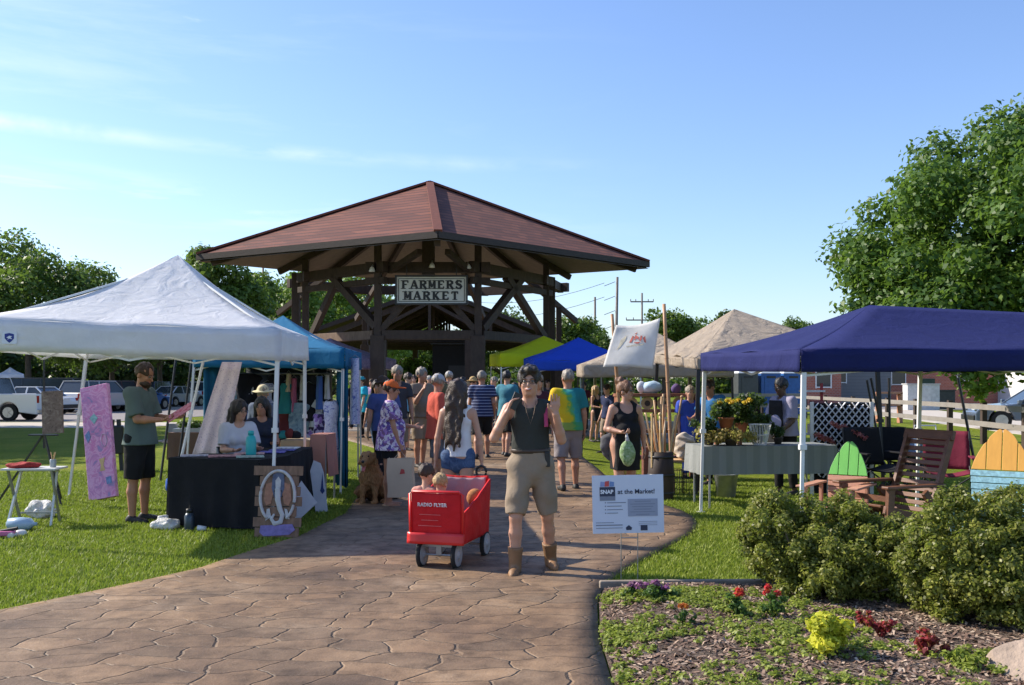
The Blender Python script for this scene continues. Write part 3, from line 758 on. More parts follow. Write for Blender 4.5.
nr = len(rows); Fq = np.array([(i * (nc + 1) + k, i * (nc + 1) + k + 1, (i + 1) * (nc + 1) + k + 1, (i + 1) * (nc + 1) + k) for i in range(nr - 1) for k in range(nc)])
Vp = np.array(Vp)
lowL = Vp.reshape(nr, nc + 1, 3)[:, 0].copy(); lowR = Vp.reshape(nr, nc + 1, 3)[:, -1].copy(); lowL[:, 2] -= .06; lowR[:, 2] -= .06
k0 = len(Vp); Vp = np.concatenate([Vp, lowL, lowR]); ex_ = []
for i in range(nr - 1):
    ex_.append((k0 + i, i * (nc + 1), (i + 1) * (nc + 1), k0 + i + 1)); ex_.append((i * (nc + 1) + nc, k0 + nr + i, k0 + nr + i + 1, (i + 1) * (nc + 1) + nc))
struct(np_mesh('path', Vp, np.concatenate([Fq, np.array(ex_)]), pm))

# flower bed: mulch sheet and concrete kerb
BT = [(.70, 7.47), (1.2, 7.50), (1.9, 7.52), (2.6, 7.55), (3.6, 7.7), (5, 7.75), (8, 7.8)]
def bed_l(y): return edge(PR, y) + .012
mm_, n, l, b = nt('mulch'); v = coord(n, l, (1, 1, 1))
a_ = noise(n, l, v, 45, 4, .7, 1); b_ = noise(n, l, v, 3, 4)
c = mix(n, l, ramp(n, l, a_.outputs['Fac'], [(.3, (.06, .038, .028)), (.5, (.17, .125, .09)), (.7, (.34, .28, .22))]), ramp(n, l, b_.outputs['Fac'], [(.3, (.7, .65, .6)), (.7, (1.15, 1.1, 1.1))]), 1, 'MULTIPLY')
l.new(c, b.inputs['Base Color']); b.inputs['Roughness'].default_value = .95; bump(n, l, b, a_.outputs['Fac'], 1, .05)
mb = MB(); NY, NX = 40, 50; rb = random.Random(3)
def bedpt(i, j):
    x_ = i / NX; yf = j / NY
    top = 7.5; y = 3.2 + (top - 3.2) * yf; x0 = float(bed_l(y)); x = x0 + (8 - x0) * x_ ** 1.5
    if j == NY: y = float(np.interp(x, [p[0] for p in BT], [p[1] for p in BT])) - .04
    ed = min(1, (x - x0) / .25); z = .012 + ed * (.023 + .03 * math.sin(x * 1.7 + y) + .012 * rb.random()) + .04 * min(1, (x - x0) / .8)
    return (x, y, z)
vs = [bedpt(i, j) for i in range(NX + 1) for j in range(NY + 1)]
mb.add(vs, [(i * (NY + 1) + j, (i + 1) * (NY + 1) + j, (i + 1) * (NY + 1) + j + 1, i * (NY + 1) + j + 1) for i in range(NX) for j in range(NY)])
struct(mb.build('mulch_bed', mm_, smooth=True))
conc = M('concrete_kerb', (.24, .20, .155), rough=.85, var=.25, nscale=5, bmp=.5, bscale=40)
kb = MB()
for (x0, y0), (x1, y1) in zip(BT[:-1], BT[1:]):
    kb.beam((x0 - .02, y0, .02), (x1 + .02, y1, .02), .055, .11)
yy = np.arange(3.2, 7.47, .22)
for y0, y1 in []: kb.beam((float(edge(PR, y0)) + .004, y0 - .01, .0), (float(edge(PR, y1)) + .004, y1 + .01, .0), .03, .058)
struct(kb.build('kerb', conc, bevel=.012))

# roads and parking
asph = M('asphalt', (.23, .21, .20), rough=.9, var=.15, nscale=1.5, bmp=.4, bscale=80)
walk = M('sidewalk', (.48, .43, .36), rough=.9, var=.1, nscale=1.5, bmp=.3, bscale=60)
def flat(name, pts, mat, z, th=.05):
    m_ = MB(); N = len(pts); m_.add([(p[0], p[1], z) for p in pts] + [(p[0], p[1], z - th) for p in pts], [tuple(range(N))] + [(i, i + N, (i + 1) % N + N, (i + 1) % N) for i in range(N)])
    o = m_.build(name, mat); return struct(o)
flat('road', [(-120, 42), (-17, 41), (-13, 60), (-13, 66), (-120, 57)], asph, .012)
flat('sidewalk', [(-120, 36.2), (-14, 35.4), (-12, 40.2), (-120, 41.2)], walk, .016)
flat('parking_lot', [(-120, 66), (-17, 66), (-14, 100), (-120, 100)], asph, .012)
flat('road', [G(850, 413).to_tuple(), G(905, 419).to_tuple(), G(1060, 440).to_tuple(), G(1100, 429).to_tuple(), G(930, 409.5).to_tuple(), G(850, 407).to_tuple()], walk, .012)
flat('driveway', [(14, 64), (60, 52), (90, 78), (24, 84)], asph, .02)

# ------------------------------------------------------------------ grass, as blades in the near lawns
def grass(name, pts_fn, n_, seed, hgt=.028, wdt=.0045, mat=None):
    r = np.random.default_rng(seed); x, y = pts_fn(r, n_)
    N = len(x); z = gz(x, y)
    a = r.random(N) * 2 * PI; ht = hgt * (.5 + r.random(N)); ln = .7 * ht * r.normal(size=N); wd = wdt * (.6 + .8 * r.random(N)) * (1 + y / 14)
    ca, sa = np.cos(a), np.sin(a); V = np.empty((N, 3, 3))
    V[:, 0] = np.stack([x - ca * wd, y - sa * wd, z - .004], 1); V[:, 1] = np.stack([x + ca * wd, y + sa * wd, z - .004], 1)
    V[:, 2] = np.stack([x - sa * ln, y + ca * ln, z + ht], 1)
    o = np_mesh(name, V.reshape(-1, 3), np.arange(3 * N).reshape(-1, 3), mat, rnd=r.random(N)); return stuff(o)
grassm = leafmat('grass_blade', (.125, .170, .012), (.31, .36, .045), trans=.3, rough=.6)
def left_pts(r, n_):
    y = 6.2 + 11 * r.random(n_) ** 1.25; x = edge(PL, y) + .035 - 9 * r.random(n_); k = np.abs(x / y) < .62; return x[k], y[k]
def right_pts(r, n_):
    y = 7.6 + 8.5 * r.random(n_) ** 1.3; x = edge(PR, y) - .035 + 7 * r.random(n_); k = (np.abs(x / y) < .62); return x[k], y[k]
o = grass('grass', left_pts, 330000, 1, mat=grassm); o['label'] = 'short sunlit grass of the lawn under and around the left tents'; o['category'] = 'grass'
o = grass('grass', right_pts, 170000, 2, mat=grassm); o['label'] = 'short grass between the path, the kerb and the right canopies'; o['category'] = 'grass'

# mulch chips and low ground cover in the bed
r = np.random.default_rng(5); N = 26000
y = 3.9 + 3.5 * r.random(N); x0 = bed_l(y); x = x0 + .02 + (4.6 - x0) * r.random(N)
def bedz(x, y): return .018 + np.minimum(1, (x - bed_l(y)) / .25) * (.023 + .03 * np.sin(x * 1.7 + y)) + .04 * np.minimum(1, (x - bed_l(y)) / .8)
a = r.random(N) * 2 * PI; L = .008 + .022 * r.random(N); Wd = .003 + .006 * r.random(N); z = bedz(x, y) + .006 * r.random(N)
ca, sa = np.cos(a), np.sin(a); tz = r.normal(size=N) * .006
V = np.stack([np.stack([x - ca * L - sa * Wd, y - sa * L + ca * Wd, z - tz], 1), np.stack([x - ca * L + sa * Wd, y - sa * L - ca * Wd, z - tz + .003], 1),
              np.stack([x + ca * L + sa * Wd, y + sa * L - ca * Wd, z + tz + .003], 1), np.stack([x + ca * L - sa * Wd, y + sa * L + ca * Wd, z + tz], 1)], 1)
chipm, n, l, b = nt('mulch_chips'); at = n.new('ShaderNodeAttribute'); at.attribute_name = 'rnd'
l.new(ramp(n, l, at.outputs['Fac'], [(0, (.05, .028, .018)), (.45, (.19, .115, .08)), (.8, (.33, .23, .16)), (1, (.48, .37, .27))]), b.inputs['Base Color']); b.inputs['Roughness'].default_value = .9
stuff(np_mesh('mulch_chips', V.reshape(-1, 3), np.arange(4 * N).reshape(-1, 4), chipm, rnd=r.random(N)), 'loose bark chips and dry leaves scattered over the flower bed', 'mulch')
# ground cover plants: rosettes
N = 2400; cy = 4.0 + 3.2 * r.random(N) ** .9; cx = bed_l(cy) + .03 + 2.9 * r.random(N) ** 1.35 * (.35 + .65 * (7.6 - cy) / 3.4)
dens = np.sin(cx * 5.1 + 1.3 * np.sin(cy * 3)) + np.sin(cy * 6.3 + cx * 2.2) + r.normal(size=N) * .9; k = dens > .1; cx, cy = cx[k], cy[k]; Nc = len(cx)
cz = bedz(cx, cy); Cn = np.stack([cx, cy, cz + .012], 1)
V, Fq, rnd = leaves(Cn, .018 + .045 * r.random(Nc), Nc * 26, .0125, 9, squash=.55, shell=.2, up=1.2)
gcm = leafmat('groundcover_leaf', (.12, .16, .02), (.34, .39, .06), trans=.35)
stuff(np_mesh('ground_cover', V, Fq, gcm, rnd=rnd), 'yellow-green seedlings spreading in patches over the flower bed', 'ground cover')

# ------------------------------------------------------------------ trees
bark = M('bark', (.11, .085, .065), rough=.95, var=.3, nscale=8, bmp=.9, bscale=14, bdist=.03)
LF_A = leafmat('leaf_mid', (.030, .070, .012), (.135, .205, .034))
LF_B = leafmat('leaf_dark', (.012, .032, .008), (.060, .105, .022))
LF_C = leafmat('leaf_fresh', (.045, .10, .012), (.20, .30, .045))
LF_M = leafmat('leaf_maple', (.026, .072, .010), (.110, .200, .032))
def T_(px, top_py, y, rx, label, mat=LF_A, rz=None, n=9000, ls=.16, nc=26, seed=0, cr=None, group='background trees', cat='tree', nm='deciduous_tree', cz=None):
    top = H - (top_py - HY) / F * y; rz = rz or top * .42
    return tree(nm, label, (XA(px, y), y, 0), top, rx, rz, nc, cr or rx * .33, n, ls, mat, bark, seed or int(px) + 250, cat=cat, group=group, cz=cz, trunk_r=.22)
T_(28, 239, 68, 5.6, 'large round green tree at the far left, tallest of the trees beyond the parked cars', LF_A, n=26000, nc=60, cr=1.5, ls=.15)
T_(-62, 262, 66, 5, 'broad tree at the left picture edge behind the white pickup', LF_A, n=9000, nc=30)
T_(112, 288, 74, 4.2, 'low tree showing just right of the tallest left tree', LF_A)
T_(160, 300, 76, 4.6, 'dark tree behind the parked cars, hidden by the white canopy roof', LF_B)
T_(216, 246, 60, 2.9, 'slender tree rising between the white canopy peak and the pavilion roof', LF_A, n=13000, nc=34, rz=4.0)
T_(262, 282, 66, 3.4, 'leafy tree left of the pavilion posts behind the teal tent', LF_A, n=11000)
T_(306, 268, 74, 4.0, 'leafy tree seen between the left double posts of the pavilion', LF_C, n=12000)
T_(352, 276, 80, 4.6, 'pale green tree seen through the left bay of the pavilion', LF_C, n=12000)
T_(405, 300, 88, 4.5, 'tree hidden behind the farmers market sign', LF_A, n=6000)
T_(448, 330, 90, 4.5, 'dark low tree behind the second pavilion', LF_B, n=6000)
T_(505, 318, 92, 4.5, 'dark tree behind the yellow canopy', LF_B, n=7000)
T_(568, 318, 84, 2.8, 'small tree right of the pavilion above the bright blue canopy', LF_A, n=9000)
T_(602, 333, 88, 2.6, 'low tree left of the leaning utility pole', LF_A, n=6000)
T_(664, 309, 86, 3.2, 'tree behind the white cloth banner and bamboo pole', LF_A, n=9000)
T_(690, 318, 92, 3.0, 'tree right of the bamboo pole, behind the tan canopy', LF_A, n=6000)
T_(738, 306, 84, 2.2, 'dark treetop just above the tan canopy peak', LF_B, n=6000)
T_(797, 321, 98, 2.4, 'small treetop between the tan and the navy canopies', LF_A, n=4000)
T_(835, 335, 100, 4, 'low tree hidden behind the navy canopy ridge', LF_B, n=4000)
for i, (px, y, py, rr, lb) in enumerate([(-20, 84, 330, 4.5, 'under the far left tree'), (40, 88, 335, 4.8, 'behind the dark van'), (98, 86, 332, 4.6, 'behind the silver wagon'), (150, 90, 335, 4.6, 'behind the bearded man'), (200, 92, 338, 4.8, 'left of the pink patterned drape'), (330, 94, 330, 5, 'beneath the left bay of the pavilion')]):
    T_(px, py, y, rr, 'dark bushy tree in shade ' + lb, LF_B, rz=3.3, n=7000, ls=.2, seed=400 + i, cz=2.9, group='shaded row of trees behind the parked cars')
for i, (px, y, py, rr, lb) in enumerate([(398, 46, 343, 1.5, 'left of the black doorway'), (422, 48, 350, 1.2, 'touching the left edge of the black doorway'), (372, 50, 350, 1.3, 'behind the front left pavilion post')]):
    T_(px, py, y, rr, 'bright green arching shrub ' + lb, LF_C, rz=1.25, n=3500, ls=.14, seed=500 + i, cz=1.5, group='bright shrubs behind the pavilion', cat='shrub', nm='shrub')
# distant woods closing the horizon
rr = np.random.default_rng(8); Cw = []; Rw = []
for k in range(620):
    x = -150 + 330 * rr.random(); Cw.append((x, 118 + 14 * rr.random() + .0008 * x * x, rr.random() * 6.2 * (.7 + .3 * math.sin(x * .21) * math.sin(x * .07)))); Rw.append(1.8 + 1.4 * rr.random())
Vv, Fq, rnd = leaves(Cw, Rw, 60000, .36, 21, shell=.4); stuff(np_mesh('distant_woods', Vv, Fq, LF_B, rnd=rnd), 'low dark band of distant woods along the horizon', 'woods')
# big maple on the right
cs, rs = crown_clumps((0, 0, 0), 5.0, 4.6, 3.1, 220, .70, 77, .95)
for k in range(26): cs.append((-4.6 + 3.4 * (k % 7) / 7, -2.2 + 2.6 * ((k * 5) % 9) / 9, -1.9 + .85 * (k % 4) / 4 * (1 + k % 2))); rs.append(.72)
bt = thing('maple_tree', 'huge dense green maple behind the navy canopy at the right edge', 'tree', (XA(1066, 22), 22, 0))
Vv, Fq, rnd = leaves([(c[0], c[1], c[2] + 4.75) for c in cs], rs, 170000, .070, 5, shell=.4)
np_mesh('crown', Vv, Fq, LF_M, bt, rnd=rnd)
mb = MB(); mb.path([(0, 0, -.1), (.05, 0, 1.2), (-.05, 0, 2.6), (0, 0, 6.5)], [.38, .3, .25, .08], 12)
for i in range(16):
    c = Vector(cs[i * 7]) + Vector((0, 0, 4.95)); a = Vector((0, 0, 2.3 + .1 * (i % 5))); mb.path([a, a.lerp(c, .5) + Vector((0, 0, .4)), c], [.12, .08, .03], 7)
mb.build('trunk', bark, bt, smooth=True)
cs, rs = crown_clumps((0, 0, 0), 2.0, 2.0, 1.5, 30, .5, 79, .9)
b2 = thing('young_tree', 'low lighter green tree under the big maple at the right edge', 'tree', (XA(1056, 19), 19, 0))
Vv, Fq, rnd = leaves([(c[0], c[1], c[2] + 2.6) for c in cs], rs, 16000, .075, 15, shell=.45); np_mesh('crown', Vv, Fq, LF_C, b2, rnd=rnd)
MB().path([(0, 0, -.1), (.02, 0, 1.3), (0, 0, 2.8)], [.09, .07, .03], 8).build('trunk', bark, b2, smooth=True)
# shade tree outside the left edge (its shadow lies across the far lawn)
for i, (x, y) in enumerate([(-24, 27.5), (-27, 34)]):
    tree('deciduous_tree', 'tree beyond the left picture edge that shades the far lawn' if i == 0 else 'second tree beyond the left picture edge', (x, y, 0), 10.5, 5.6, 4.2, 40, 2.0, 12000, .25, LF_A, bark, 600 + i, group='background trees')

# hedges in front on the right: rounded azalea bushes made of small leaves
def bush(label, cx, cy, parts, n_, seed, size=.0145):
    t = thing('azalea_bush', label, 'bush', (cx, cy, 0), 0, 'clipped bushes by the flower bed')
    rr = np.random.default_rng(seed); C = []; R = []
    for (x, y, z, a, b_, c) in parts:
        for k in range(int(34 * a * c / .1) + 12):
            d = rr.normal(size=3); d /= np.linalg.norm(d); q = .72 + .2 * rr.random()
            p = (x - cx + d[0] * a * q, y - cy + d[1] * b_ * q, z + d[2] * c * q)
            if p[2] < .05: continue
            C.append(p); R.append(.05 + .05 * rr.random())
        for k in range(30):
            d = rr.normal(size=3); d /= np.linalg.norm(d); q = .6 * rr.random(); p = (x - cx + d[0] * a * q, y - cy + d[1] * b_ * q, max(.12, z + d[2] * c * q)); C.append(p); R.append(.1)
    V, Fq, rnd = leaves(C, R, n_, size, seed, squash=1, shell=.35, up=.5)
    np_mesh('foliage', V, Fq, BUSH, t, rnd=rnd)
    mb = MB()
    for k in range(16):
        p = C[(k * 37) % len(C)]; mb.path([(p[0] * .15, p[1] * .15, -.03), (p[0] * .6, p[1] * .6, p[2] * .45), p], [.014, .009, .004], 5)
    mb.build('stems', bark, t)
BUSH = leafmat('azalea_leaf', (.045, .060, .012), (.33, .335, .060), trans=.35, rough=.45)
bush('rounded green bush left of the wooden slatted chair, smaller of the two', 2.3, 7.3, [(2.08, 7.3, .42, .37, .40, .37), (2.50, 7.4, .40, .38, .42, .36), (2.80, 7.2, .34, .30, .36, .32), (2.3, 7.05, .27, .45, .38, .26), (2.7, 7.0, .24, .36, .34, .24)], 105000, 31)
bush('large rounded green bush at the right edge in front of the yellow-topped chair', 3.3, 6.5, [(3.12, 6.5, .50, .44, .45, .42), (3.55, 6.6, .53, .46, .5, .42), (2.93, 6.4, .36, .33, .38, .36), (3.35, 6.15, .30, .50, .38, .30), (3.7, 6.2, .34, .4, .4, .33)], 125000, 32)
# ------------------------------------------------------------------ pop-up canopies
WHITEM = M('white_metal', (.72, .72, .70), rough=.35, var=.05, bmp=0)
GREYM = M('grey_metal', (.32, .33, .34), rough=.4, metal=.6, var=.1, bmp=0)
BLACKM = M('black_metal', (.022, .022, .024), rough=.4, var=.1, bmp=0)
BLACKP = M('black_plastic', (.018, .018, .018), rough=.5, var=.1, bmp=0)
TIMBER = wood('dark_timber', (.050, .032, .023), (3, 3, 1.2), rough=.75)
PINE = wood('pale_wood', (.50, .32, .16), (3, 3, 9), rough=.7, var=.2)
def lerp(a, b, t): return Vector(a) * (1 - t) + Vector(b) * t
def canopy(label, corners, peaks, feet, mat, val=.33, sag=.16, legmat=WHITEM, ridge_pairs=None, scallop=.0, truss=True, seed=0, legr=.018, wrinkle=.012, cat='canopy', valmat=None, foot_drop=True):
    """corners: valance top points in order; peaks: one or two ridge points; feet: leg foot positions"""
    c = [Vector(p) for p in corners]; ctr = sum(c, Vector()) / len(c)
    t = thing('canopy_tent', label, cat, (ctr.x, ctr.y, float(gz(ctr.x, ctr.y))), 0, 'pop-up canopies of the market')
    pk = [Vector(p) for p in peaks]; n = len(c); r = random.Random(seed)
    def near(p): return min(pk, key=lambda q: (q - p).length)
    mb = MB(); NU, NV = 16, 14
    for i in range(n):
        a, b = c[i], c[(i + 1) % n]; pa, pb = near(a), near(b); ph = r.random() * 6
        def fn(u, v, a=a, b=b, pa=pa, pb=pb, ph=ph):
            e = a.lerp(b, u); p = pa.lerp(pb, u); q = e.lerp(p, v)
            q = q - Vector((0, 0, sag * math.sin(PI * v) * (1 - .0 * v)))
            q.z += wrinkle * math.sin(u * 17 + ph + 4 * v) * math.sin(PI * u) * (1 - v) - .05 * math.sin(PI * u) * (1 - v) ** 2 * val
            return q
        mb.sheet(fn, NU, NV)
    roof = mb.build('roof', mat, t, world=True, smooth=True, solid=.003)
    vb = MB()
    for i in range(n):
        a, b = c[i], c[(i + 1) % n]; out = Vector(((b - a).y, -(b - a).x, 0)).normalized(); ph = r.random() * 6
        if out.dot((a + b) / 2 - ctr) < 0: out = -out
        def fn(u, v, a=a, b=b, ph=ph, out=out):
            q = a.lerp(b, u); q = q + out * (.004 + .012 * v * math.sin(u * 23 + ph)) + Vector((0, 0, -.05 * math.sin(PI * u) * val * (1 - v) - val * v - scallop * v * abs(math.sin(u * PI * 6))))
            return q
        vb.sheet(fn, 30, 4)
    vb.build('valance', valmat or mat, t, world=True, smooth=True, solid=.003)
    for i, f in enumerate(feet):
        if f is None: continue
        f = Vector(f); top = c[i] if i < n else f + Vector((0, 0, 2)); inw = (ctr - top); inw.z = 0; inw.normalize()
        tp = top + inw * .05 + Vector((0, 0, -.03))
        lg = MB(); md = lerp(f, tp, .52); lg.beam(f, md, legr * 1.5); lg.beam(md, tp, legr * 2); lg.box(md, (legr * 3, legr * 3, .05)); lg.box(f + Vector((0, 0, .008)), (.09, .09, .012))
        lg.build('leg', legmat, t, world=True)
    if truss:
        tr = MB()
        for i in range(n):
            a, b = c[i], c[(i + 1) % n]; dz = Vector((0, 0, -.06)); dl = Vector((0, 0, -val * 1.15))
            ai, bi = lerp(a, ctr, .03), lerp(b, ctr, .03); m_ = lerp(ai, bi, .5)
            for u, v in ((ai, m_), (m_, bi)):
                tr.beam(u + dz, v + dl, .012, .022); tr.beam(u + dl, v + dz, .012, .022)
            p = near(a); tr.beam(lerp(a, ctr, .03) + dz, p + Vector((0, 0, -.08 - sag * .3)) , .014, .022)
        tr.build('truss', legmat, t, world=True)
    return t, c
WCAN = fabric('white_canopy_cloth', (.88, .89, .92), trans=.52, var=.04, fold=.5, fs=5, fd=.05)
wt, wc = canopy('big white pop-up canopy at the left with a small blue emblem on its valance',
    [(-2.43, 10.1, 2.18), (-2.83, 13.3, 2.26), (-6.1, 13.8, 2.30), (-5.5, 9.72, 2.28)], [(-4.07, 11.7, 3.18)],
    [(-2.53, 10.1, 0), (-2.86, 13.25, 0), (-6.37, 13.8, 0), (-5.75, 9.7, 0)], WCAN, val=.33, sag=.13, seed=3, legr=.02)
# emblem on the valance
a, b = wc[3], wc[0]; d = (b - a).normalized(); o_ = P(9, 0, 9.75); nrm = Vector((d.y, -d.x, 0))
pt = a + d * ((XA(3, 9.75) - a.x) / d.x) + nrm * .022; pt.z = 2.02
def shape(pts, o, th=.003): return MB().prism(pts, o, d, Vector((0, 0, 1)), th)
lm = M('emblem_white', (.75, .77, .85), rough=.6, var=.02, bmp=0); lb = M('emblem_blue', (.02, .04, .25), rough=.6, var=.02, bmp=0)
em = MB().box(pt + d * .065 + Vector((0, 0, .055)), (.14, .006, .12), Matrix.Rotation(math.atan2(d.y, d.x), 3, 'Z')).build('emblem', lm, wt, world=True)
mbs = MB().add([pt + nrm * .005 + d * (.065 + x) + Vector((0, 0, .055 + z)) for x, z in ((-.045, .04), (0, .05), (.045, .04), (.045, -.005), (.02, -.035), (0, -.05), (-.02, -.035), (-.045, -.005))], [tuple(range(8))]); mbs.build('shield', lb, em and wt, world=True)
MB().add([pt + nrm * .007 + d * (.065 + x) + Vector((0, 0, .055 + z)) for x, z in ((-.028, .002), (0, .022), (.03, .018), (.012, .008), (.03, -.012), (0, -.006), (-.02, -.02), (-.008, -.002))], [tuple(range(8))]).build('swoosh', lm, wt, world=True)

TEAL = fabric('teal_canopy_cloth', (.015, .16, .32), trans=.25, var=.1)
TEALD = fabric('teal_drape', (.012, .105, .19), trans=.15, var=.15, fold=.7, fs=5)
tt, tcn = canopy('teal blue canopy tent with hanging side drapes behind the white canopy',
    [(-2.43, 13.95, 2.13), (-2.62, 16.7, 2.15), (-4.75, 17.4, 2.2), (-5.0, 15.0, 2.17)], [(-3.72, 15.6, 2.72)],
    [(-2.5, 14.0, 0), (-2.62, 16.7, 0), (-4.8, 17.4, 0), (-5.08, 14.9, 0)], TEAL, val=.3, sag=.08, seed=4)
def drape(name, a, b, z0, z1, mat, parent, amp=.05, waves=5, top_in=0, solid=.004):
    a = Vector(a); b = Vector(b); d = (b - a); nn = Vector((d.y, -d.x, 0)).normalized()
    def fn(u, v):
        q = a.lerp(b, u) + nn * amp * math.sin(u * waves * 2 * PI) * (.3 + .7 * v); q.z = z0 + (z1 - z0) * v + .01 * math.sin(u * 9); return q
    return MB().sheet(fn, waves * 12, 6).build(name, mat, parent, world=True, smooth=True, solid=solid)
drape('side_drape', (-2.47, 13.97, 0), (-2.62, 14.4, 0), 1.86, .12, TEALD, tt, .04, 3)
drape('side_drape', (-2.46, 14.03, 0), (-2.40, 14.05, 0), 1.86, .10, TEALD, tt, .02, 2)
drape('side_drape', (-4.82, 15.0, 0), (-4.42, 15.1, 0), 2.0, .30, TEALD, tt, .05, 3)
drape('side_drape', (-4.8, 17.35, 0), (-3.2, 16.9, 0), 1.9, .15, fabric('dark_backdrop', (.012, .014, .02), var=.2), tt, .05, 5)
NAVY = fabric('navy_canopy_cloth', (.012, .017, .095), trans=.04, var=.08, fold=.4, fs=4, fd=.04)
nt_, nc_ = canopy('long navy blue canopy on white legs over the plant and chair stall at the right',
    [(2.36, 12.0, 1.99), (2.80, 9.3, 1.94), (8.2, 10.2, 1.98), (7.7, 13.1, 2.0), (5.3, 12.5, 1.98)], [(4.06, 10.9, 2.50), (6.7, 11.35, 2.42)],
    [(2.36, 12.0, 0), (2.80, 9.3, 0), (8.25, 10.15, 0), (7.75, 13.1, 0), (5.25, 12.45, 0)], NAVY, val=.22, sag=.045, seed=6, legr=.022)
TAN = fabric('tan_canopy_cloth', (.68, .58, .47), trans=.38, var=.08, fold=1, fs=2.6, fd=.22)
canopy('tan canopy with a creased peaked roof between the bamboo pole and the navy canopy',
    [(2.68, 13.9, 1.98), (5.6, 14.6, 2.05), (5.4, 17.7, 2.35), (2.53, 17, 2.14)], [(3.68, 15.9, 2.85)],
    [(2.66, 13.9, 0), (5.65, 14.6, 0), (5.4, 17.7, 0), (2.5, 17.1, 0)], TAN, val=.16, sag=.02, legmat=BLACKM, seed=8, legr=.028, wrinkle=.03)
canopy('low pale tan canopy behind the white cloth banner',
    [(1.38, 19, 2.0), (4.3, 18.6, 2.0), (4.6, 21.8, 2.05), (1.5, 22.2, 2.05)], [(2.95, 20.4, 2.78)],
    [(1.38, 19, 0), (4.3, 18.6, 0), (4.6, 21.8, 0), (1.5, 22.2, 0)], TAN, val=.26, sag=.07, legmat=BLACKM, seed=9)
BLUE = fabric('bright_blue_cloth', (.03, .10, .62), trans=.3, var=.06)
canopy('bright blue canopy beside the yellow one, with a small cap on its peak',
    [(.55, 24, 2.22), (3.3, 24.4, 2.2), (3.3, 27.4, 2.3), (.3, 27.2, 2.34)], [(1.78, 25.7, 2.86)],
    [(.55, 24, 0), (3.3, 24.4, 0), (3.3, 27.4, 0), (.3, 27.2, 0)], BLUE, val=.27, sag=.05, seed=10)
YEL = fabric('yellow_canopy_cloth', (.80, .85, .03), trans=.40, var=.05)
canopy('bright yellow canopy in the middle distance right of the pavilion post',
    [(-.32, 26.6, 2.45), (2.6, 27.6, 2.45), (2.2, 30.6, 2.5), (-.68, 29.4, 2.52)], [(.95, 28.6, 3.05)],
    [(-.32, 26.6, .3), (2.6, 27.6, .3), (2.2, 30.6, .3), (-.68, 29.4, .3)], YEL, val=.36, sag=.05, seed=11)
PURP = blotch('purple_print', [(.10, .08, .16), (.22, .17, .26), (.32, .25, .32)], 9)
canopy('dull purple patterned canopy behind the teal tent, left of the front pavilion post',
    [(-4.3, 26.5, 2.35), (-3.5, 29, 2.35), (-6.4, 29.5, 2.35), (-6.9, 26.8, 2.35)], [(-5.3, 28, 2.95)],
    [(-4.3, 26.5, .3), (-3.5, 29, .3), (-6.4, 29.5, .3), (-6.9, 26.8, .3)], PURP, val=.3, sag=.05, seed=12)
# far canopy top behind the vehicles
canopy('white canopy top far behind the white pickup', [P(-2, 374, 62), P(24, 374, 62), P(24, 374, 66), P(-2, 374, 66)], [P(10, 367, 64)],
    [P(-2, 374, 62) * 1, None, None, None][:0], WCAN, val=.25, sag=.05, truss=False, seed=13)

# ------------------------------------------------------------------ pavilion
def shingle():
    m, n, l, b = nt('red_brown_shingle'); v = coord(n, l)
    s = n.new('ShaderNodeSeparateXYZ'); l.new(v, s.inputs[0])
    z = mathn(n, l, 'MULTIPLY', s.outputs[2], 8.0)
    fr = mathn(n, l, 'FRACT', z); row = mathn(n, l, 'FLOOR', z)
    ang = mathn(n, l, 'ADD', mathn(n, l, 'MULTIPLY', s.outputs[0], 2.6), mathn(n, l, 'MULTIPLY', s.outputs[1], 1.9))
    u = mathn(n, l, 'ADD', ang, mathn(n, l, 'MULTIPLY', row, .37)); cu = mathn(n, l, 'FLOOR', u)
    cb = n.new('ShaderNodeCombineXYZ'); l.new(cu, cb.inputs[0]); l.new(row, cb.inputs[1])
    wn = n.new('ShaderNodeTexWhiteNoise'); l.new(cb.outputs[0], wn.inputs['Vector'])
    t = noise(n, l, v, .7, 5)
    col = mix(n, l, ramp(n, l, wn.outputs['Value'], [(0, (.095, .023, .012)), (.5, (.130, .034, .018)), (1, (.175, .052, .028))]), ramp(n, l, t.outputs['Fac'], [(.3, (.93,) * 3), (.7, (1.05,) * 3)]), 1, 'MULTIPLY')
    gap = mathn(n, l, 'LESS_THAN', fr, .24); col = mix(n, l, col, (.050, .015, .011), gap)
    l.new(col, b.inputs['Base Color']); b.inputs['Roughness'].default_value = .85
    bump(n, l, b, mathn(n, l, 'SUBTRACT', wn.outputs['Value'], mathn(n, l, 'MULTIPLY', fr, 1.5)), .6, .03)
    return m
SHING = shingle()
SOFF = wood('soffit_board', (.22, .175, .135), (1, 6, 6), rough=.8, var=.15)
FASC = wood('fascia', (.040, .028, .022), (2, 2, 8), rough=.7)
LITT = wood('sunlit_timber', (.16, .105, .07), (3, 3, 1.2), rough=.8)  # dark timber with sunlight put into its colour, for the left tie beam
N_, L_, R_c = Vector((-1.85, 24, 5.42)), Vector((-9.29, 28.3, 5.42)), Vector((4.28, 30.0, 5.42))
B_ = L_ + R_c - N_; AP = Vector((-2.5, 29.15, 7.72)); gzP = .4
pv = thing('market_pavilion', 'large open timber pavilion with a red-brown shingled hip roof', 'pavilion', (AP.x, AP.y, gzP))
cs4 = [N_, R_c, B_, L_]
mb = MB()
for i in range(4):
    a, b = cs4[i], cs4[(i + 1) % 4]
    mb.sheet(lambda u, v, a=a, b=b: a.lerp(b, u).lerp(AP, v), 1, 8)
roof = mb.build('roof', SHING, pv, world=True)
mb = MB()                                                     # ridge caps
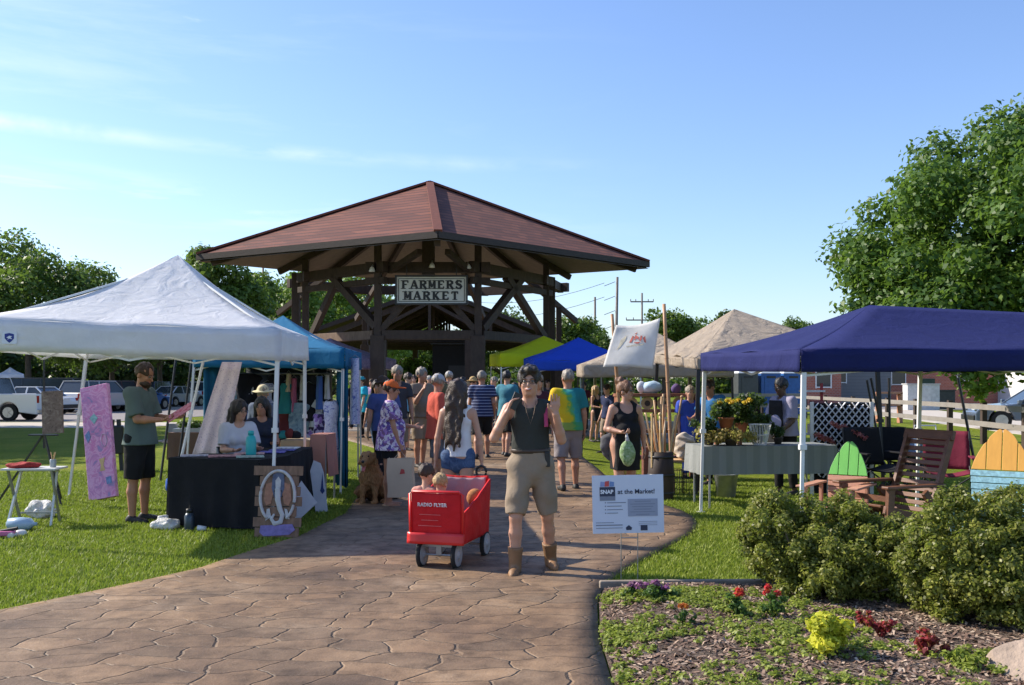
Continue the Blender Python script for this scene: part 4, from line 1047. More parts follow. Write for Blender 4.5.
for p in cs4: mb.beam(p + Vector((0, 0, .03)), AP + Vector((0, 0, .03)), .22, .06)
rc = mb.build('ridge_cap', M('ridge_tile', (.15, .042, .024), rough=.8, var=.2, nscale=9), roof); 
rc.data.transform(Matrix.Translation((-AP.x, -AP.y, -gzP))) if True else None
mb = MB(); dn = Vector((0, 0, -.03))
for i in range(4):
    a, b = cs4[i], cs4[(i + 1) % 4]; ctr = Vector((AP.x, AP.y, 0))
    mb.sheet(lambda u, v, a=a, b=b: (a.lerp(b, u).lerp(AP, v)) + Vector((0, 0, -.20)), 1, 1)
mb.build('soffit', SOFF, pv, world=True)
mb = MB()
for i in range(4):
    a, b = cs4[i], cs4[(i + 1) % 4]; mb.beam(a + Vector((0, 0, -.07)), b + Vector((0, 0, -.07)), .07, .17)
mb.build('fascia', FASC, pv, world=True)
posts = dict(A1=(-3.84, 27.5), A2=(-.97, 27.5), C1=(1.10, 31.0), C2=(1.62, 33.2), B1=(-6.45, 30), B2=(-7.15, 32), D1=(-5.2, 34.0), D2=(-1.2, 34.6))
pos = {k: Vector((x, y, gzP)) for k, (x, y) in posts.items()}
order = ['A1', 'A2', 'C1', 'C2', 'D2', 'D1', 'B2', 'B1']
def zr(p, sub=.35):                                            # underside height of the roof above a point
    best = 99
    for i in range(4):
        a, b = cs4[i], cs4[(i + 1) % 4]; nrm = (b - a).cross(AP - a)
        if nrm.z < 0: nrm = -nrm
        z = a.z - (nrm.x * (p.x - a.x) + nrm.y * (p.y - a.y)) / nrm.z; best = min(best, z)
    return best - sub
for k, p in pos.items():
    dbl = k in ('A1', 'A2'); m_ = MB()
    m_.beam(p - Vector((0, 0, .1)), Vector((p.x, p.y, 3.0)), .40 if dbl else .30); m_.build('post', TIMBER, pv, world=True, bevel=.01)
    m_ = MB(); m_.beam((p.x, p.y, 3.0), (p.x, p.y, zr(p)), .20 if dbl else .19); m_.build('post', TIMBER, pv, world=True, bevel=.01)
for k, q in (('B1', (.0, .0)),):
    p = pos[k] + Vector((-.42, .5, 0)); MB().beam(p, (p.x, p.y, zr(p)), .22).build('post', TIMBER, pv, world=True, bevel=.01)
p = pos['C1'] + Vector((.22, 0.6, 0)); MB().beam(p, (p.x, p.y, zr(p)), .2).build('post', TIMBER, pv, world=True, bevel=.01)
RZ = 4.95
for i in range(8):
    a, b = pos[order[i]], pos[order[(i + 1) % 8]]; e = (b - a).normalized() * .35
    a0, b0 = Vector((a.x, a.y, RZ)) - e, Vector((b.x, b.y, RZ)) + e
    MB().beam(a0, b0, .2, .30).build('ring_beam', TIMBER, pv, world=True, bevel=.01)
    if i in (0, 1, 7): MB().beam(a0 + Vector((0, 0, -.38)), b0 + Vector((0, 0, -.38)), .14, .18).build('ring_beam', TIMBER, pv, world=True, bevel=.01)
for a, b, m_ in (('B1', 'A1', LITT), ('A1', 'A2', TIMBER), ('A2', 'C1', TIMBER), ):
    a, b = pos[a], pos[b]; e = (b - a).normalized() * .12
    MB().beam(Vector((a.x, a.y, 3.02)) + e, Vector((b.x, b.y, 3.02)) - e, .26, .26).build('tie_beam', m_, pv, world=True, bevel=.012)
def brace(a, za, b, zb, f0, f1, w=.17):
    a, b = pos[a], pos[b]; p = a.lerp(b, f0); q = a.lerp(b, f1); MB().beam((p.x, p.y, za), (q.x, q.y, zb), w, w * 1.1).build('brace', TIMBER, pv, world=True, bevel=.008)
brace('B1', 3.15, 'A1', 4.85, .10, .48); brace('B1', 3.25, 'A1', 4.85, .985, .40, .2)
brace('A2', 3.2, 'C1', 4.85, .05, .60, .2); brace('A2', 4.85, 'C1', 3.1, .38, .97, .2)
brace('A1', 3.15, 'A2', 3.95, .03, .27, .16); brace('A1', 3.95, 'A2', 3.15, .73, .97, .16)
for k in order:                                               # rafters from the ring to the eaves and the apex
    p = Vector((pos[k].x, pos[k].y, zr(pos[k], .30))); out = Vector((p.x - AP.x, p.y - AP.y, 0)).normalized()
    q = p + out * .9; q.z = zr(q, .30); t_ = AP + Vector((0, 0, -.42))
    MB().beam(q, t_, .13, .17).build('rafter', TIMBER, pv, world=True)
for i, cpt in enumerate(cs4):
    MB().beam(cpt + Vector((0, 0, -.36)) + (AP - cpt) * .06, AP + Vector((0, 0, -.5)), .16, .2).build('hip_rafter', TIMBER, pv, world=True)
# fan of struts below the near hip corner, as a bracket
nb = Vector((-2.1, 25.6, 0))
MB().beam((-3.5, 27.5, 4.85), (-2.5, 26.0, 5.2), .15).build('bracket', TIMBER, pv, world=True)
MB().beam((-1.2, 27.5, 4.85), (-1.75, 26.0, 5.2), .15).build('bracket', TIMBER, pv, world=True)
MB().beam((-2.4, 27.6, 4.75), (-2.4, 27.6, 6.2), .34).build('king_post', TIMBER, pv, world=True)
slab = MB(); pts = [(-10.2, 28.3), (-1.9, 23.2), (5.2, 30), (-3, 35.6)]
struct(slab.add([(x, y, gzP + .045) for x, y in pts] + [(x, y, gzP - .2) for x, y in pts], [(0, 1, 2, 3)] + [(i, i + 4, (i + 1) % 4 + 4, (i + 1) % 4) for i in range(4)]).build('pavilion_floor', M('slab_concrete', (.30, .26, .22), rough=.9, nscale=2, bmp=.3)))
for i, (px, py) in enumerate(((372, 270), (432, 266), (468, 267))):
    p = P(px, py, 27.2); lt = thing('flood_light', ['small white lamp on the pavilion beam left of the sign', 'small white lamp on the beam right above the sign', 'small white lamp on the beam above the sign\'s right end'][i], 'lamp', p)
    MB().lathe((0, 0, 0), [(.02, .1), (.06, .06), (.09, -.03), (.08, -.05)], 12).build('lamp_shade', WHITEM, lt, smooth=True); MB().tube((0, 0, .1), (0, .15, .16), .02).build('bracket', GREYM, lt)

# hanging sign FARMERS MARKET with slab-serif letters
SGN = M('sign_white', (.62, .62, .57), rough=.6, var=.06, nscale=3, bmp=.1); SGB = M('sign_black', (.015, .015, .015), rough=.5, var=.1, bmp=0)
sy = 27.15; s0, s1 = P(396, 304, sy), P(467, 276, sy); sw_, sh_ = s1.x - s0.x, s1.z - s0.z
sg = thing('market_sign', 'white rectangular sign reading FARMERS MARKET hanging under the pavilion roof', 'sign', (s0.x, sy, s0.z))
MB().box((sw_ / 2, .03, sh_ / 2), (sw_, .05, sh_)).build('board', SGN, sg, bevel=.006)
fr = MB()
for q in (0, 1):
    fr.box((sw_ / 2, -.004, q * sh_), (sw_ + .05, .09, .045)); fr.box((q * sw_, -.004, sh_ / 2), (.045, .086, sh_ - .045))
fr.build('frame', SGB, sg)
ln = MB(); ii = .075
for q in (0, 1):
    ln.box((sw_ / 2, .0, ii + q * (sh_ - 2 * ii)), (sw_ - 2 * ii, .012, .016)); ln.box((ii + q * (sw_ - 2 * ii), .0, sh_ / 2), (.016, .0118, sh_ - 2 * ii - .016))
ln.build('border_line', SGB, sg)
GL = {  # strokes on a 1 x 1.2 cell: (x0,y0,x1,y1,weight)
 'F': [(.25, 0, .25, 1.2, 1), (.25, 1.13, .9, 1.13, .6), (.25, .62, .7, .62, .5)], 'A': [(.08, 0, .5, 1.2, .6), (.92, 0, .5, 1.2, 1), (.25, .4, .75, .4, .5)],
 'R': [(.22, 0, .22, 1.2, 1), (.22, 1.13, .6, 1.13, .6), (.6, 1.13, .82, 1.0, .8), (.82, 1.0, .82, .78, 1), (.82, .78, .6, .62, .8), (.22, .62, .6, .62, .6), (.5, .62, .9, 0, 1)],
 'M': [(.14, 0, .14, 1.2, .7), (.14, 1.2, .5, .25, 1), (.5, .25, .86, 1.2, .6), (.86, 0, .86, 1.2, 1)], 'E': [(.25, 0, .25, 1.2, 1), (.25, 1.13, .88, 1.13, .6), (.25, .62, .7, .62, .5), (.25, .07, .9, .07, .6)],
 'S': [(.85, .95, .65, 1.15, .7), (.65, 1.15, .35, 1.15, .7), (.35, 1.15, .17, .92, 1), (.17, .92, .3, .7, 1), (.3, .7, .7, .52, 1.1), (.7, .52, .84, .3, 1), (.84, .3, .66, .06, .9), (.66, .06, .35, .06, .7), (.35, .06, .14, .28, .7)],
 'K': [(.22, 0, .22, 1.2, 1), (.3, .5, .85, 1.15, .6), (.42, .65, .88, 0, 1)], 'T': [(.5, 0, .5, 1.2, 1), (.08, 1.13, .92, 1.13, .6)],
 'N': [(.2, 0, .2, 1.2, 1), (.2, 1.2, .8, 0, 1), (.8, 0, .8, 1.2, 1)], 'P': [(.22, 0, .22, 1.2, 1), (.22, 1.13, .65, 1.13, .8), (.65, 1.13, .85, .95, .9), (.85, .95, .85, .72, 1), (.85, .72, .65, .55, .9), (.22, .55, .65, .55, .8)]}
SER = {'F': [(.25, 0), (.25, 1.2), ], 'A': [(.1, 0), (.9, 0)], 'R': [(.22, 0), (.22, 1.2), (.92, 0)], 'M': [(.14, 0), (.1, 1.2), (.9, 1.2), (.86, 0)], 'E': [(.2, 0), (.2, 1.2)], 'K': [(.22, 0), (.22, 1.2), (.85, 1.2), (.9, 0)], 'T': [(.5, 0)], 'S': []}
SERV = {'F': [(.88, 1.0)], 'E': [(.87, 1.0), (.88, .2)], 'T': [(.1, 1.0), (.9, 1.0)], 'S': [(.84, 1.05), (.15, .15)]}
def letters(mb, word, x0, z0, w, h, gap, y, wt=.20, serif=True, slant=0, th=.01):
    for i, ch in enumerate(word):
        ox = x0 + i * (w + gap); sx_, sz_ = w, h / 1.2
        def pt2(a, b): return Vector((ox + a * sx_ + slant * b * sz_, y, z0 + b * sz_))
        for j, (a, b, c, d, k) in enumerate(GL[ch]):
            p, q = pt2(a, b), pt2(c, d); e = (q - p).normalized() * wt * w * .28 * k
            if (abs(a - c) < .01 or abs(b - d) < .01) and b in (0, 1.2): pass
            e2 = e if ch in 'SRP' and j else e * .3
            yy = Vector((0, -.0004 * j, 0)); mb.beam(p - e2 + yy, q + e2 + yy, wt * w * k, th) if False else mb.prism_stroke(p - e2 + yy, q + e2 + yy, wt * w * k, th)
        if serif:
            for a, b in SER.get(ch, []): p = pt2(a, b) + Vector((0, -.003, (.03 if b < .5 else -.03) * h)); mb.box(p, (wt * w * 2.1, th, .08 * h))
            for a, b in SERV.get(ch, []): p = pt2(a, b) + Vector((0, -.0035, 0)); mb.box(p, (wt * w * .5, th, .24 * h))
def _ps(s, a, b, w, th):
    d = (b - a).normalized(); u = Vector((-d.z, 0, d.x)) * w / 2; k = Vector((0, th / 2, 0))
    return s.add([a - u - k, b - u - k, b + u - k, a + u - k, a - u + k, b - u + k, b + u + k, a + u + k], [(0, 1, 2, 3), (7, 6, 5, 4), (0, 4, 5, 1), (1, 5, 6, 2), (2, 6, 7, 3), (3, 7, 4, 0)])
MB.prism_stroke = _ps
tx = MB(); letters(tx, 'FARMERS', .155, sh_ * .545, .205, .235, .048, -.002, .33); letters(tx, 'MARKET', .225, sh_ * .15, .205, .235, .062, -.002, .33)
tx.build('lettering', SGB, sg)
for q in (.15, .85): MB().tube((sw_ * q, .03, sh_), (sw_ * q, .03, sh_ + .55), .012, n=6).build('hanger', BLACKM, sg)

# second, lower pavilion behind
p2 = thing('rear_pavilion', 'lower dark-roofed pavilion behind the big one, with timber posts', 'pavilion', (-3.6, 45, .4))
def hip(cx, cy, hx, hy, ze, za, nm='roof', mt=None, th=.12):
    mb = MB(); c4 = [Vector((cx - hx, cy - hy, ze)), Vector((cx + hx, cy - hy, ze)), Vector((cx + hx, cy + hy, ze)), Vector((cx - hx, cy + hy, ze))]; ap = Vector((cx, cy, za))
    for i in range(4): mb.add([c4[i], c4[(i + 1) % 4], ap], [(0, 1, 2)])
    return c4, mb
DKR = M('dark_roof', (.045, .033, .028), rough=.9, var=.2, nscale=2)
ys_ = 41.5
gb = MB(); e0, e1, apx = P(306, 333, ys_), P(552, 335, ys_), P(432, 288, ys_)
for dy in (0, 7.5):
    pass
v0 = [e0, e1, apx, e0 + Vector((0, 15, 0)), e1 + Vector((0, 15, 0)), apx + Vector((0, 15, 0))]
gb.add(v0, [(0, 2, 5, 3), (2, 1, 4, 5)]); gb.build('roof', DKR, p2, world=True, solid=.18)
for k in range(7):
    yy = ys_ + .3 + k * 2.2; m_ = MB(); q = Vector((0, yy - ys_, 0)); dz = Vector((0, 0, -.22))
    m_.beam(e0 + q + dz + Vector((.5, 0, 0)), apx + q + dz, .14, .24); m_.beam(e1 + q + dz - Vector((.5, 0, 0)), apx + q + dz, .14, .24); m_.beam(e0 + q + Vector((.3, .001, -.1)), e1 + q + Vector((-.3, .001, -.1)), .12, .26)
    for f in (.25, .5, .75): b_ = e0.lerp(e1, f); a_z = (lerp(e0, apx, f * 2) if f < .5 else lerp(apx, e1, f * 2 - 1)).z; m_.beam((b_.x, yy + .002, b_.z - .1), (b_.x, yy + .002, a_z - .25), .12)
    m_.beam(lerp(e0, e1, .25) + q, lerp(e0, e1, .5) + q + Vector((0, 0, 1.4)), .1, .14); m_.beam(lerp(e0, e1, .75) + q, lerp(e0, e1, .5) + q + Vector((0, 0, 1.4)), .1, .14)
    m_.build('truss', TIMBER, p2, world=True)
for x in (-8.0, -5.6, -1.9, .6, 1.6):
    for yy in (ys_ + .3, ys_ + 14.2): MB().beam((x, yy, .3), (x, yy, 3.8), .3).build('post', TIMBER, p2, world=True)
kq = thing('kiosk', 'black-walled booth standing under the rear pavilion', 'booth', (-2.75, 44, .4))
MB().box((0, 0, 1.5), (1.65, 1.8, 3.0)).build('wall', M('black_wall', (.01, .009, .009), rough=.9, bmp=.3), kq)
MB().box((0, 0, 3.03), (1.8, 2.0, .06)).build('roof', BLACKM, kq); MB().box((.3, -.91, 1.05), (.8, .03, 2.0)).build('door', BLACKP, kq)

# ------------------------------------------------------------------ utility poles
polem = wood('pole_wood', (.16, .13, .11), (4, 4, 1)); wires = []
for i, (px, py, y, lb, arms, lean) in enumerate([(595, 297, 95, 'plain thin utility pole, leftmost of the three right of the pavilion', 0, 0), (615, 277, 80, 'tallest utility pole with side insulators, behind the white banner', 1, .2), (642, 293, 110, 'utility pole with cross arms at its top, right of the white banner', 2, 0), (263, 268, 90, 'thin utility pole left of the pavilion', 1, 0)]):
    tp = P(px, py, y); t = thing('utility_pole', lb, 'utility pole', (tp.x, y, 0), 0, 'utility poles'); hgt = tp.z
    MB().tube((0, 0, -.1), (lean, 0, hgt), .16, .10, 8).build('pole', polem, t, smooth=True)
    if arms == 1:
        m_ = MB()
        for z in (.4, 1.6, 2.8, 4.0): m_.tube((0, 0, hgt - z), (-.9 if i != 3 else .8, 0, hgt - z - .35 * (i != 3)), .03, n=6)
        m_.build('insulators', GREYM, t)
    if arms == 2:
        m_ = MB(); 
        for z, w_ in ((1.0, 1.3), (3.1, 1.8)): m_.box((0, 0, hgt - z), (w_ * 2, .12, .14)); [m_.tube((x * w_, 0, hgt - z), (x * w_, 0, hgt - z + .3), .05, n=6) for x in (-1, -.55, .55, 1)]
        m_.build('cross_arms', polem, t)
    wires.append(tp)
def wire(a, b, sagm, lb):
    pts = [a.lerp(b, k / 12) - Vector((0, 0, sagm * 4 * (k / 12) * (1 - k / 12))) for k in range(13)]
    t = MB().path(pts, .022, 5).build('power_line', BLACKM); tag(t, lb, 'wire', 'power lines')
wire(P(615, 283, 80) + Vector((-.9, 0, 0)), P(470, 301, 108), .8, 'power line running left from the tallest utility pole, topmost')
wire(P(615, 297, 80) + Vector((-.9, 0, 0)), P(470, 316, 108), .8, 'power line running left from the tallest utility pole, lower')

# ------------------------------------------------------------------ fence on the right
FW = M('fence_rail', (.22, .20, .18), rough=.8, var=.15, nscale=3)
ft = thing('rail_fence', 'two-rail pale fence with dark posts crossing behind the navy canopy', 'fence', (13, 35, 0))
pts = [(11.6, 18.5), (12.3, 23), (13.0, 28.5), (13.3, 34), (13.7, 42), (14.1, 50), (14.4, 58)]
pts = [(x, y) for x, y in pts]; dense = []
for (x0, y0), (x1, y1) in zip(pts[:-1], pts[1:]):
    for k in range(2): dense.append((x0 + (x1 - x0) * k / 2, y0 + (y1 - y0) * k / 2))
dense.append(pts[-1])
for (x, y) in dense: MB().beam((x, y, -.1), (x, y, 1.13), .13).build('post', TIMBER, ft, world=True)
for (x0, y0), (x1, y1) in zip(dense[:-1], dense[1:]):
    for z in (.55, 1.0): MB().beam((x0 - .075, y0, z), (x1 - .075, y1, z), .045, .14).build('rail', FW, ft, world=True)
fl2 = thing('rail_fence', 'pale rail fence running left behind the vendors, under the navy canopy edge', 'fence', (10, 44, 0))
for k in range(9):
    x = 8 + k * .76; MB().beam((x, 44 + k * .25, -.1), (x, 44 + k * .25, 1.15), .11).build('post', TIMBER, fl2, world=True)
for z in (.6, 1.1): MB().beam((8, 43.93, z), (14.1, 45.93, z), .05, .15).build('rail', FW, fl2, world=True)

# ------------------------------------------------------------------ buildings right
def brickm():
    m, n, l, b = nt('red_brick'); v = coord(n, l); mp = n.new('ShaderNodeMapping'); mp.inputs['Rotation'].default_value = (PI / 2, 0, 0); l.new(v, mp.inputs[0])
    t = n.new('ShaderNodeTexBrick'); t.inputs['Color1'].default_value = (.42, .13, .08, 1); t.inputs['Color2'].default_value = (.33, .10, .065, 1); t.inputs['Mortar'].default_value = (.35, .28, .24, 1); t.inputs['Scale'].default_value = 2; l.new(mp.outputs[0], t.inputs['Vector'])
    l.new(t.outputs['Color'], b.inputs['Base Color']); b.inputs['Roughness'].default_value = .9; return m
BRK = brickm(); GLASS = M('window_glass', (.03, .04, .05), rough=.08, var=.1, bmp=0)
def block(label, x0, x1, y0, y1, hgt, wm, roofm, wins, door=None, nm='building', trim=None):
    t = thing(nm, label, 'building', ((x0 + x1) / 2, y0, 0)); trim = trim or WHITEM
    MB().box(((x0 + x1) / 2, (y0 + y1) / 2, hgt / 2), (x1 - x0, y1 - y0, hgt)).build('wall', wm, t, world=True)
    MB().box(((x0 + x1) / 2, (y0 + y1) / 2, hgt + .15), (x1 - x0 + .6, y1 - y0 + .6, .3)).build('roof', roofm, t, world=True)
    for (x, z, w, h) in wins:
        f = MB(); 
        for s in (-1, 1): f.box((x + s * w / 2, y0 - .03, z), (.08, .1, h + .16)); f.box((x, y0 - .031, z + s * h / 2), (w - .08, .1, .08))
        wo = f.build('window', trim, t, world=True); g = MB().box((x, y0 - .01, z), (w - .08, .04, h - .08)).build('pane', GLASS, wo); g.data.transform(Matrix.Translation((-t.location.x, -t.location.y, 0)))
    if door: x, w, h, dm = door; MB().box((x, y0 - .03, h / 2), (w, .08, h)).build('door', dm, t, world=True)
    return t
block('long red brick building beyond the rail fence', 29, 43.5, 82, 94, 4.2, BRK, M('flat_roof', (.12, .11, .1), rough=.9), [(33, 2.2, 1.2, 1.2), (38.7, 2.4, 1.4, 1.0)], (35.5, 1.2, 2.1, M('dark_green_door', (.02, .05, .03))))
block('grey metal-sided building left of the red brick one', 24.6, 30.0, 76, 88, 3.8, stripes('grey_siding', (.19, .19, .19), (.15, .15, .15), 4, 2, .85), M('grey_roof', (.2, .2, .2), rough=.7), [(26, 2.2, .9, .9)])
block('white building at the far right with dark doorways', 41.5, 60, 74, 86, 5.0, M('white_wall', (.62, .62, .60), rough=.8, var=.06), M('grey_roof'), [(43.5, 2.6, 1.0, 1.4), (51, 2.4, 1.6, 1.2)], (46, 1.6, 2.4, BLACKP))
block('orange-red brick shop front seen between the vendor and the lattice', 19, 24.0, 70, 80, 4.0, BRK, M('flat_roof'), [(20.5, 2.0, 1.2, 1.2), (22.7, 2.0, 1.1, 1.2)], None)
for i, (x, y, lb, c) in enumerate([(12.6, 52, 'dark grey portable toilet, left of the blue ones', (.05, .055, .06)), (13.9, 52.3, 'blue portable toilet between the dark one and the right one', (.02, .09, .30)), (15.2, 52.6, 'blue portable toilet, nearest to the seated vendor', (.015, .10, .33))]):
    t = thing('portable_toilet', lb, 'portable toilet', (x, y, 0), .1, 'portable toilets beyond the fence'); pm_ = M('toilet_wall_%d' % i, c, rough=.5)
    MB().box((0, 0, 1.1), (1.1, 1.15, 2.2)).build('wall', pm_, t, bevel=.03); MB().box((0, 0, 2.27), (1.15, 1.2, .14), taper=.8).build('roof', WHITEM, t, bevel=.02)
    MB().box((0, -.59, 1.08), (.72, .03, 1.9)).build('door', pm_, t, bevel=.01); MB().box((0, -.6, 2.0), (.5, .03, .12)).build('vent', BLACKP, t)
# small utility boxes and roadside pieces
for i, (px, py, y, w, h, c, lb, nm) in enumerate([(921, 404, 60, 2.0, 1.6, (.5, .5, .5), 'pale grey utility cabinet in front of the brick wall', 'utility_cabinet'), (937, 404, 62, 2.0, 1.2, (.03, .035, .03), 'dark green low utility cabinet beside the pale one', 'utility_cabinet'), (889, 403, 40, 1.0, .9, (.42, .20, .12), 'small orange wooden box stand hanging by the fence', 'wooden_stand')]):
    x = XA(px, y); t = thing(nm, lb, 'cabinet' if i < 2 else 'stand', (x, y, 0)); cm = M('cab_%d' % i, c, rough=.6)
    if i < 2: MB().box((0, 0, h / 2), (w, .8, h)).build('box', cm, t, bevel=.03); MB().box((0, -.41, h / 2), (w * .45, .03, h * .8)).build('door', cm, t); MB().box((0, 0, h + .03), (w + .1, .9, .06)).build('lid', cm, t)
    else:
        m_ = MB(); 
        for z in (.75, 1.25): m_.box((0, 0, z), (1.0, .4, .08))
        for s in (-1, 1): m_.box((s * .45, 0, .62), (.09, .4, 1.24))
        m_.build('frame', cm, t)

# ------------------------------------------------------------------ vehicles
TYRE = M('tyre_rubber', (.015, .015, .015), rough=.9, var=.1, bmp=.2); RIM = M('alloy_rim', (.45, .45, .46), rough=.3, metal=.8, var=.05, bmp=0)
LAMPR = M('tail_lamp_red', (.35, .01, .01), rough=.2, var=0, bmp=0); LAMPW = M('head_lamp', (.7, .72, .75), rough=.1, var=0, bmp=0)
def paint(nm, c):
    m = M('paint_' + nm, c, rough=.25, var=.03, nscale=1, bmp=0); m.node_tree.nodes['Principled BSDF'].inputs['Coat Weight'].default_value = .6; return m
def car(label, loc, rot, kind, pm_, group='cars parked beyond the left lawn', nm='parked_car', cat='car'):
    t = thing(nm, label, cat, loc, rot, group)
    L, Wd, Ht = dict(sedan=(4.7, 1.8, 1.45), suv=(4.7, 1.9, 1.78), van=(5.2, 1.95, 1.95), pickup=(5.7, 1.98, 1.9))[kind]; r = .34 if kind == 'sedan' else .38; zb = .28; belt = .92 if kind == 'sedan' else 1.1
    hw = L / 2; wx = (hw - .85, -hw + (.95 if kind != 'pickup' else 1.25))
    def arch(cx, n_=9): return [(cx + (r + .07) * math.cos(PI * (1 - k / n_)) * -1, max(zb, r + (r + .07) * math.sin(PI * k / n_))) for k in range(n_ + 1)]
    low = [(-hw, zb)] + sorted(arch(wx[1]), key=lambda p: p[0]) + sorted(arch(wx[0]), key=lambda p: p[0]) + [(hw, zb)]
    top = {'sedan': [(hw, .62), (hw - .15, .78), (1.0, belt + .02), (-1.7, belt + .05), (-hw + .05, belt - .02), (-hw, .7)], 'suv': [(hw, .75), (hw - .1, .98), (1.15, belt + .04), (-hw + .1, belt + .04), (-hw, .9)],
           'van': [(hw, .75), (hw - .15, 1.0), (1.5, belt + .05), (-hw + .06, belt + .05), (-hw, .8)], 'pickup': [(hw, .8), (hw - .05, 1.12), (1.2, 1.2), (-hw + .02, 1.2), (-hw, .8)]}[kind]
    out = low + top
    m_ = MB(); m_.prism(out, (0, Wd / 2, 0), (1, 0, 0), (0, 0, 1), Wd); m_.build('body', pm_, t, bevel=.05)
    gh = {'sedan': [(1.0, belt), (.25, Ht), (-1.0, Ht), (-1.75, belt)], 'suv': [(1.15, belt), (.45, Ht), (-hw + .45, Ht - .02), (-hw + .12, belt)], 'van': [(1.55, belt), (.9, Ht), (-hw + .25, Ht - .02), (-hw + .08, belt)], 'pickup': [(1.15, 1.17), (.5, Ht), (-.75, Ht - .02), (-.95, 1.17)]}[kind]
    def gprism(pts, w0, w1):
        mm = MB(); z0 = min(p[1] for p in pts); z1 = max(p[1] for p in pts); n_ = len(pts)
        def wv(z): return (w0 + (w1 - w0) * (z - z0) / (z1 - z0)) / 2
        vs = [(x, -wv(z), z) for x, z in pts] + [(x, wv(z), z) for x, z in pts]
        return mm.add(vs, [tuple(range(n_)), tuple(range(2 * n_ - 1, n_ - 1, -1))] + [(i, i + n_, (i + 1) % n_ + n_, (i + 1) % n_) for i in range(n_)])
    gprism(gh, Wd - .12, Wd - .42).build('windows', GLASS, t)
    rf = MB(); xa, xb = gh[1][0], gh[2][0]; zt = gh[1][1]
    rf.box(((xa + xb) / 2, 0, zt + .015), (xa - xb + .12, Wd - .40, .05)); bt_ = gh[0][1]
    for s in (-1, 1):
        for (xt, xb_) in ((gh[1][0], gh[0][0]), (gh[2][0], gh[3][0]), ((xa + xb) / 2 - .1, (xa + xb) / 2 - .05)) + (((xb * .6 + xa * .1 - .5, xb * .6 + xa * .1 - .55),) if kind in ('suv', 'van') else ()):
            rf.beam((xb_, s * (Wd / 2 - .06 + .008), bt_), (xt, s * (Wd / 2 - .20), zt), .09, .05)
    rf.build('roof', pm_, t, bevel=.015)
    for x in wx:
        for s in (-1, 1):
            y = s * (Wd / 2 - .11); w_ = MB(); w_.tube((x, y - .11, r), (x, y + .11, r), r, n=20); wo = w_.build('wheel', TYRE, t, bevel=.02)
            m_ = MB(); m_.tube((x, y + s * .10, r), (x, y + s * .122, r), r * .62, n=14); [m_.beam((x, y + s * .125, r), (x + math.cos(a) * r * .6, y + s * .125, r + math.sin(a) * r * .6), .05, .02) for a in [k * 1.257 for k in range(5)]]; m_.build('rim', RIM, wo)
    for s in (-1, 1):
        MB().box((hw - .03, s * (Wd / 2 - .28), .78), (.10, .36, .16)).build('headlight', LAMPW, t, bevel=.02)
        MB().box((-hw + .02, s * (Wd / 2 - .12), .95 if kind != 'sedan' else .8), (.07, .18, .32 if kind != 'sedan' else .16)).build('tail_light', LAMPR, t, bevel=.01)
        MB().box((.95, s * (Wd / 2 + .08), belt + .08), (.12, .18, .13)).build('mirror', pm_, t, bevel=.02)
    [MB().box((sx_ * hw, 0, .43), (.12, Wd - .1, .2)).build('bumper', BLACKP if kind != 'pickup' else RIM, t, bevel=.03) for sx_ in (-1, 1)]
    MB().box((-hw - .02, 0, .8), (.02, .5, .14)).build('number_plate', WHITEM, t)
    if kind == 'pickup': MB().box((-1.9, 0, 1.19), (1.8, Wd - .2, .03)).build('bed_cover', BLACKP, t)
    return t
pw, ps, pd, pb, pk_ = paint('white', (.72, .74, .76)), paint('silver', (.35, .37, .40)), paint('black', (.02, .022, .03)), paint('blue', (.04, .12, .32)), paint('maroon', (.05, .012, .012))
car('white pickup truck driving past at the left edge, nearest of the vehicles', (XA(-20, 42.5), 42.8, 0), PI, 'pickup', pw, nm='pickup_truck', cat='pickup truck')
car('white car parked just behind the white pickup', (XA(30, 52), 52, 0), PI - .25, 'sedan', pw)
car('large dark van parked behind the standing canvas easel', (XA(52, 56), 57, 0), .15, 'van', pd)
car('silver-blue SUV parked behind the pink painting', (XA(92, 55), 56, 0), 1.2, 'suv', ps)
car('dark maroon SUV with a pale roof parked right of the pink painting', (XA(115, 58), 58.5, 0), 1.35, 'suv', pk_)
car('small blue car parked left of the bearded man', (XA(132, 60), 61, 0), 1.3, 'sedan', pb)
for i, (px, y, k, m_, lb) in enumerate([(8, 70, 'suv', pd, 'dark SUV behind the white pickup'), (68, 74, 'suv', ps, 'silver SUV in the rear row above the dark van'), (104, 76, 'sedan', pw, 'white sedan in the rear row behind the maroon SUV'), (158, 72, 'suv', pd, 'dark SUV seen just right of the bearded man\'s face'), (178, 70, 'sedan', ps, 'silver sedan left of the teal tent leg'), (214, 74, 'suv', pw, 'white SUV behind the teal tent')]):
    car(lb, (XA(px, y), y, 0), 1.4 + .2 * math.sin(i), k, m_)
car('dark blue-grey sedan at the right edge beyond the rail fence', (XA(1040, 34), 34, 0), PI - .2, 'sedan', paint('slate', (.10, .13, .18)), 'cars on the right')
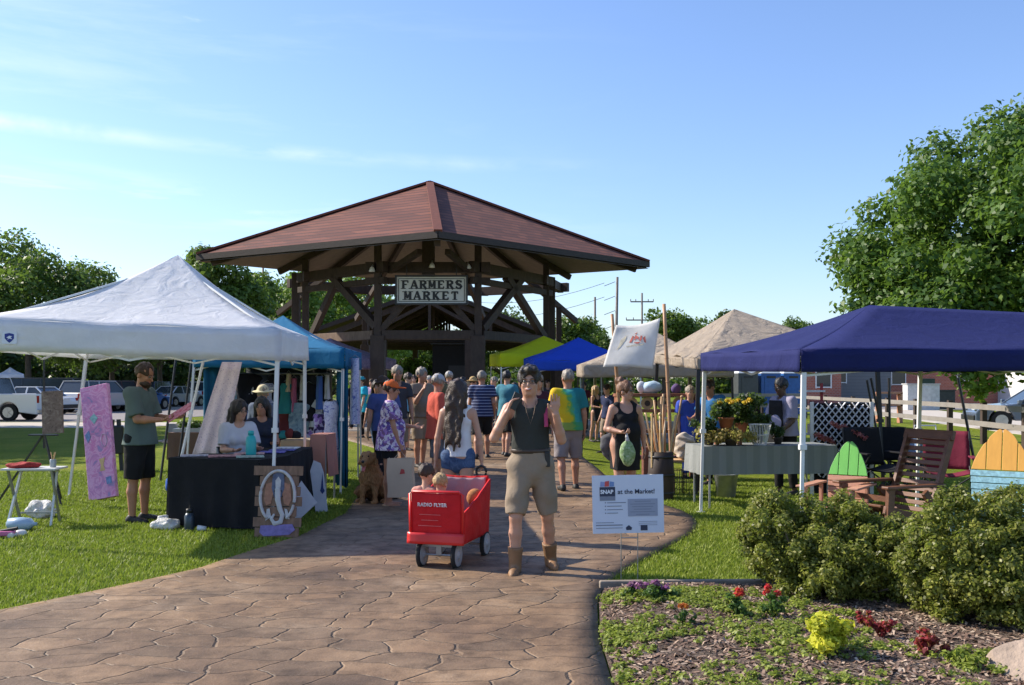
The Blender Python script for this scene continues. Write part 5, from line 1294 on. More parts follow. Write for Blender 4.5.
# ------------------------------------------------------------------ props: left side
CLOTHB = fabric('black_tablecloth', (.010, .010, .012), var=.2, fold=.5, fs=6)
PLWHITE = M('white_plastic', (.62, .63, .62), rough=.4, var=.05, bmp=0)
BAGW = fabric('white_bag_plastic', (.72, .72, .70), trans=.2, rough=.4, fold=1, fs=14, fd=.04)
def lump(name, mat, c, r, seed, parent, amp=.02, vox=.015, flat=True):
    f = Fld(np.array(c) - np.array(r) * 1.3 - .05, np.array(c) + np.array(r) * 1.3 + .05, vox); rr = np.random.default_rng(seed)
    f.ell(c, r, .02)
    for i in range(7):
        d = rr.normal(size=3); d /= np.linalg.norm(d); f.ell(np.array(c) + d * np.array(r) * .55, np.array(r) * (.35 + .25 * rr.random()), .05)
    f.folds(amp, V3(24, 22, 26), seed)
    if flat: f.plane((0, 0, .004), (0, 0, -1))
    return f.mesh(name, mat, parent)
# black-skirted stall tables in an L
def cloth_table(label, quad, top, mat, hem=.03, seed=0, legm=GREYM, flare=.03, nm='folding_table', cat='table', grp='stall tables', topm=None):
    q = [Vector((x, y, top)) for x, y in quad]; ctr = sum(q, Vector()) / 4
    t = thing(nm, label, cat, (ctr.x, ctr.y, 0), 0, grp); z = Vector((0, 0, -.03))
    MB().add([lerp(p, ctr, .02) for p in q] + [lerp(p, ctr, .02) + z for p in q], [(0, 1, 2, 3), (7, 6, 5, 4), (0, 4, 5, 1), (1, 5, 6, 2), (2, 6, 7, 3), (3, 7, 4, 0)]).build('tabletop', PLWHITE, t, world=True)
    for p in q: b_ = lerp(p, ctr, .12); MB().tube((b_.x, b_.y, 0), (b_.x, b_.y, top - .03), .014, n=8).build('leg', legm, t, world=True)
    c = MB(); q2 = [p + Vector((0, 0, .006)) for p in q]
    c.sheet(lambda u, v: q2[0].lerp(q2[1], u).lerp(q2[3].lerp(q2[2], u), v) + Vector((0, 0, .002 * math.sin(u * 30) * math.sin(v * 11))), 12, 8)
    for i in range(4):
        a, b = q2[i], q2[(i + 1) % 4]; out = Vector(((b - a).y, -(b - a).x, 0)).normalized(); w = (b - a).length
        if out.dot((a + b) / 2 - ctr) < 0: out = -out
        def fn(u, v, a=a, b=b, out=out, w=w):
            p = a.lerp(b, u) + out * (flare * v + .018 * v * math.sin(u * w * 21 + seed)) ; p.z = (top + .006) * (1 - v) + hem * v; return p
        c.sheet(fn, int(w * 26) + 4, 6)
    c.build('tablecloth', mat, t, world=True, smooth=False)
    return t, top + .01
ft_, ztop = cloth_table('black-skirted stall table facing the lawn, with the seated woman behind it', [(-3.86, 10.78), (-2.74, 10.42), (-2.56, 11.1), (-3.68, 11.46)], .775, CLOTHB, seed=1)
cloth_table('black-skirted side table behind the front one, loaded with prints', [(-3.2, 11.28), (-2.60, 11.12), (-2.62, 12.6), (-3.2, 12.7)], .775, CLOTHB, seed=2)
for i, (x, y, rz, w, h, c, lb) in enumerate([(-3.62, 10.95, .3, .30, .22, (.45, .40, .42), 'pale lilac art print lying at the left end of the black table'), (-3.25, 10.86, .32, .36, .26, (.42, .20, .19), 'rose red print flat on the black table in front of the woman'), (-2.93, 10.74, .3, .30, .24, (.30, .36, .30), 'grey-green print at the front right of the black table'),
        (-2.86, 11.45, .1, .30, .22, (.14, .12, .40), 'violet print on the side table beside the white tent leg'), (-2.82, 11.8, .05, .3, .22, (.10, .10, .30), 'dark blue print behind the violet one'), (-2.85, 12.2, 0, .28, .2, (.65, .65, .66), 'white paper stack at the far end of the side table'), (-3.05, 11.15, .25, .34, .2, (.5, .28, .26), 'pinkish print at the table corner')]):
    t = thing('art_print', lb, 'print', (x, y, ztop + .002 + .001 * i), rz, 'prints laid out on the black tables')
    MB().box((0, 0, .006), (w, h, .012)).build('sheet', blotch('print_%d' % i, [tone(c, .5), c, tone(c, 1.7)], 14), t)
tb = thing('water_bottle', 'turquoise drink bottle standing on the black table by the seated woman', 'bottle', P(246, 452, 11.0) * Vector((1, 1, 0)) if False else (XA(251, 11.05), 11.05, ztop)); TURQ = M('turquoise_plastic', (.02, .40, .40), rough=.35, var=.06)
MB().lathe((0, 0, 0), [(.055, 0), (.06, .02), (.06, .17), (.05, .21), (.03, .235)], 18).build('bottle_body', TURQ, tb, smooth=True); MB().lathe((0, 0, .235), [(.034, 0), (.034, .045), (.02, .05)], 14).build('cap', TURQ, tb, smooth=True)
# elephant board: round-framed elephant painted on pallet planks, leaning on the table corner
eb = thing('painted_pallet', 'plank panel with an elephant face inside a white oval ring, leaning at the table corner', 'painting', (-2.45, 9.98, 0), math.radians(-6))
PLK = wood('pallet_plank', (.22, .13, .08), (9, 3, 2), rough=.8, var=.3)
RL = Matrix.Rotation(-.13, 3, 'X')
def eo(x, y, z): return RL @ Vector((x, y, z))
pl_ = MB()
for i in range(7):
    w = .47 + .06 * math.sin(i * 2.3); pl_.box(eo(.01 * math.sin(i * 3), 0, .06 + i * .107), (w, .018, .098), RL)
pl_.build('planks', PLK, eb); MB().box(eo(-.15, .02, .38), (.06, .02, .74), RL).build('batten', PLK, eb); MB().box(eo(.15, .02, .38), (.06, .02, .74), RL).build('batten', PLK, eb)
IVORY = M('ivory_paint', (.52, .50, .47), rough=.7, var=.15, nscale=20); CLAY = M('clay_paint', (.36, .17, .10), rough=.7, var=.25, nscale=25); SLATE = M('slate_paint', (.10, .12, .18), rough=.7, var=.3, nscale=20); LILAC = M('lilac_paint', (.22, .17, .38), rough=.7, var=.3, nscale=18)
rg = MB(); ps_ = [eo(.185 * math.sin(a), -.018, .43 + .27 * math.cos(a)) for a in np.linspace(-2.55, 2.55, 40)]; rg.path(ps_, .017, 6); rg.build('ring', IVORY, eb, smooth=True)
def patch(pts, mat, nm, k): MB().prism([(x, z) for x, z in pts], eo(0, -.012 - .002 * k, .0), RL @ Vector((1, 0, 0)), RL @ Vector((0, 0, 1)), .004).build(nm, mat, eb)
patch([(-.15, .40), (-.13, .56), (-.07, .58), (-.05, .46), (-.07, .36), (-.12, .34)], CLAY, 'ear', 0); patch([(.15, .40), (.13, .56), (.07, .58), (.05, .46), (.07, .36), (.12, .34)], CLAY, 'ear', 0)
patch([(-.06, .66), (0, .69), (.06, .66), (.07, .52), (.035, .42), (-.035, .42), (-.07, .52)], SLATE, 'head', 1)
patch([(-.03, .60), (0, .64), (.03, .60), (.025, .50), (-.025, .50)], IVORY, 'forehead', 2)
tp5 = [eo(0, -.022, .50), eo(.005, -.022, .40), eo(.03, -.022, .31), eo(.062, -.022, .24), eo(.045, -.022, .17), eo(-.02, -.022, .15), eo(-.055, -.022, .20), eo(-.03, -.022, .245)]; tr5 = [.032, .03, .027, .025, .023, .021, .018, .013]
f = Fld((-.2, -.3, .05), (.2, .2, .6), .006)
for k in range(7): f.cone(tp5[k], tp5[k + 1], tr5[k], tr5[k + 1], .008, (0, 1, 0), 2.5)
f.mesh('trunk_painting', IVORY, eb)
for sx_ in (-1, 1): MB().ball(eo(.035 * sx_, -.018, .49), .008, 6).build('painted_eye', SGB, eb)
patch([(-.11, .30), (-.08, .31), (-.06, .22), (-.12, .18)], IVORY, 'tusk', 3); patch([(.11, .30), (.08, .31), (.10, .20), (.14, .2)], IVORY, 'tusk', 3)
patch([(-.17, .13), (.17, .15), (.2, .09), (.14, .04), (-.13, .02), (-.18, .06)], LILAC, 'lilac_base', 1)
# boards and cut-outs beside it
def board(nm, label, pts, base, rz, lean, th, mat, cat='board', grp=None):
    t = thing(nm, label, cat, base, rz, grp); R = Matrix.Rotation(-lean, 3, 'X')
    MB().prism(pts, (0, 0, 0), R @ Vector((1, 0, 0)), R @ Vector((0, 0, 1)), -th).build('panel', mat, t, bevel=.002); return t, R
WB = M('white_board', (.50, .50, .52), rough=.6, var=.1, nscale=8)
t, R = board('painted_board', 'tall tapering white board with a dark blue splash, leaning beside the tent leg', [(-.03, 0), (.12, .01), (.06, .50), (.02, .62), (-.07, .66), (-.11, .52)], (XA(318, 12.0), 12.0, 0), .1, .22, .015, WB)
MB().prism([(.02, .27), (.05, .23), (.08, .27), (.06, .31), (.045, .5), (.03, .31)], R @ Vector((0, -.003, 0)), R @ Vector((1, 0, 0)), R @ Vector((0, 0, 1)), .003).build('blue_splash', M('ink_blue', (.02, .04, .15), bmp=0), t)
board('painted_board', 'white triangular board on edge behind the elephant panel', [(-.10, 0), (.16, .24), (-.02, .50), (-.12, .35)], (XA(303, 11.0), 11.0, 0), .2, .2, .015, WB)
# white bag and dark bottle on the grass
t = thing('plastic_bag', 'crumpled white bag on the grass left of the black table', 'bag', (XA(168, 10.65), 10.6, 0)); lump('bag', BAGW, (0, 0, .055), (.14, .11, .075), 4, t, .03, .01)
t = thing('drink_flask', 'dark steel flask standing on the grass by the black table', 'bottle', (XA(191, 10.55), 10.5, 0)); STEEL = M('dark_steel', (.05, .07, .09), rough=.35, metal=.5)
MB().lathe((0, 0, 0), [(.05, 0), (.055, .02), (.055, .16), (.035, .2)], 16).build('flask_body', STEEL, t, smooth=True); MB().lathe((0, 0, .2), [(.036, 0), (.036, .04), (.015, .045)], 12).build('cap', BLACKP, t, smooth=True)
t = thing('plastic_cup', 'small clear cup lying beside the steel flask', 'cup', (XA(199, 10.5), 10.45, 0)); MB().tube((0, 0, .035), (.09, .01, .03), .035, .026, 14).build('cup', PLWHITE, t, smooth=True)
# small white folding table with its clutter
ft2 = thing('camp_table', 'small white folding camp table in front of the easel', 'table', (XA(37, 11.0), 10.95, 0), .05)
tz_ = .645
MB().box((0, 0, tz_), (.60, .36, .022)).build('tabletop', PLWHITE, ft2, bevel=.004)
for s in (-1, 1):
    MB().beam((s * .24, -.15, 0), (s * .20, .13, tz_ - .01), .022, .03).build('leg', PLWHITE, ft2); MB().beam((s * .22, .15, 0), (s * .24, -.13, tz_ - .012), .022, .03).build('leg', GREYM, ft2)
MB().box((0, .14, .12), (.44, .018, .018)).build('stretcher', GREYM, ft2); MB().box((0, .1, tz_ - .03), (.46, .02, .03)).build('apron', GREYM, ft2)
t = thing('folded_cloth', 'crumpled red cloth lying on the white camp table', 'cloth', (XA(26, 10.9), 10.88, tz_ + .012)); lump('cloth', fabric('red_cloth', (.30, .03, .03), fold=.8), (0, 0, .02), (.17, .08, .03), 8, t, .012, .012)
t = thing('glass_jar', 'clear jar with brushes at the right end of the camp table', 'jar', (XA(53, 10.95), 10.95, tz_ + .012)); MB().lathe((0, 0, 0), [(.032, 0), (.034, .01), (.034, .08), (.03, .09)], 14).build('jar_body', M('jar_glass', (.30, .34, .35), rough=.1, var=.05, bmp=0), t, smooth=True)
m_ = MB(); [m_.tube((0, 0, .05), (.03 * math.cos(a), .03 * math.sin(a), .17), .004, n=5) for a in (0, 1.5, 3, 4.4)]; m_.build('brushes', PINE, t)
t = thing('plastic_bag', 'bulging white bag on the grass under the camp table', 'bag', (XA(44, 11.6), 11.5, 0)); lump('bag', BAGW, (0, 0, .09), (.16, .12, .12), 14, t, .03, .011)
t = thing('water_jug', 'pale blue plastic jug lying on the grass before the camp table', 'jug', (XA(26, 10.6), 10.5, 0)); JUG = M('pale_blue_plastic', (.30, .42, .55), rough=.3, var=.1); MB().lathe((0, 0, 0), [(.02, -.16), (.065, -.13), (.075, 0), (.065, .1), (.02, .14), (.02, .17)], 14).build('jug_body', JUG, t, smooth=True)
for ch in t.children: ch.data.transform(Matrix.Translation((0, 0, .075)) @ Matrix.Rotation(PI / 2, 4, 'Y'))
t = thing('toy_cart', 'small pink and white plastic toy at the left edge of the grass', 'toy', (XA(10, 10.1), 10.0, 0)); MB().box((0, 0, .05), (.2, .09, .05), .3).build('toy_body', M('pink_plastic', (.55, .15, .30), rough=.4), t, bevel=.012)
for k in (-1, 1): MB().tube((k * .08, -.05, .03), (k * .08, .05, .03), .03, n=12).build('wheel', PLWHITE, t)
MB().tube((-.05, 0, .07), (.12, .02, .10), .018).build('handle', BLACKP, t)
t = thing('trinkets', 'small white trinket beside the pink toy on the grass', 'toy', (XA(22, 10.2), 10.15, 0)); lump('trinket', PLWHITE, (0, 0, .025), (.05, .04, .03), 18, t, .01, .01)
# tripod easel with canvas
es = thing('easel', 'black tripod easel with a tall centre mast left of the pink painting', 'easel', (XA(44, 12.8), 12.8, 0))
hb = Vector((0, 0, .95))
for (x, y) in ((-.66, .05), (.30, -.15), (.0, .5)): MB().beam((x, y, 0), hb, .022).build('leg', BLACKM, es)
MB().beam(hb - Vector((0, 0, .2)), (0.0, 0, 1.95), .022).build('mast', BLACKM, es); MB().box((.02, -.06, .93), (.36, .09, .02)).build('tray', BLACKM, es)
cv = thing('canvas_painting', 'brown weathered canvas resting on the tripod easel', 'painting', (XA(51, 12.6), 12.66, .955), .05); R = Matrix.Rotation(-.06, 3, 'X') @ Matrix.Rotation(-.05, 3, 'Y')
MB().box(R @ Vector((0, 0, .28)), (.27, .03, .56), R).build('canvas', blotch('brown_canvas', [(.10, .07, .06), (.20, .14, .12), (.30, .24, .2)], 14), cv, bevel=.003)
# tall pink painting leaning on the tent leg
pp = thing('tall_painting', 'tall pink and violet abstract painting leaning against the back tent leg', 'painting', (XA(107, 13.3), 13.2, 0), math.radians(-12))
R = Matrix.Rotation(-.16, 3, 'X') @ Matrix.Rotation(-.20, 3, 'Y')
PINKP = blotch('pink_abstract', [(.30, .24, .48), (.58, .24, .50), (.70, .38, .62), (.60, .20, .46), (.70, .55, .68)], 5.5)
MB().box(R @ Vector((0, 0, .80)) + Vector((0, 0, .03)), (.42, .07, 1.60), R).build('canvas', PINKP, pp, bevel=.006)
def pa(pts, c, nm, k=0): MB().prism(pts, R @ Vector((0, -.037 - .001 * k, 0)) + Vector((0, 0, .03)), R @ Vector((1, 0, 0)), R @ Vector((0, 0, 1)), .004).build(nm, c, pp)
pa([(.0, .55), (.09, .56), (.06, .46), (.08, .38), (.0, .38), (.02, .46)], M('yellow_paint', (.60, .42, .22), bmp=0, nscale=20), 'yellow_mark'); pa([(-.10, 1.15), (-.02, 1.2), (.03, 1.13), (-.03, 1.05)], M('aqua_paint', (.25, .45, .50), var=.4, nscale=30, bmp=0), 'aqua_bloom')
pa([(-.19, .92), (-.12, .98), (-.1, .88), (-.15, .80)], M('blue_paint', (.16, .25, .5), var=.4, nscale=30, bmp=0), 'blue_mark'); pa([(.08, .28), (.16, .29), (.17, .19), (.09, .18)], M('blue_paint'), 'blue_square'); 
rgm = MB(); rgm.path([R @ Vector((.10 + .045 * math.cos(a), -.04, .80 + .09 * math.sin(a))) + Vector((0, 0, .03)) for a in np.linspace(0, 6.28, 20)], .006, 5); rgm.build('ring_mark', M('lavender_paint', (.45, .35, .55), bmp=0), pp)
# black folding chair / stand behind the pink painting and far stall goods
t = thing('camp_chair', 'folded black camp chair standing behind the pink painting', 'chair', (XA(115, 17), 17, 0), .2)
for s in (-1, 1): MB().beam((s * .12, 0, 0), (s * .05, .05, .98), .06, .09).build('leg', BLACKP, t)
MB().box((0, 0, .62), (.28, .10, .5)).build('seat', BLACKP, t, bevel=.02)
t, _z = cloth_table('brown planter table behind the bearded man', [(-5.95, 16.6), (-5.05, 16.6), (-5.05, 17.2), (-5.95, 17.2)], .76, fabric('brown_cloth', (.16, .09, .06)), hem=.30, seed=6)
t = thing('plant_tray', 'tray of small potted seedlings on the brown table', 'tray', (-5.5, 16.9, .77)); MB().box((0, 0, .03), (.8, .45, .06)).build('tray', GREYM, t)
V, Fq, rnd = leaves([(-.3 + .1 * k, 0, .13) for k in range(7)], [.09] * 7, 900, .025, 3); np_mesh('seedlings', V, Fq, LF_A, t, rnd=rnd)
t = thing('plastic_bag', 'light grey bag on the grass under the brown table', 'bag', (-5.35, 16.4, 0)); lump('bag', BAGW, (0, 0, .12), (.13, .11, .14), 24, t)
for i, (px, lb) in enumerate(((170, 'left'), (186, 'right'))):
    t = thing('banner_pole', 'thin dark pole leaning %s of the leaflet behind the bearded man' % ('just left' if i == 0 else 'just right'), 'pole', (XA(px - 10, 15.5), 15.5, 0)); MB().tube((0, 0, 0), (.22, .1, 2.0), .02).build('pole', BLACKM, t)
tp_ = thing('tent_prop', 'white pole slanting from the teal tent down to a blue weight', 'pole', (XA(170, 12.3), 12.3, 0)); MB().tube((0, 0, .02), (P(203, 362, 13.0) - Vector((XA(170, 12.3), 12.3, 0))), .018).build('pole', WHITEM, tp_)
lump('weight', fabric('blue_weight', (.03, .10, .42)), (.0, 0, .32), (.05, .05, .09), 6, tp_, .005, .012, flat=False)

# clothes inside the teal tent
GAR = {}
def garment(kind, label, x, y, ztopp, w, ln_, mat, rz=0, nm='hanging_garment', cat='garment'):
    t = thing(nm, label, cat, (x, y, ztopp), rz, 'clothes for sale in the teal tent')
    prof = {'dress': [(0, .36), (.08, .5), (.35, .36), (1, .62)], 'shirt': [(0, .4), (.12, .9), (.3, .62), (1, .60)], 'scarf': [(0, .3), (1, .34)]}[kind]
    def wd(v): return w * float(np.interp(v, [p[0] for p in prof], [p[1] for p in prof]))
    ph = random.random() * 6
    for s in (-1, 1):
        pass
    m_ = MB(); n_ = 22
    def fn(u, v):
        a = u * 2 * PI; ww = wd(v); fold = 1 + .16 * v * math.sin(a * 5 + ph)
        return Vector((ww * math.cos(a) * fold, (.05 + .05 * v) * math.sin(a) * fold + .012 * math.sin(v * 9 + u * 12), -ln_ * v))
    m_.sheet(fn, n_ * 2, 12); m_.build('cloth', mat, t, smooth=True)
    MB().path([(-w * .4, 0, -.01), (0, 0, .05), (w * .4, 0, -.01)], .006, 5).add([], []).build('hanger', GREYM, t); 
    return t
GC = dict(denim=blotch('denim_wash', [(.10, .16, .24), (.22, .32, .40), (.35, .42, .48)], 7), white=fabric('garment_white', (.55, .55, .56)), pink=fabric('garment_pink', (.50, .14, .24)), teal=fabric('garment_teal', (.03, .22, .22)), purple=blotch('purple_flower', [(.05, .03, .12), (.30, .18, .50), (.55, .5, .7)], 18, vor=True),
    bluewhite=blotch('blue_white_print', [(.10, .14, .40), (.55, .58, .72), (.2, .22, .5)], 16), dark=fabric('garment_dark', (.012, .012, .018)), maroon=fabric('garment_maroon', (.14, .03, .03)), cream=fabric('garment_cream', (.6, .52, .36)), blue=fabric('garment_blue', (.08, .16, .45)))
rk = thing('clothes_rack', 'long clothes rail across the back of the teal tent', 'clothes rack', (-3.4, 15.9, 0))
MB().tube((-1.15, 0, 1.78), (.85, .0, 1.78), .014).build('rail', GREYM, rk); [MB().tube((x, 0, 0), (x, 0, 1.78), .014).build('upright', GREYM, rk) for x in (-1.15, .85)]
spec = [('shirt', 'denim', 237, 1.48, .30, .62, 'washed denim shirt right of the pink patterned drape'), ('shirt', 'white', 231, 1.52, .24, .5, 'white top half hidden by the patterned drape'), ('dress', 'dark', 276, 1.75, .3, .9, 'black dress hanging behind the white tent leg'), ('dress', 'teal', 286, 1.62, .24, .5, 'dark teal top hanging left of the pink strap'),
  ('scarf', 'pink', 294, 1.70, .14, .55, 'narrow pink scarf on the back rail'), ('scarf', 'white', 303, 1.76, .14, .42, 'white scarf left of the right tent leg'), ('shirt', 'dark', 309, 1.6, .26, .6, 'black top behind the right tent leg'), ('scarf', 'blue', 320, 1.74, .16, .55, 'light blue scarf hanging near the teal side drape'), ('scarf', 'white', 327, 1.76, .12, .4, 'cream strip of cloth beside the blue scarf'), ('dress', 'maroon', 281, 1.15, .32, .35, 'dark red blouse on the lower rail'), ('shirt', 'dark', 248, 1.78, .3, .5, 'black shirt behind the sun-hatted visitor'), ('scarf', 'white', 253, 1.74, .16, .3, 'small white cloth at the top left of the rail')]
spec += [('shirt', 'bluewhite', 268, 1.62, .26, .5, 'blue and white top just right of the sun hat'), ('dress', 'pink', 272, 1.2, .22, .5, 'pink top below the blue and white one'), ('shirt', 'denim', 299, 1.3, .28, .55, 'denim shirt low between the two right tent legs'), ('scarf', 'cream', 289, 1.78, .12, .3, 'cream scarf left of the narrow pink one'), ('shirt', 'white', 315, 1.35, .2, .45, 'white blouse left of the light blue scarf'), ('dress', 'purple', 306, 1.1, .26, .5, 'violet print skirt behind the salmon table'), ('scarf', 'blue', 245, 1.3, .2, .5, 'blue scarf right of the washed denim shirt')]
for k, cc, px, z, w, L, lb in spec: garment(k, lb, XA(px, 15.85), 15.85 - .02 * (px % 3), z, w, L, GC[cc])
garment('dress', 'blue and white printed maxi dress at the right side of the teal tent', XA(331, 14.2), 14.2, 1.35, .24, 1.0, GC['bluewhite']); garment('dress', 'purple flowered dress below the pink patterned drape', XA(224, 14.6), 14.6, 1.45, .3, .85, GC['purple']); garment('dress', 'lilac patterned skirt beside the maxi dress', XA(319, 14.6), 14.6, 1.15, .2, .5, GC['purple'])
garment('scarf', 'pale blue patterned cloth hanging outside the right drape of the teal tent', XA(355, 14.6), 14.6, 2.0, .2, 1.0, GC['bluewhite'])
pdp = thing('patterned_drape', 'long pale pink speckled fabric hanging slanted from the teal tent corner', 'fabric', (XA(215, 13.0), 13.0, 0)); 
def fnd(u, v): a = P(222 + 20 * u, 362, 13.1); b = P(191 + 30 * u, 458, 12.8); q = a.lerp(b, v); q.y += .018 * math.sin(u * 13) * (.4 + v); return q
MB().sheet(fnd, 24, 10).build('cloth', blotch('pink_speckle', [(.38, .32, .45), (.72, .58, .62), (.78, .66, .68), (.55, .38, .46)], 34), pdp, world=True, smooth=True, solid=.004)
t = thing('display_hat', 'cream sun hat on a stand left of the seated woman', 'hat', (XA(228, 14.9), 14.9, 0)); MB().tube((0, 0, 0), (0, 0, 1.35), .012).build('stand', GREYM, t); MB().lathe((0, 0, 1.34), [(.15, 0), (.15, .012), (.085, .03), (.08, .10), (.05, .13), (.01, .135)], 18).build('hat', GC['cream'], t, smooth=True)
cloth_table('low pale table of trinkets inside the teal tent', [(-3.3, 13.7), (-2.78, 13.6), (-2.75, 14.3), (-3.3, 14.4)], .80, fabric('beige_cloth', (.33, .26, .18)), hem=.4, seed=8)
cloth_table('small table under a salmon pink cloth right of the black tables', [(-2.72, 12.95), (-2.5, 12.9), (-2.46, 13.4), (-2.7, 13.45)], .92, fabric('salmon_cloth', (.42, .20, .16)), hem=.35, seed=9)
for i, (px, py, c, lb) in enumerate([(283, 440, 'teal', 'teal felt hat'), (296, 438, 'dark', 'black bag'), (290, 444, 'maroon', 'dark red pouch'), (278, 441, 'blue', 'blue pouch')]):
    p = P(px, py, 13.95); t = thing('stall_item', lb + ' among the trinkets on the pale table in the teal tent', 'trinket', (p.x, 13.95, .815)); lump('item', GC[c], (0, 0, .05), (.06, .06, .07), 40 + i, t, .008, .012)
# ------------------------------------------------------------------ props: middle and right
# yard sign
SB = M('sign_sheet', (.60, .66, .78), rough=.5, var=.03, nscale=2, bmp=0); INK = M('sign_ink', (.03, .04, .08), rough=.6, var=.05, bmp=0); INKG = M('sign_grey', (.20, .23, .30), rough=.6, var=.05, bmp=0)
ys = thing('yard_sign', 'white yard sign about SNAP at the Market on wire stakes at the path edge', 'sign', (XA(628, 7.75), 7.75, 0), 0)
sz0, sz1 = P(0, 533, 7.75).z, P(0, 475, 7.75).z; wS = .575; hS = sz1 - sz0; tilt = Matrix.Rotation(math.radians(-1.2), 3, 'Y')
sctr = Vector((0, 0, (sz0 + sz1) / 2))
def sp3(x, z, d=0): return sctr + tilt @ Vector((x - wS / 2, -.006 - d, z - hS / 2))
MB().box(sctr, (wS, .008, hS), tilt).build('panel', SB, ys)
stk = MB()
for x in (-.055, .08): stk.tube((x, .008, -.1), (x, .008, sz0 + .14), .004, n=6)
stk.tube((-.055, .008, sz0 - .04), (.08, .008, sz0 - .04), .004, n=6); stk.build('wire_stake', GREYM, ys)
def srect(x0, z0, x1, z1, mat, nm, d=.0006): return MB().add([sp3(x0, z0, d), sp3(x1, z0, d), sp3(x1, z1, d), sp3(x0, z1, d)], [(0, 1, 2, 3)]).build(nm, mat, ys)
def text3d(txt, size, mat, o, ux, uz, nm, parent, depth=.0, bold=0, spacing=1.0, shear=0):
    """lettering as a mesh in the plane (ux, uz) starting at o"""
    cu = bpy.data.curves.new('txt', 'FONT'); cu.body = txt; cu.size = size; cu.offset = bold; cu.space_character = spacing; cu.shear = shear; cu.resolution_u = 3; cu.extrude = depth
    ob = bpy.data.objects.new('txt', cu); COL.objects.link(ob); dg = bpy.context.evaluated_depsgraph_get(); me = bpy.data.meshes.new_from_object(ob.evaluated_get(dg)); bpy.data.objects.remove(ob)
    ux = Vector(ux).normalized(); uz = Vector(uz).normalized(); w = ux.cross(uz); Mx = Matrix((ux, uz, w)).transposed().to_4x4(); Mx.translation = Vector(o); me.transform(Mx); me.materials.clear()
    return link(nm, me, mat, parent)
ux, uz = tilt @ Vector((1, 0, 0)), tilt @ Vector((0, 0, 1))
srect(.06, .30, .185, .375, INK, 'logo_block'); srect(.06, .265, .185, .30, INKG, 'logo_block')
text3d('SNAP', .043, M('sign_white_ink', (.75, .8, .88), bmp=0, var=.02), sp3(.066, .322, .0012), ux, uz, 'logo_text', ys, bold=.0016)
for i, (x, c) in enumerate(((.065, (.25, .30, .55)), (.10, (.55, .08, .08)), (.14, (.15, .25, .5)))):
    MB().add([sp3(x, .378, .001), sp3(x + .036, .38, .001), sp3(x + .038, .415 + .01 * (i == 1), .001), sp3(x + .004, .42, .001)], [(0, 1, 2, 3)]).build('logo_fruit', M('fruit_%d' % i, c, bmp=0), ys)
text3d('at the Market!', .052, INK, sp3(.205, .318, .001), ux, uz, 'headline', ys, bold=.0009, spacing=1.0)
srect(.285, .135, .525, .275, M('sign_box', (.30, .34, .44), bmp=0, var=.03), 'text_box')
ll = MB()
def sl(x0, x1, z, hgt, d=.0014): ll.add([sp3(x0, z, d), sp3(x1, z, d), sp3(x1, z + hgt, d), sp3(x0, z + hgt, d)], [(0, 1, 2, 3)])
for k, (x0, x1) in enumerate(((.34, .47), (.305, .505), (.32, .49), (.335, .475), (.305, .505), (.35, .46))): sl(x0, x1, .252 - k * .021, .005)
for k, x1 in enumerate((.27, .235, .245, .205)): sl(.118, x1, .245 - k * .028, .006); sl(.10, .109, .244 - k * .028, .009)
for k in range(3): sl(.025, .17 + .07 * (k > 0), .085 - k * .022, .005 + .003 * (k == 1))
for k in range(3): sl(.37, .52, .09 - k * .014, .003)
ll.build('small_print', INKG, ys)
srect(.385, .02, .44, .065, INK, 'footer_logo', .001)
MB().add([sp3(.27, .025, .001), sp3(.31, .025, .001), sp3(.315, .045, .001), sp3(.29, .065, .001), sp3(.265, .045, .001)], [(0, 1, 2, 3, 4)]).build('footer_emblem', INK, ys)
# white cloth banner on poles
bn = thing('cloth_banner', 'white cloth banner with a faded red emblem strung high between two poles', 'banner', (XA(632, 15), 15, 0))
BNW = fabric('banner_cloth', (.85, .84, .81), trans=.45, fold=.3, fs=3, fd=.03)
c4 = [P(616, 325, 15.2), P(660, 318, 14.9), P(653, 369, 14.9), P(603, 367, 15.2)]
def bf(u, v, d=0): 
    q = c4[0].lerp(c4[1], u).lerp(c4[3].lerp(c4[2], u), v); q.z += -.05 * math.sin(PI * u) * (1 - v) + .02 * math.sin(PI * u) * v; q.y += .02 * math.sin(u * 5 + v * 3) - d; return q
MB().sheet(bf, 20, 14).build('cloth', BNW, bn, world=True, smooth=True, solid=.003)
redm = M('faded_red', (.50, .12, .09), var=.5, nscale=30, bmp=0); grm = M('faded_gold', (.55, .50, .38), var=.3, nscale=20, bmp=0)
def bpatch(pts, mat, nm): MB().add([bf(u, v, .008) for u, v in pts], [tuple(range(len(pts)))]).build(nm, mat, bn, world=True)
[bpatch(pp_, redm, 'red_emblem') for pp_ in ([(.40, .42), (.44, .26), (.48, .27), (.45, .42)], [(.49, .38), (.50, .24), (.58, .30), (.60, .38), (.55, .33)], [(.47, .22), (.53, .18), (.52, .23)], [(.61, .40), (.62, .27), (.66, .29), (.65, .40)], [(.68, .34), (.72, .30), (.77, .46), (.73, .44)], [(.50, .42), (.66, .42), (.60, .46), (.54, .45)])]
bpatch([(.20, .36), (.30, .24), (.32, .32), (.28, .42), (.24, .52), (.17, .6), (.20, .46)], grm, 'gold_figure')
bpatch([(.36, .50), (.72, .47), (.72, .50), (.36, .53)], grm, 'script_line')
BAMB = wood('bamboo', (.40, .22, .11), (6, 6, 3), rough=.5, var=.2)
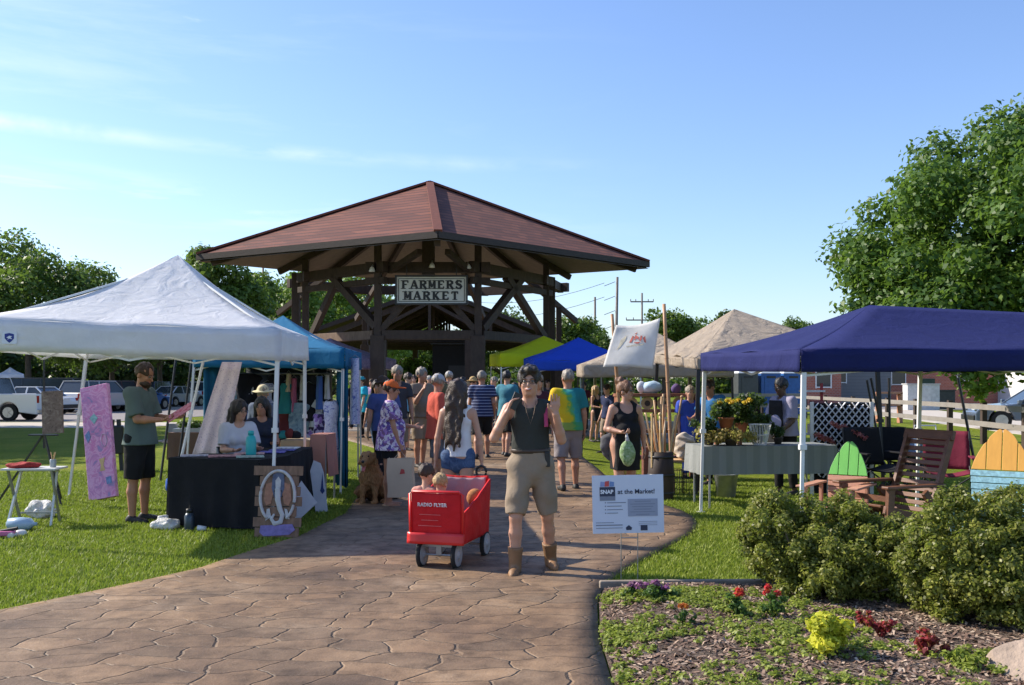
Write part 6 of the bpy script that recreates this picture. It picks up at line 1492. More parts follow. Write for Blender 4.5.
for i, (p0, p1, lb) in enumerate([((612, 314), (620, 420), 'wooden pole holding the left edge of the cloth banner'), ((664, 304), (672, 470), 'tall bamboo pole right of the cloth banner, above the stick barrel')]):
    a, b = P(p0[0], p0[1], 15.3 if i == 0 else 14.2), P(p1[0], p1[1], 15.3 if i == 0 else 14.0); b2 = a + (b - a) * ((a.z) / (a.z - b.z)) * 1.0
    t = thing('banner_pole', lb, 'pole', (b2.x, b2.y, 0)); m_ = MB(); m_.path([b2 - Vector((0, 0, .02))] + [b2.lerp(a, k / 8) for k in range(1, 9)], [.03] + [.03 - .0006 * k for k in range(1, 9)], 8)
    for k in range(1, 8): q = b2.lerp(a, k / 8 - .04); m_.tube(q, q + Vector((0, 0, .012)), .033, n=8)
    m_.build('pole', BAMB, t, world=True, smooth=True)
# barrel of walking sticks
br_ = thing('stick_barrel', 'dark barrel holding walking sticks beside the woman in the short black dress', 'barrel', (XA(661, 13.4), 13.4, 0)); m_ = MB()
m_.lathe((0, 0, 0), [(.165, 0), (.17, .01), (.185, .33), (.17, .66), (.15, .665), (.145, .5)], 20); m_.build('barrel_body', wood('barrel_wood', (.035, .022, .016), (5, 5, 1)), br_, smooth=True)
for z in (.08, .33, .58): MB().lathe((0, 0, z), [(.172 + .014 * (z == .33), 0), (.189 + .003 * (z == .33) - .008 * (z != .33), .0), (.189 + .003 * (z == .33) - .008 * (z != .33), .03), (.172 + .014 * (z == .33), .03)], 20).build('hoop', BLACKM, br_, smooth=True)
bt2 = thing('wooden_crate', 'reddish brown wooden box standing left of the stick barrel', 'box', (XA(647, 13.6), 13.6, 0)); MB().box((0, 0, .36), (.13, .2, .72)).build('box', wood('redwood', (.16, .06, .035)), bt2, bevel=.01)
rs_ = random.Random(4)
sc_ = [(.50, .33, .16), (.60, .42, .2), (.42, .24, .10), (.55, .25, .10), (.60, .45, .28)]
for k in range(13):
    a = rs_.random() * 6.28; b0 = Vector((.06 * math.cos(a), .06 * math.sin(a), .05)); ang = -.2 + .03 * k + rs_.uniform(-.04, .04); L = rs_.uniform(1.0, 1.45)
    tp = b0 + Vector((math.sin(ang) * L, .06 * math.sin(a), math.cos(ang) * L)); t = thing('walking_stick', 'carved wooden walking stick in the fan standing in the dark barrel', 'walking stick', (br_.location.x + b0.x, 13.4 + b0.y, b0.z), 0, 'walking sticks in the barrel')
    m_ = MB(); q = tp - b0; m_.path([Vector(), q * .3 + Vector((.01, 0, 0)), q * .7 - Vector((.008, 0, 0)), q], [.010, .013, .014, .016], 7)
    if k % 3 == 0: m_.ball(q, .026, 6)
    m_.build('stick', M('stick_%d' % (k % 5), sc_[k % 5], rough=.5, var=.2), t, smooth=True)
t = thing('walking_stick', 'single short stick standing upright left of the barrel fan', 'walking stick', (XA(652, 13.3), 13.3, .45)); MB().tube((0, 0, 0), (0, 0, .75), .016).build('stick', M('stick_1'), t)
# stall of wooden crafts behind the barrel
RW = wood('stall_wood', (.24, .09, .045), (3, 3, 6))
cs_ = thing('craft_stand', 'reddish wooden display shelves of crafts under the tan canopies', 'display stand', (XA(655, 16.5), 16.5, 0))
for x in (-.65, .65): MB().box((x, 0, .7), (.06, .4, 1.4)).build('side', RW, cs_)
for z in (.35, .8, 1.15, 1.42): MB().box((0, 0, z), (1.4, .45, .05)).build('shelf', RW, cs_)
for k in range(4):
    t = thing('carved_disc', 'pale round wood slice in the row on the upper shelf of the craft stand', 'carving', (XA(655, 16.5) - .42 + .27 * k, 16.38, 1.175), 0, 'wood slices in a row'); m_ = MB(); m_.tube((0, -.02, .105), (0, .02, .105), .105, n=18); m_.build('disc', PINE, t); MB().tube((0, -.024, .105), (0, -.019, .105), .05, n=14).build('centre', TIMBER, t)
gg = [(.30, .18, .10), (.45, .34, .2), (.12, .06, .04), (.55, .50, .45), (.35, .10, .05), (.10, .12, .08)]
for k in range(12):
    z = (.375, .825)[k % 2]; x = -.55 + .1 * k; c = gg[k % 6]; t = thing('carving', 'small carved figure on the %s shelf of the craft stand' % ('lower', 'middle')[k % 2], 'carving', (XA(655, 16.5) + x, 16.4, z), k, 'carvings on the %s shelf' % ('lower', 'middle')[k % 2])
    MB().lathe((0, 0, 0), [(.05, 0), (.055, .04), (.03 + .01 * (k % 3), .12), (.045, .18), (.02, .24)], 10, 1, .7).build('figure', M('carv_%d' % (k % 6), c, rough=.6), t, smooth=True)
for i, (px, w, h, c, lb) in enumerate([(641, .12, .2, (.6, .62, .65), 'white crock on top of the craft stand, left end'), (652, .35, .2, (.45, .6, .7), 'pale blue and white bundle on top of the craft stand'), (676, .16, .16, (.12, .08, .2), 'dark purple bundle on top of the craft stand')]):
    t = thing('goods', lb, 'goods', (XA(px, 16.5), 16.5, 1.445)); lump('bundle', fabric('goods_%d' % i, c), (0, 0, h * .5), (w / 2, w / 2.5, h / 2), 60 + i, t, .01, .02)
# low shelf with white sack, right of barrel
t = thing('bench', 'low plank bench right of the barrel', 'bench', (XA(683, 14.3), 14.3, 0)); MB().box((0, 0, .47), (.5, .35, .035)).build('seat', PINE, t)
for x in (-.2, .2):
    for y in (-.12, .12): MB().beam((x, y, 0), (x, y, .455), .04).build('leg', TIMBER, t)
t = thing('sack', 'cream cloth sack slumped on the plank bench', 'sack', (XA(684, 14.3), 14.3, .488)); lump('sack', fabric('cream_sack', (.55, .46, .36), fold=.8), (0, 0, .17), (.15, .12, .21), 71, t, .03, .013)
for i, px in enumerate((676, 690)): t = thing('wire_basket', 'black wire basket stand beneath the plank bench, %s one' % ('left', 'right')[i], 'basket', (XA(px, 14.0), 14.0, 0)); m_ = MB(); [m_.tube((.11 * math.cos(a), .11 * math.sin(a), 0), (.11 * math.cos(a), .11 * math.sin(a), .36), .005, n=5) for a in [k * PI / 5 for k in range(10)]]; m_.build('bars', BLACKM, t); [MB().path([(.11 * math.cos(a), .11 * math.sin(a), z) for a in np.linspace(0, 2 * PI, 16)], .006, 5).build('ring', BLACKM, t) for z in (.01, .18, .36)]
# plant table with grey-green cloth
GRC = stripes('grey_green_cloth', (.20, .215, .205), (.235, .25, .24), 5.5, 0, .5)
pt_, pz = cloth_table('table with a short striped grey-green cloth carrying plants under the navy canopy', [(2.44, 12.3), (4.25, 12.55), (4.15, 13.25), (2.35, 13.0)], .80, GRC, hem=.44, seed=21, flare=.01)
TERR = M('terracotta', (.38, .13, .06), rough=.8, var=.15); YF = leafmat('yellow_petal', (.60, .36, .02), (.85, .60, .05), trans=.3); DG = leafmat('dark_plant_leaf', (.015, .035, .012), (.07, .12, .03)); DRY = leafmat('dry_leaf', (.25, .18, .05), (.45, .36, .12))
def pot(label, px, y, z, r, h, mat, veg, nm='potted_plant', veg_r=.16, veg_h=.2, nl=1500, flowers=None, ls=.022):
    t = thing(nm, label, 'potted plant', (XA(px, y), y, z), 0, 'plants on and around the plant table')
    MB().lathe((0, 0, 0), [(r * .7, 0), (r, h * .85), (r * 1.1, h * .86), (r * 1.1, h), (r * .9, h), (r * .85, h * .85)], 18).build('pot', mat, t, smooth=True)
    rr = np.random.default_rng(int(px)); C = [(rr.normal() * veg_r * .5, rr.normal() * veg_r * .4, h + veg_h * (.15 + .75 * rr.random())) for _ in range(14)]
    V, Fq, rnd = leaves(C, [veg_r * .38] * 14, nl, ls, int(px), squash=1, shell=.2); np_mesh('foliage', V, Fq, veg, t, rnd=rnd)
    m_ = MB(); [m_.path([(0, 0, h * .8), (c[0] * .5, c[1] * .5, h + (c[2] - h) * .5), c], .004, 4) for c in C[:8]]; m_.build('stems', veg, t)
    if flowers:
        C = [(rr.normal() * veg_r * .5, -.04 + rr.normal() * veg_r * .3, h + veg_h * (.8 + .35 * rr.random())) for _ in range(12)]; V, Fq, rnd = leaves(C, [.035] * 12, 600, .018, int(px) + 3, squash=.6, shell=.3); np_mesh('blossoms', V, Fq, flowers, t, rnd=rnd)
    return t
pot('yellow flowering plant in a terracotta pot raised on the plant table', 726, 12.6, pz + .20, .10, .16, TERR, DG, veg_r=.24, veg_h=.2, flowers=YF, nl=2200)
pot('dark leafy plant behind the yellow flowers on the plant table', 741, 12.9, pz + .14, .09, .14, TERR, DG, veg_r=.24, veg_h=.36, nl=2600)
pot('dry yellowish fern in a low pot in front of the terracotta one', 731, 12.45, pz, .09, .08, M('dark_pot', (.05, .04, .03)), DRY, veg_r=.26, veg_h=.12, nl=1500)
pot('trailing dark plant at the left end of the plant table', 709, 12.6, pz, .08, .12, M('dark_pot'), DG, veg_r=.16, veg_h=.22, nl=1200)
pot('dark herb in a pot at the middle of the plant table', 757, 12.9, pz, .09, .12, M('dark_pot'), DG, veg_r=.2, veg_h=.28, nl=1500)
pot('small green plant right of the wire basket', 778, 12.75, pz, .06, .09, M('dark_pot'), DG, veg_r=.12, veg_h=.12, nl=700)
t = thing('riser', 'wooden riser under the terracotta pot', 'riser', (XA(728, 12.62), 12.62, pz)); MB().box((0, 0, .185), (.34, .24, .02)).build('top', RW, t); [MB().box((x, 0, .0875), (.02, .22, .175)).build('side', RW, t) for x in (-.15, .15)]
t = thing('wire_basket', 'pale wire basket with dried stems on the plant table', 'basket', (XA(760, 12.55), 12.55, pz)); m_ = MB()
for a in [k * PI / 9 for k in range(18)]: m_.tube((.08 * math.cos(a), .08 * math.sin(a), 0), (.14 * math.cos(a), .14 * math.sin(a), .27), .0045, n=5)
m_.build('bars', WHITEM, t); [MB().path([(r_ * math.cos(a), r_ * math.sin(a), z) for a in np.linspace(0, 2 * PI, 20)], .005, 5).build('ring', WHITEM, t) for r_, z in ((.08, .005), (.11, .13), (.14, .27))]
bk = thing('metal_bucket', 'galvanised metal bucket on the grass below the plant table', 'bucket', (XA(726, 13.6), 13.6, 0)); GALV = M('galvanised', (.42, .44, .42), rough=.45, metal=.6, var=.25, nscale=12)
MB().lathe((0, 0, 0), [(.13, 0), (.165, .32), (.172, .325), (.172, .335), (.155, .335), (.125, .03)], 22).build('bucket_body', GALV, bk, smooth=True); MB().path([(.17 * math.cos(a), 0, .32 + .13 * math.sin(a) * -1) for a in np.linspace(0, PI, 12)], .005, 5).build('handle', GREYM, bk)
# white lattice panel
lt = thing('lattice_panel', 'white diamond lattice panel standing behind the green-topped chair', 'lattice', (XA(842, 13.8), 13.8, 0)); LW, LH, z0 = .86, 1.1, .25; m_ = MB(); sp = .115
def clip(a, b):
    pts = []
    for k in range(41):
        q = a.lerp(b, k / 40)
        if -LW / 2 <= q.x <= LW / 2 and z0 <= q.z <= z0 + LH: pts.append(q)
    return (pts[0], pts[-1]) if len(pts) > 1 else None
for s in (1, -1):
    for k in range(-12, 22):
        a = Vector((-LW, 0 + (.006 if s > 0 else -.006), z0 + k * sp * 1.0)); b = a + Vector((2.6, 0, 2.6 * 1.2)) if s > 0 else a + Vector((0, 0, 0))
        if s < 0: a = Vector((LW, -.006, z0 + k * sp)); b = a + Vector((-2.6, 0, 2.6 * 1.2))
        c = clip(a, b)
        if c: m_.beam(c[0], c[1], .046, .008)
m_.build('laths', M('lattice_white', (.78, .79, .82), rough=.6, var=.06, bmp=.05), lt); MB().box((0, .04, z0 + LH / 2 - .12), (LW, .02, LH + .2)).build('backing', CLOTHB, lt)
for s in (-1, 1): MB().box((s * LW / 2, 0.012, (z0 + LH) / 2), (.05, .03, z0 + LH)).build('post', WHITEM, lt)
for i, (px, py) in enumerate([(836, 425), (846, 428), (854, 432), (820, 436), (862, 436), (829, 440)]):
    p = P(px, py, 13.6); t = thing('flower_bunch', 'bunch of red and pink blossoms hanging on the lattice', 'flowers', p, 0, 'flower bunches on the lattice'); V, Fq, rnd = leaves([(0, 0, 0), (.04, 0, -.03), (-.04, 0, .02)], [.05] * 3, 260, .014, i, shell=.2); np_mesh('blossoms', V, Fq, leafmat('red_petal', (.35, .02, .03), (.6, .25, .25)), t, rnd=rnd)
# red-white stand left of the lattice
t = thing('display_rack', 'narrow red and white display rack left of the lattice', 'rack', (XA(812, 14.6), 14.6, 0)); RED = M('rack_red', (.34, .03, .04), rough=.5); [MB().beam((x, 0, 0), (x * .9, 0, 1.62), .035).build('upright', RED, t) for x in (-.16, .16)]
for z in (.5, .85, 1.2, 1.5): MB().box((0, 0, z), (.34, .2, .025)).build('shelf', WHITEM, t)
for k, z in enumerate((.515, .865, 1.215)): t2 = thing('boxed_goods', 'small pale box on the %s shelf of the red display rack' % ('lower', 'middle', 'upper')[k], 'box', (XA(812, 14.6) + .03 * k, 14.55, z)); MB().box((0, 0, .07), (.2, .12, .14)).build('box', M('boxc_%d' % k, ((.5, .3, .3), (.55, .5, .5), (.3, .1, .1))[k]), t2, bevel=.005)
# ---- chairs
def plank_chair(label, loc, rz, s, topc, basec, bh, hw=.27, zm=.8, nm='adirondack_chair', arm=True):
    """garden chair with a pointed surfboard-shaped back facing the camera"""
    t = thing(nm, label, 'chair', loc, rz, 'garden chairs under the navy canopy', scale=s); R = Matrix.Rotation(-.22, 3, 'X'); zs = .36; n_ = 4
    # back planks, outline like a surfboard tip above a band of horizontal slats
    def prof(x): return zm + bh * max(0.02, 1 - abs(x / hw) ** 1.6) ** .85
    for k in range(n_):
        x0 = -hw + k * 2 * hw / n_ + .004; x1 = x0 + 2 * hw / n_ - .008; pts = [(x0, zm), (x1, zm)] + [(x1 + (x0 - x1) * q / 6, prof((x1 + (x0 - x1) * q / 6)) - .015 * (q in (0, 6))) for q in range(7)]
        pts = [p for i_, p in enumerate(pts) if i_ < 2 or p[1] > zm + .01]
        MB().prism(pts, (0, .16, 0), R @ Vector((1, 0, 0)), R @ Vector((0, 0, 1)), -.022).build('back_plank', topc, t, bevel=.003)
    nb_ = int((zm - .34) / .062)
    for k in range(nb_):
        z = zm - .062 * (k + 1); ww = hw * (1 - .02 * k); MB().prism([(-ww, z), (ww, z), (ww, z + .054), (-ww, z + .054)], (0, .157, 0), R @ Vector((1, 0, 0)), R @ Vector((0, 0, 1)), -.024).build('back_slat', basec, t, bevel=.002)
    for k in range(5): MB().box((0, -.36 + k * .10, .36 - .012 * k), (2 * hw * .95, .088, .02)).build('seat_slat', basec, t, bevel=.003)
    for s_ in (-1, 1):
        MB().beam((s_ * (hw + .0), -.38, .34), (s_ * (hw - .03), .42, .04), .03, .09).build('rail', basec, t)
        MB().box((s_ * (hw + .03), -.36, .28), (.035, .09, .56)).build('leg', basec, t, bevel=.003); MB().box((s_ * (hw + .03), .16, .30), (.03, .05, .5)).build('leg', basec, t, bevel=.003)
        if arm: MB().box((s_ * (hw + .05), -.08, .57), (.11, .68, .022)).build('armrest', basec, t, bevel=.006)
    MB().ball((.10, .1, 0), .012, 6)
    return t
GREENP = wood('green_paint', (.17, .52, .10), (8, 3, 2), rough=.5, var=.08, bmp=.1); PEACH = wood('peach_stain', (.52, .26, .17), (2, 3, 8), rough=.6, var=.12, bmp=.15); YELP = wood('yellow_orange_paint', (.74, .36, .06), (8, 3, 2), rough=.5, var=.07, bmp=.1); AQUA = wood('aqua_paint', (.28, .55, .53), (2, 3, 8), rough=.5, var=.08, bmp=.1)
plank_chair('small garden chair with a green pointed back and peach slats', (XA(839, 9.9), 9.9, 0), -.62, 1, GREENP, PEACH, .37, .205, .66)
plank_chair('garden chair with a tall yellow-orange pointed back and aqua slats at the right edge', (XA(978, 8.6), 8.3, 0), -.62, .95, YELP, AQUA, .40, .265, .90)
# brown slatted deck chair seen from behind, facing left
dc = thing('slatted_chair', 'brown wooden slatted high-back chair turned away, nearest behind the bushes', 'chair', (XA(898, 9.5), 9.6, 0), math.radians(-66), 'garden chairs under the navy canopy')
BRW = wood('brown_stain', (.125, .048, .022), (3, 3, 9), rough=.5, var=.25)
# local: facing -y ; back at +y leaning
Rb = Matrix.Rotation(-.30, 3, 'X')
for s_ in (-1, 1):
    MB().beam((s_ * .27, .15, .16), (s_ * .27, .48, 1.08), .04, .07).build('back_post', BRW, dc, bevel=.004); MB().beam((s_ * .29, -.42, .40), (s_ * .27, .36, .22), .035, .08).build('rail', BRW, dc, bevel=.004)
    MB().beam((s_ * .31, -.40, 0), (s_ * .31, -.36, .60), .045, .08).build('leg', BRW, dc, bevel=.004); MB().beam((s_ * .29, .50, 0), (s_ * .29, .10, .55), .04, .07).build('leg', BRW, dc, bevel=.004)
    MB().box((s_ * .33, -.08, .615), (.10, .74, .028)).build('armrest', BRW, dc, bevel=.008)
for k in range(13):
    q = .06 + k * .072; y = .19 + .33 * q / .98; MB().box((0, y - .02, .16 + q * .92), (.50, .022, .045), Rb).build('back_slat', BRW, dc, bevel=.003)
MB().box((0, .475, 1.09), (.62, .04, .10), Rb).build('top_rail', BRW, dc, bevel=.006)
for k in range(8): MB().box((0, -.40 + k * .075, .43 - .018 * k), (.50, .055, .02)).build('seat_slat', BRW, dc, bevel=.003)
MB().box((0, -.37, .50), (.60, .03, .05)).build('front_rail', BRW, dc)
# camp chairs and cooler
MAR = fabric('maroon_canvas', (.17, .02, .045)); BLC = fabric('black_canvas', (.012, .012, .014))
def camp(label, px, y, rz, m_, s=1):
    t = thing('camp_chair', label, 'chair', (XA(px, y), y, 0), rz, 'folding camp chairs under the navy canopy', scale=s)
    MB().sheet(lambda u, v: Vector(((u - .5) * .56, .24 + .12 * v + .06 * math.sin(PI * u), .45 + .50 * v)), 10, 8).build('backrest', m_, t, smooth=True, solid=.012)
    MB().sheet(lambda u, v: Vector(((u - .5) * .54, -.25 + .5 * v, .45 - .06 * math.sin(PI * u))), 10, 8).build('seat', m_, t, smooth=True, solid=.012)
    for s_ in (-1, 1):
        MB().tube((s_ * .28, -.28, .01), (s_ * .28, .26, .50), .011).build('leg', BLACKM, t); MB().tube((s_ * .28, .30, .01), (s_ * .28, -.26, .62), .011).build('leg', BLACKM, t); MB().tube((s_ * .28, .26, .45), (s_ * .28, .36, .95), .011).build('back_post', BLACKM, t)
        MB().box((s_ * .29, -.02, .63), (.07, .48, .02)).build('armrest', m_, t, bevel=.006)
    m2 = MB(); m2.tube((-.28, -.28, .03), (.28, -.26, .42), .010); m2.tube((.28, -.28, .03), (-.28, -.26, .42), .010); m2.build('cross_brace', BLACKM, t)
camp('maroon folding camp chair behind the brown slatted chair', 948, 12.7, -.35, MAR, 1.02); camp('black folding camp chair right of the lattice, nearest to it', 877, 13.2, .25, BLC, 1.05); camp('black folding camp chair right behind the black one near the lattice', 893, 14.3, -.1, BLC)
camp('black camp chair partly hidden behind the blue cooler', 912, 14.6, .3, BLC, .95)
ck = thing('cooler', 'blue cooler box with a pale lid on a stand behind the brown chair', 'cooler', (XA(925, 13.6), 13.6, 0)); MB().box((0, 0, .72), (.36, .30, .30)).build('box', M('cooler_blue', (.20, .30, .50), rough=.4), ck, bevel=.02); MB().box((0, 0, .90), (.38, .32, .06)).build('lid', M('cooler_lid', (.10, .18, .42), rough=.4), ck, bevel=.015); MB().path([(-.17, 0, .85), (-.15, 0, 1.02), (.15, 0, 1.02), (.17, 0, .85)], .012, 6).build('handle', PLWHITE, ck); [MB().beam((x, y, 0), (x, y, .57), .03).build('leg', BLACKM, ck) for x in (-.15, .15) for y in (-.12, .12)]
# slanted dark legs of the awning behind
for i, (a, b, y) in enumerate([((871, 378), (886, 450), 15.5), ((889, 378), (890, 440), 16.5), ((958, 378), (976, 470), 14.5), ((867, 380), (884, 470), 17)]):
    p0, p1 = P(*a, y), P(*b, y); p1 = p0 + (p1 - p0) * (p0.z / (p0.z - p1.z)); t = thing('awning_pole', ['slanting thin black pole right of the lattice', 'upright thin black pole behind the camp chairs', 'slanting black pole left of the yellow-topped chair', 'black pole just behind the lattice edge'][i], 'pole', (p1.x, p1.y, 0)); MB().tube(p1, p0, .022, n=8).build('pole', BLACKM, t, world=True)
# ---- flowers and rock in the bed
def sprig(label, px, py, hgt, rad, mat, n_, ls, nm='flower_plant', fm=None, fn_=0, cat='plant', grp=None, fls=.012, seed=0):
    p = G(px, py); z0 = float(bedz(np.array([p.x]), np.array([p.y]))[0]); t = thing(nm, label, cat, (p.x, p.y, z0), 0, grp); rr = np.random.default_rng(seed + int(px))
    C = [(rr.normal() * rad * .45, rr.normal() * rad * .45, hgt * (.15 + .6 * rr.random())) for _ in range(12)]; V, Fq, rnd = leaves(C, [rad * .38] * 12, n_, ls, int(px), squash=.8, shell=.1, up=.6); np_mesh('foliage', V, Fq, mat, t, rnd=rnd)
    m_ = MB(); [m_.path([(0, 0, -.02), (c[0] * .6, c[1] * .6, c[2] * .6), c], .003, 4) for c in C]; m_.build('stems', mat, t)
    if fm: 
        C = [(rr.normal() * rad * .3, rr.normal() * rad * .3, hgt * (.8 + .25 * rr.random())) for _ in range(max(3, fn_))]; V, Fq, rnd = leaves(C, [rad * .28] * len(C), 60 * len(C), fls, int(px) + 1, squash=.8, shell=.1); np_mesh('blossoms', V, Fq, fm, t, rnd=rnd)
    return t
GRL = leafmat('salvia_leaf', (.03, .075, .015), (.10, .19, .04)); REDF = leafmat('salvia_red', (.45, .01, .02), (.75, .04, .05)); CRIM = leafmat('crimson_leaf', (.16, .012, .02), (.38, .03, .04)); LIME = leafmat('lime_leaf', (.42, .45, .02), (.78, .72, .07), trans=.35); PURF = leafmat('purple_petal', (.22, .05, .18), (.42, .16, .38)); ORF = leafmat('orange_petal', (.5, .1, .02), (.7, .2, .05))
sprig('bright yellow-green rounded coleus at the front of the bed', 828, 672, .24, .155, LIME, 4200, .017, 'coleus_plant'); 
for (px, py, k) in ((737, 632, 0), (772, 630, 1)): sprig('red salvia with green leaves, %s of the pair near the kerb' % ('left', 'right')[k], px, py, .17 + .02 * k, .065 + .02 * k, GRL, 700, .013, 'salvia_plant', REDF, 4, grp='red salvias')
sprig('small orange-red flowers on a thin plant left of the salvia pair', 684, 640, .12, .05, GRL, 300, .010, 'flower_plant', ORF, 3)
for (px, py, k, rd) in ((866, 636, 0, .05), (882, 650, 1, .07), (928, 668, 2, .08)): sprig('crimson-leaved plant, %s of the three crimson ones' % ('farthest and smallest', 'middle', 'nearest and largest')[k], px, py, .12 + .02 * k, rd, CRIM, 420 + 200 * k, .013, 'crimson_plant', grp='crimson plants')
sprig('dark green clump with purple blooms beside the kerb corner', 651, 609, .10, .13, GRL, 1700, .012, 'petunia_plant', PURF, 7, fls=.013); sprig('small purple flowering tuft at the left end of the purple clump', 632, 607, .09, .06, GRL, 400, .011, 'petunia_plant', PURF, 5)
sprig('low green weed tuft at the bottom edge right of the coleus', 965, 682, .10, .09, gcm, 700, .014, 'weed_tuft')
rk_ = thing('boulder', 'pale tan boulder at the bottom right corner of the bed', 'rock', (XA(1040, 5.1), 5.05, 0)); f = Fld((-.45, -.4, -.05), (.45, .4, .35), .012); f.ell((0, 0, .05), (.33, .26, .20), .02); f.ell((-.12, .02, .03), (.22, .2, .15), .05); f.ell((.1, .05, .12), (.2, .2, .14), .05)
for nrm, d in (((-.6, -.3, .8), .19), ((.2, -.9, .5), .22), ((.5, .2, .9), .24), ((-.9, .2, .35), .27)): q = unit(nrm); f.plane(q * d + V3(0, 0, .02), q)
f.folds(.006, V3(18, 22, 25), 2); f.mesh('rock', M('rock', (.34, .26, .20), rough=.85, var=.35, nscale=5, bmp=.8, bscale=25, bdist=.02), rk_)
# ------------------------------------------------------------------ people
def C_(nm, c, **k): return fabric('cloth_' + nm, c, **k)
KHAKI = C_('khaki', (.27, .21, .15)); BLKC = C_('black', (.012, .012, .013), var=.25); DGRN = C_('dark_olive', (.038, .042, .038)); TANB = M('boot_leather', (.24, .13, .06), rough=.6, var=.25)
SHOEB = M('shoe_black', (.015, .014, .014), rough=.6); SHOEW = M('shoe_white', (.5, .5, .5), rough=.6); WHT = C_('white', (.68, .68, .70)); DENIM = blotch('denim', [(.02, .045, .11), (.045, .09, .19), (.09, .15, .27)], 12); BELTM = M('belt_leather', (.05, .03, .02), rough=.5)
FLOR = blotch('purple_floral', [(.10, .06, .26), (.55, .45, .55), (.30, .16, .42), (.65, .58, .62), (.18, .08, .18)], 26, vor=True)
def tie():
    m, n, l, b = nt('tie_dye'); v = coord(n, l); s = n.new('ShaderNodeSeparateXYZ'); l.new(v, s.inputs[0]); t = noise(n, l, v, 7, 4, .6, 1.2)
    # local +x is the left side seen from behind
    f = mathn(n, l, 'ADD', mathn(n, l, 'MULTIPLY', s.outputs[0], 1.9), mathn(n, l, 'MULTIPLY', mathn(n, l, 'SUBTRACT', 1.25, s.outputs[2]), .55)); f = mathn(n, l, 'ADD', mathn(n, l, 'ADD', f, .42), mathn(n, l, 'MULTIPLY', mathn(n, l, 'SUBTRACT', t.outputs['Fac'], .5), .5))
    c = ramp(n, l, f, [(.12, (.01, .16, .17)), (.32, (.03, .30, .27)), (.42, (.10, .34, .06)), (.52, (.55, .42, .01)), (.85, (.72, .42, .005))])
    lowz = mathn(n, l, 'LESS_THAN', mathn(n, l, 'ADD', s.outputs[2], mathn(n, l, 'MULTIPLY', t.outputs['Fac'], .08)), 1.03); c = mix(n, l, c, (.04, .25, .07), mathn(n, l, 'MULTIPLY', lowz, .7))
    l.new(c, b.inputs['Base Color']); b.inputs['Roughness'].default_value = .9; return m
NSTR = stripes('navy_stripe', (.012, .020, .075), (.20, .23, .34), 17, 2, .72)
def at(px, tp, y, **k):
    x = XA(px, y); z0 = float(gz(x, y)); k.setdefault('h', (H - (tp - HY) / F * y) - z0)
    label = k.pop('label'); return person(label, (x, y, z0), **k)
def bagcap(T, J): pass
def phone_extra(T, J):
    s = J['s']; w = V3(*J['wri'][-1]); hd = J['hdir'][-1]; c = w + hd * .09 + V3(.028, 0, 0)
    R = Vector(hd).to_track_quat('Z', 'Y').to_matrix()
    st = MB(); sh = J['sho'][1]; fw = J['fwd']; up = J['up']
    p0 = sh - V3(.055, 0, 0); st.sheet(lambda u, v: Vector(p0 + V3((v - .5) * .032, 0, 0) + fw * (-.10 + .26 * u) * 1 + up * (.075 * math.sin(PI * min(1, u * 1.15)) - .26 * max(0, u - .62) - .05)), 16, 2)
    st.build('shoulder_strap', C_('pink', (.45, .06, .14)), T, smooth=True, solid=.006)
    pch = MB(); q = J['Pv'] + V3(.135, -.09, .03); pch.box(q, (.045, .03, .13)); pch.build('belt_pouch', BLACKP, T, bevel=.008)
    lc = MB(); a = J['Nb']; lc.path([a + V3(-.05, -.06, .02), a + V3(-.03, -.125, -.08), a + V3(.0, -.15, -.17), a + V3(.03, -.125, -.08), a + V3(.05, -.06, .02)], .003, 5); lc.build('neck_cord', LITT, T)
ph_ = at(531, 366.5, 8.17, label='man in dark sleeveless shirt and khaki shorts talking on a phone and waving', rot=.02, vox=.0075, skin=SKIN, twist=-.02, lean=(-.02, -.02), head=(-.12, .04),
    armn=((-.115, -.09, -.235), (.125, -.07, .26), (.13, .05, .3)), armp=((.075, -.07, -.26), (-.06, -.12, .23), (-.03, -.02, 1)), handn='phone', handp='open',
    legn=((-.10, -.20, -1), (-.01, .02, -1)), legp=((.12, .10, -1), (.09, .30, -1)), hair='wavy', hairc='dark', face=True,
    clothes=[dict(t='shirt', sleeve=0, wide=True, m=DGRN, hem=.075, loose=.018, folds=.009), dict(t='shorts', len=.94, m=KHAKI, loose=.016, folds=.012, belt=BELTM, waist=.115), dict(t='boots', m=TANB), dict(t='glasses', m=BLACKP)], extra=phone_extra)
J, wf = T_J[ph_.name]; c = wf(J['wri'][-1] + J['hdir'][-1] * .10 + V3(.03, -.005, 0)); d = Vector(J['hdir'][-1])
pt = thing('mobile_phone', 'black mobile phone held to the ear of the man in khaki shorts', 'phone', c); MB().box((0, 0, 0), (.011, .072, .145), d.to_track_quat('Z', 'Y').to_matrix()).build('phone_body', BLACKP, pt, bevel=.003)
wt_ = at(458, 380.5, 9.9, label='long-haired woman in white tank top and denim shorts pulling the red wagon, seen from behind', rot=PI - .05, vox=.0095, female=True, w=.98, skin=SKIN, armp=((.22, .0, -1), (.10, -.1, -1)), armn=((-.26, .04, -1), (-.10, -.02, -1)), handn='grip',
    legp=((.03, -.15, -1), (.0, .05, -1)), legn=((-.03, .08, -1), (0, .22, -1)), hair='long', hairc='brown', clothes=[dict(t='tank', m=WHT, hem=-.03, loose=.021, folds=.006), dict(t='shorts', len=.27, m=DENIM, loose=.009, folds=.002, waist=.07), dict(t='shoes', m=SHOEW)])
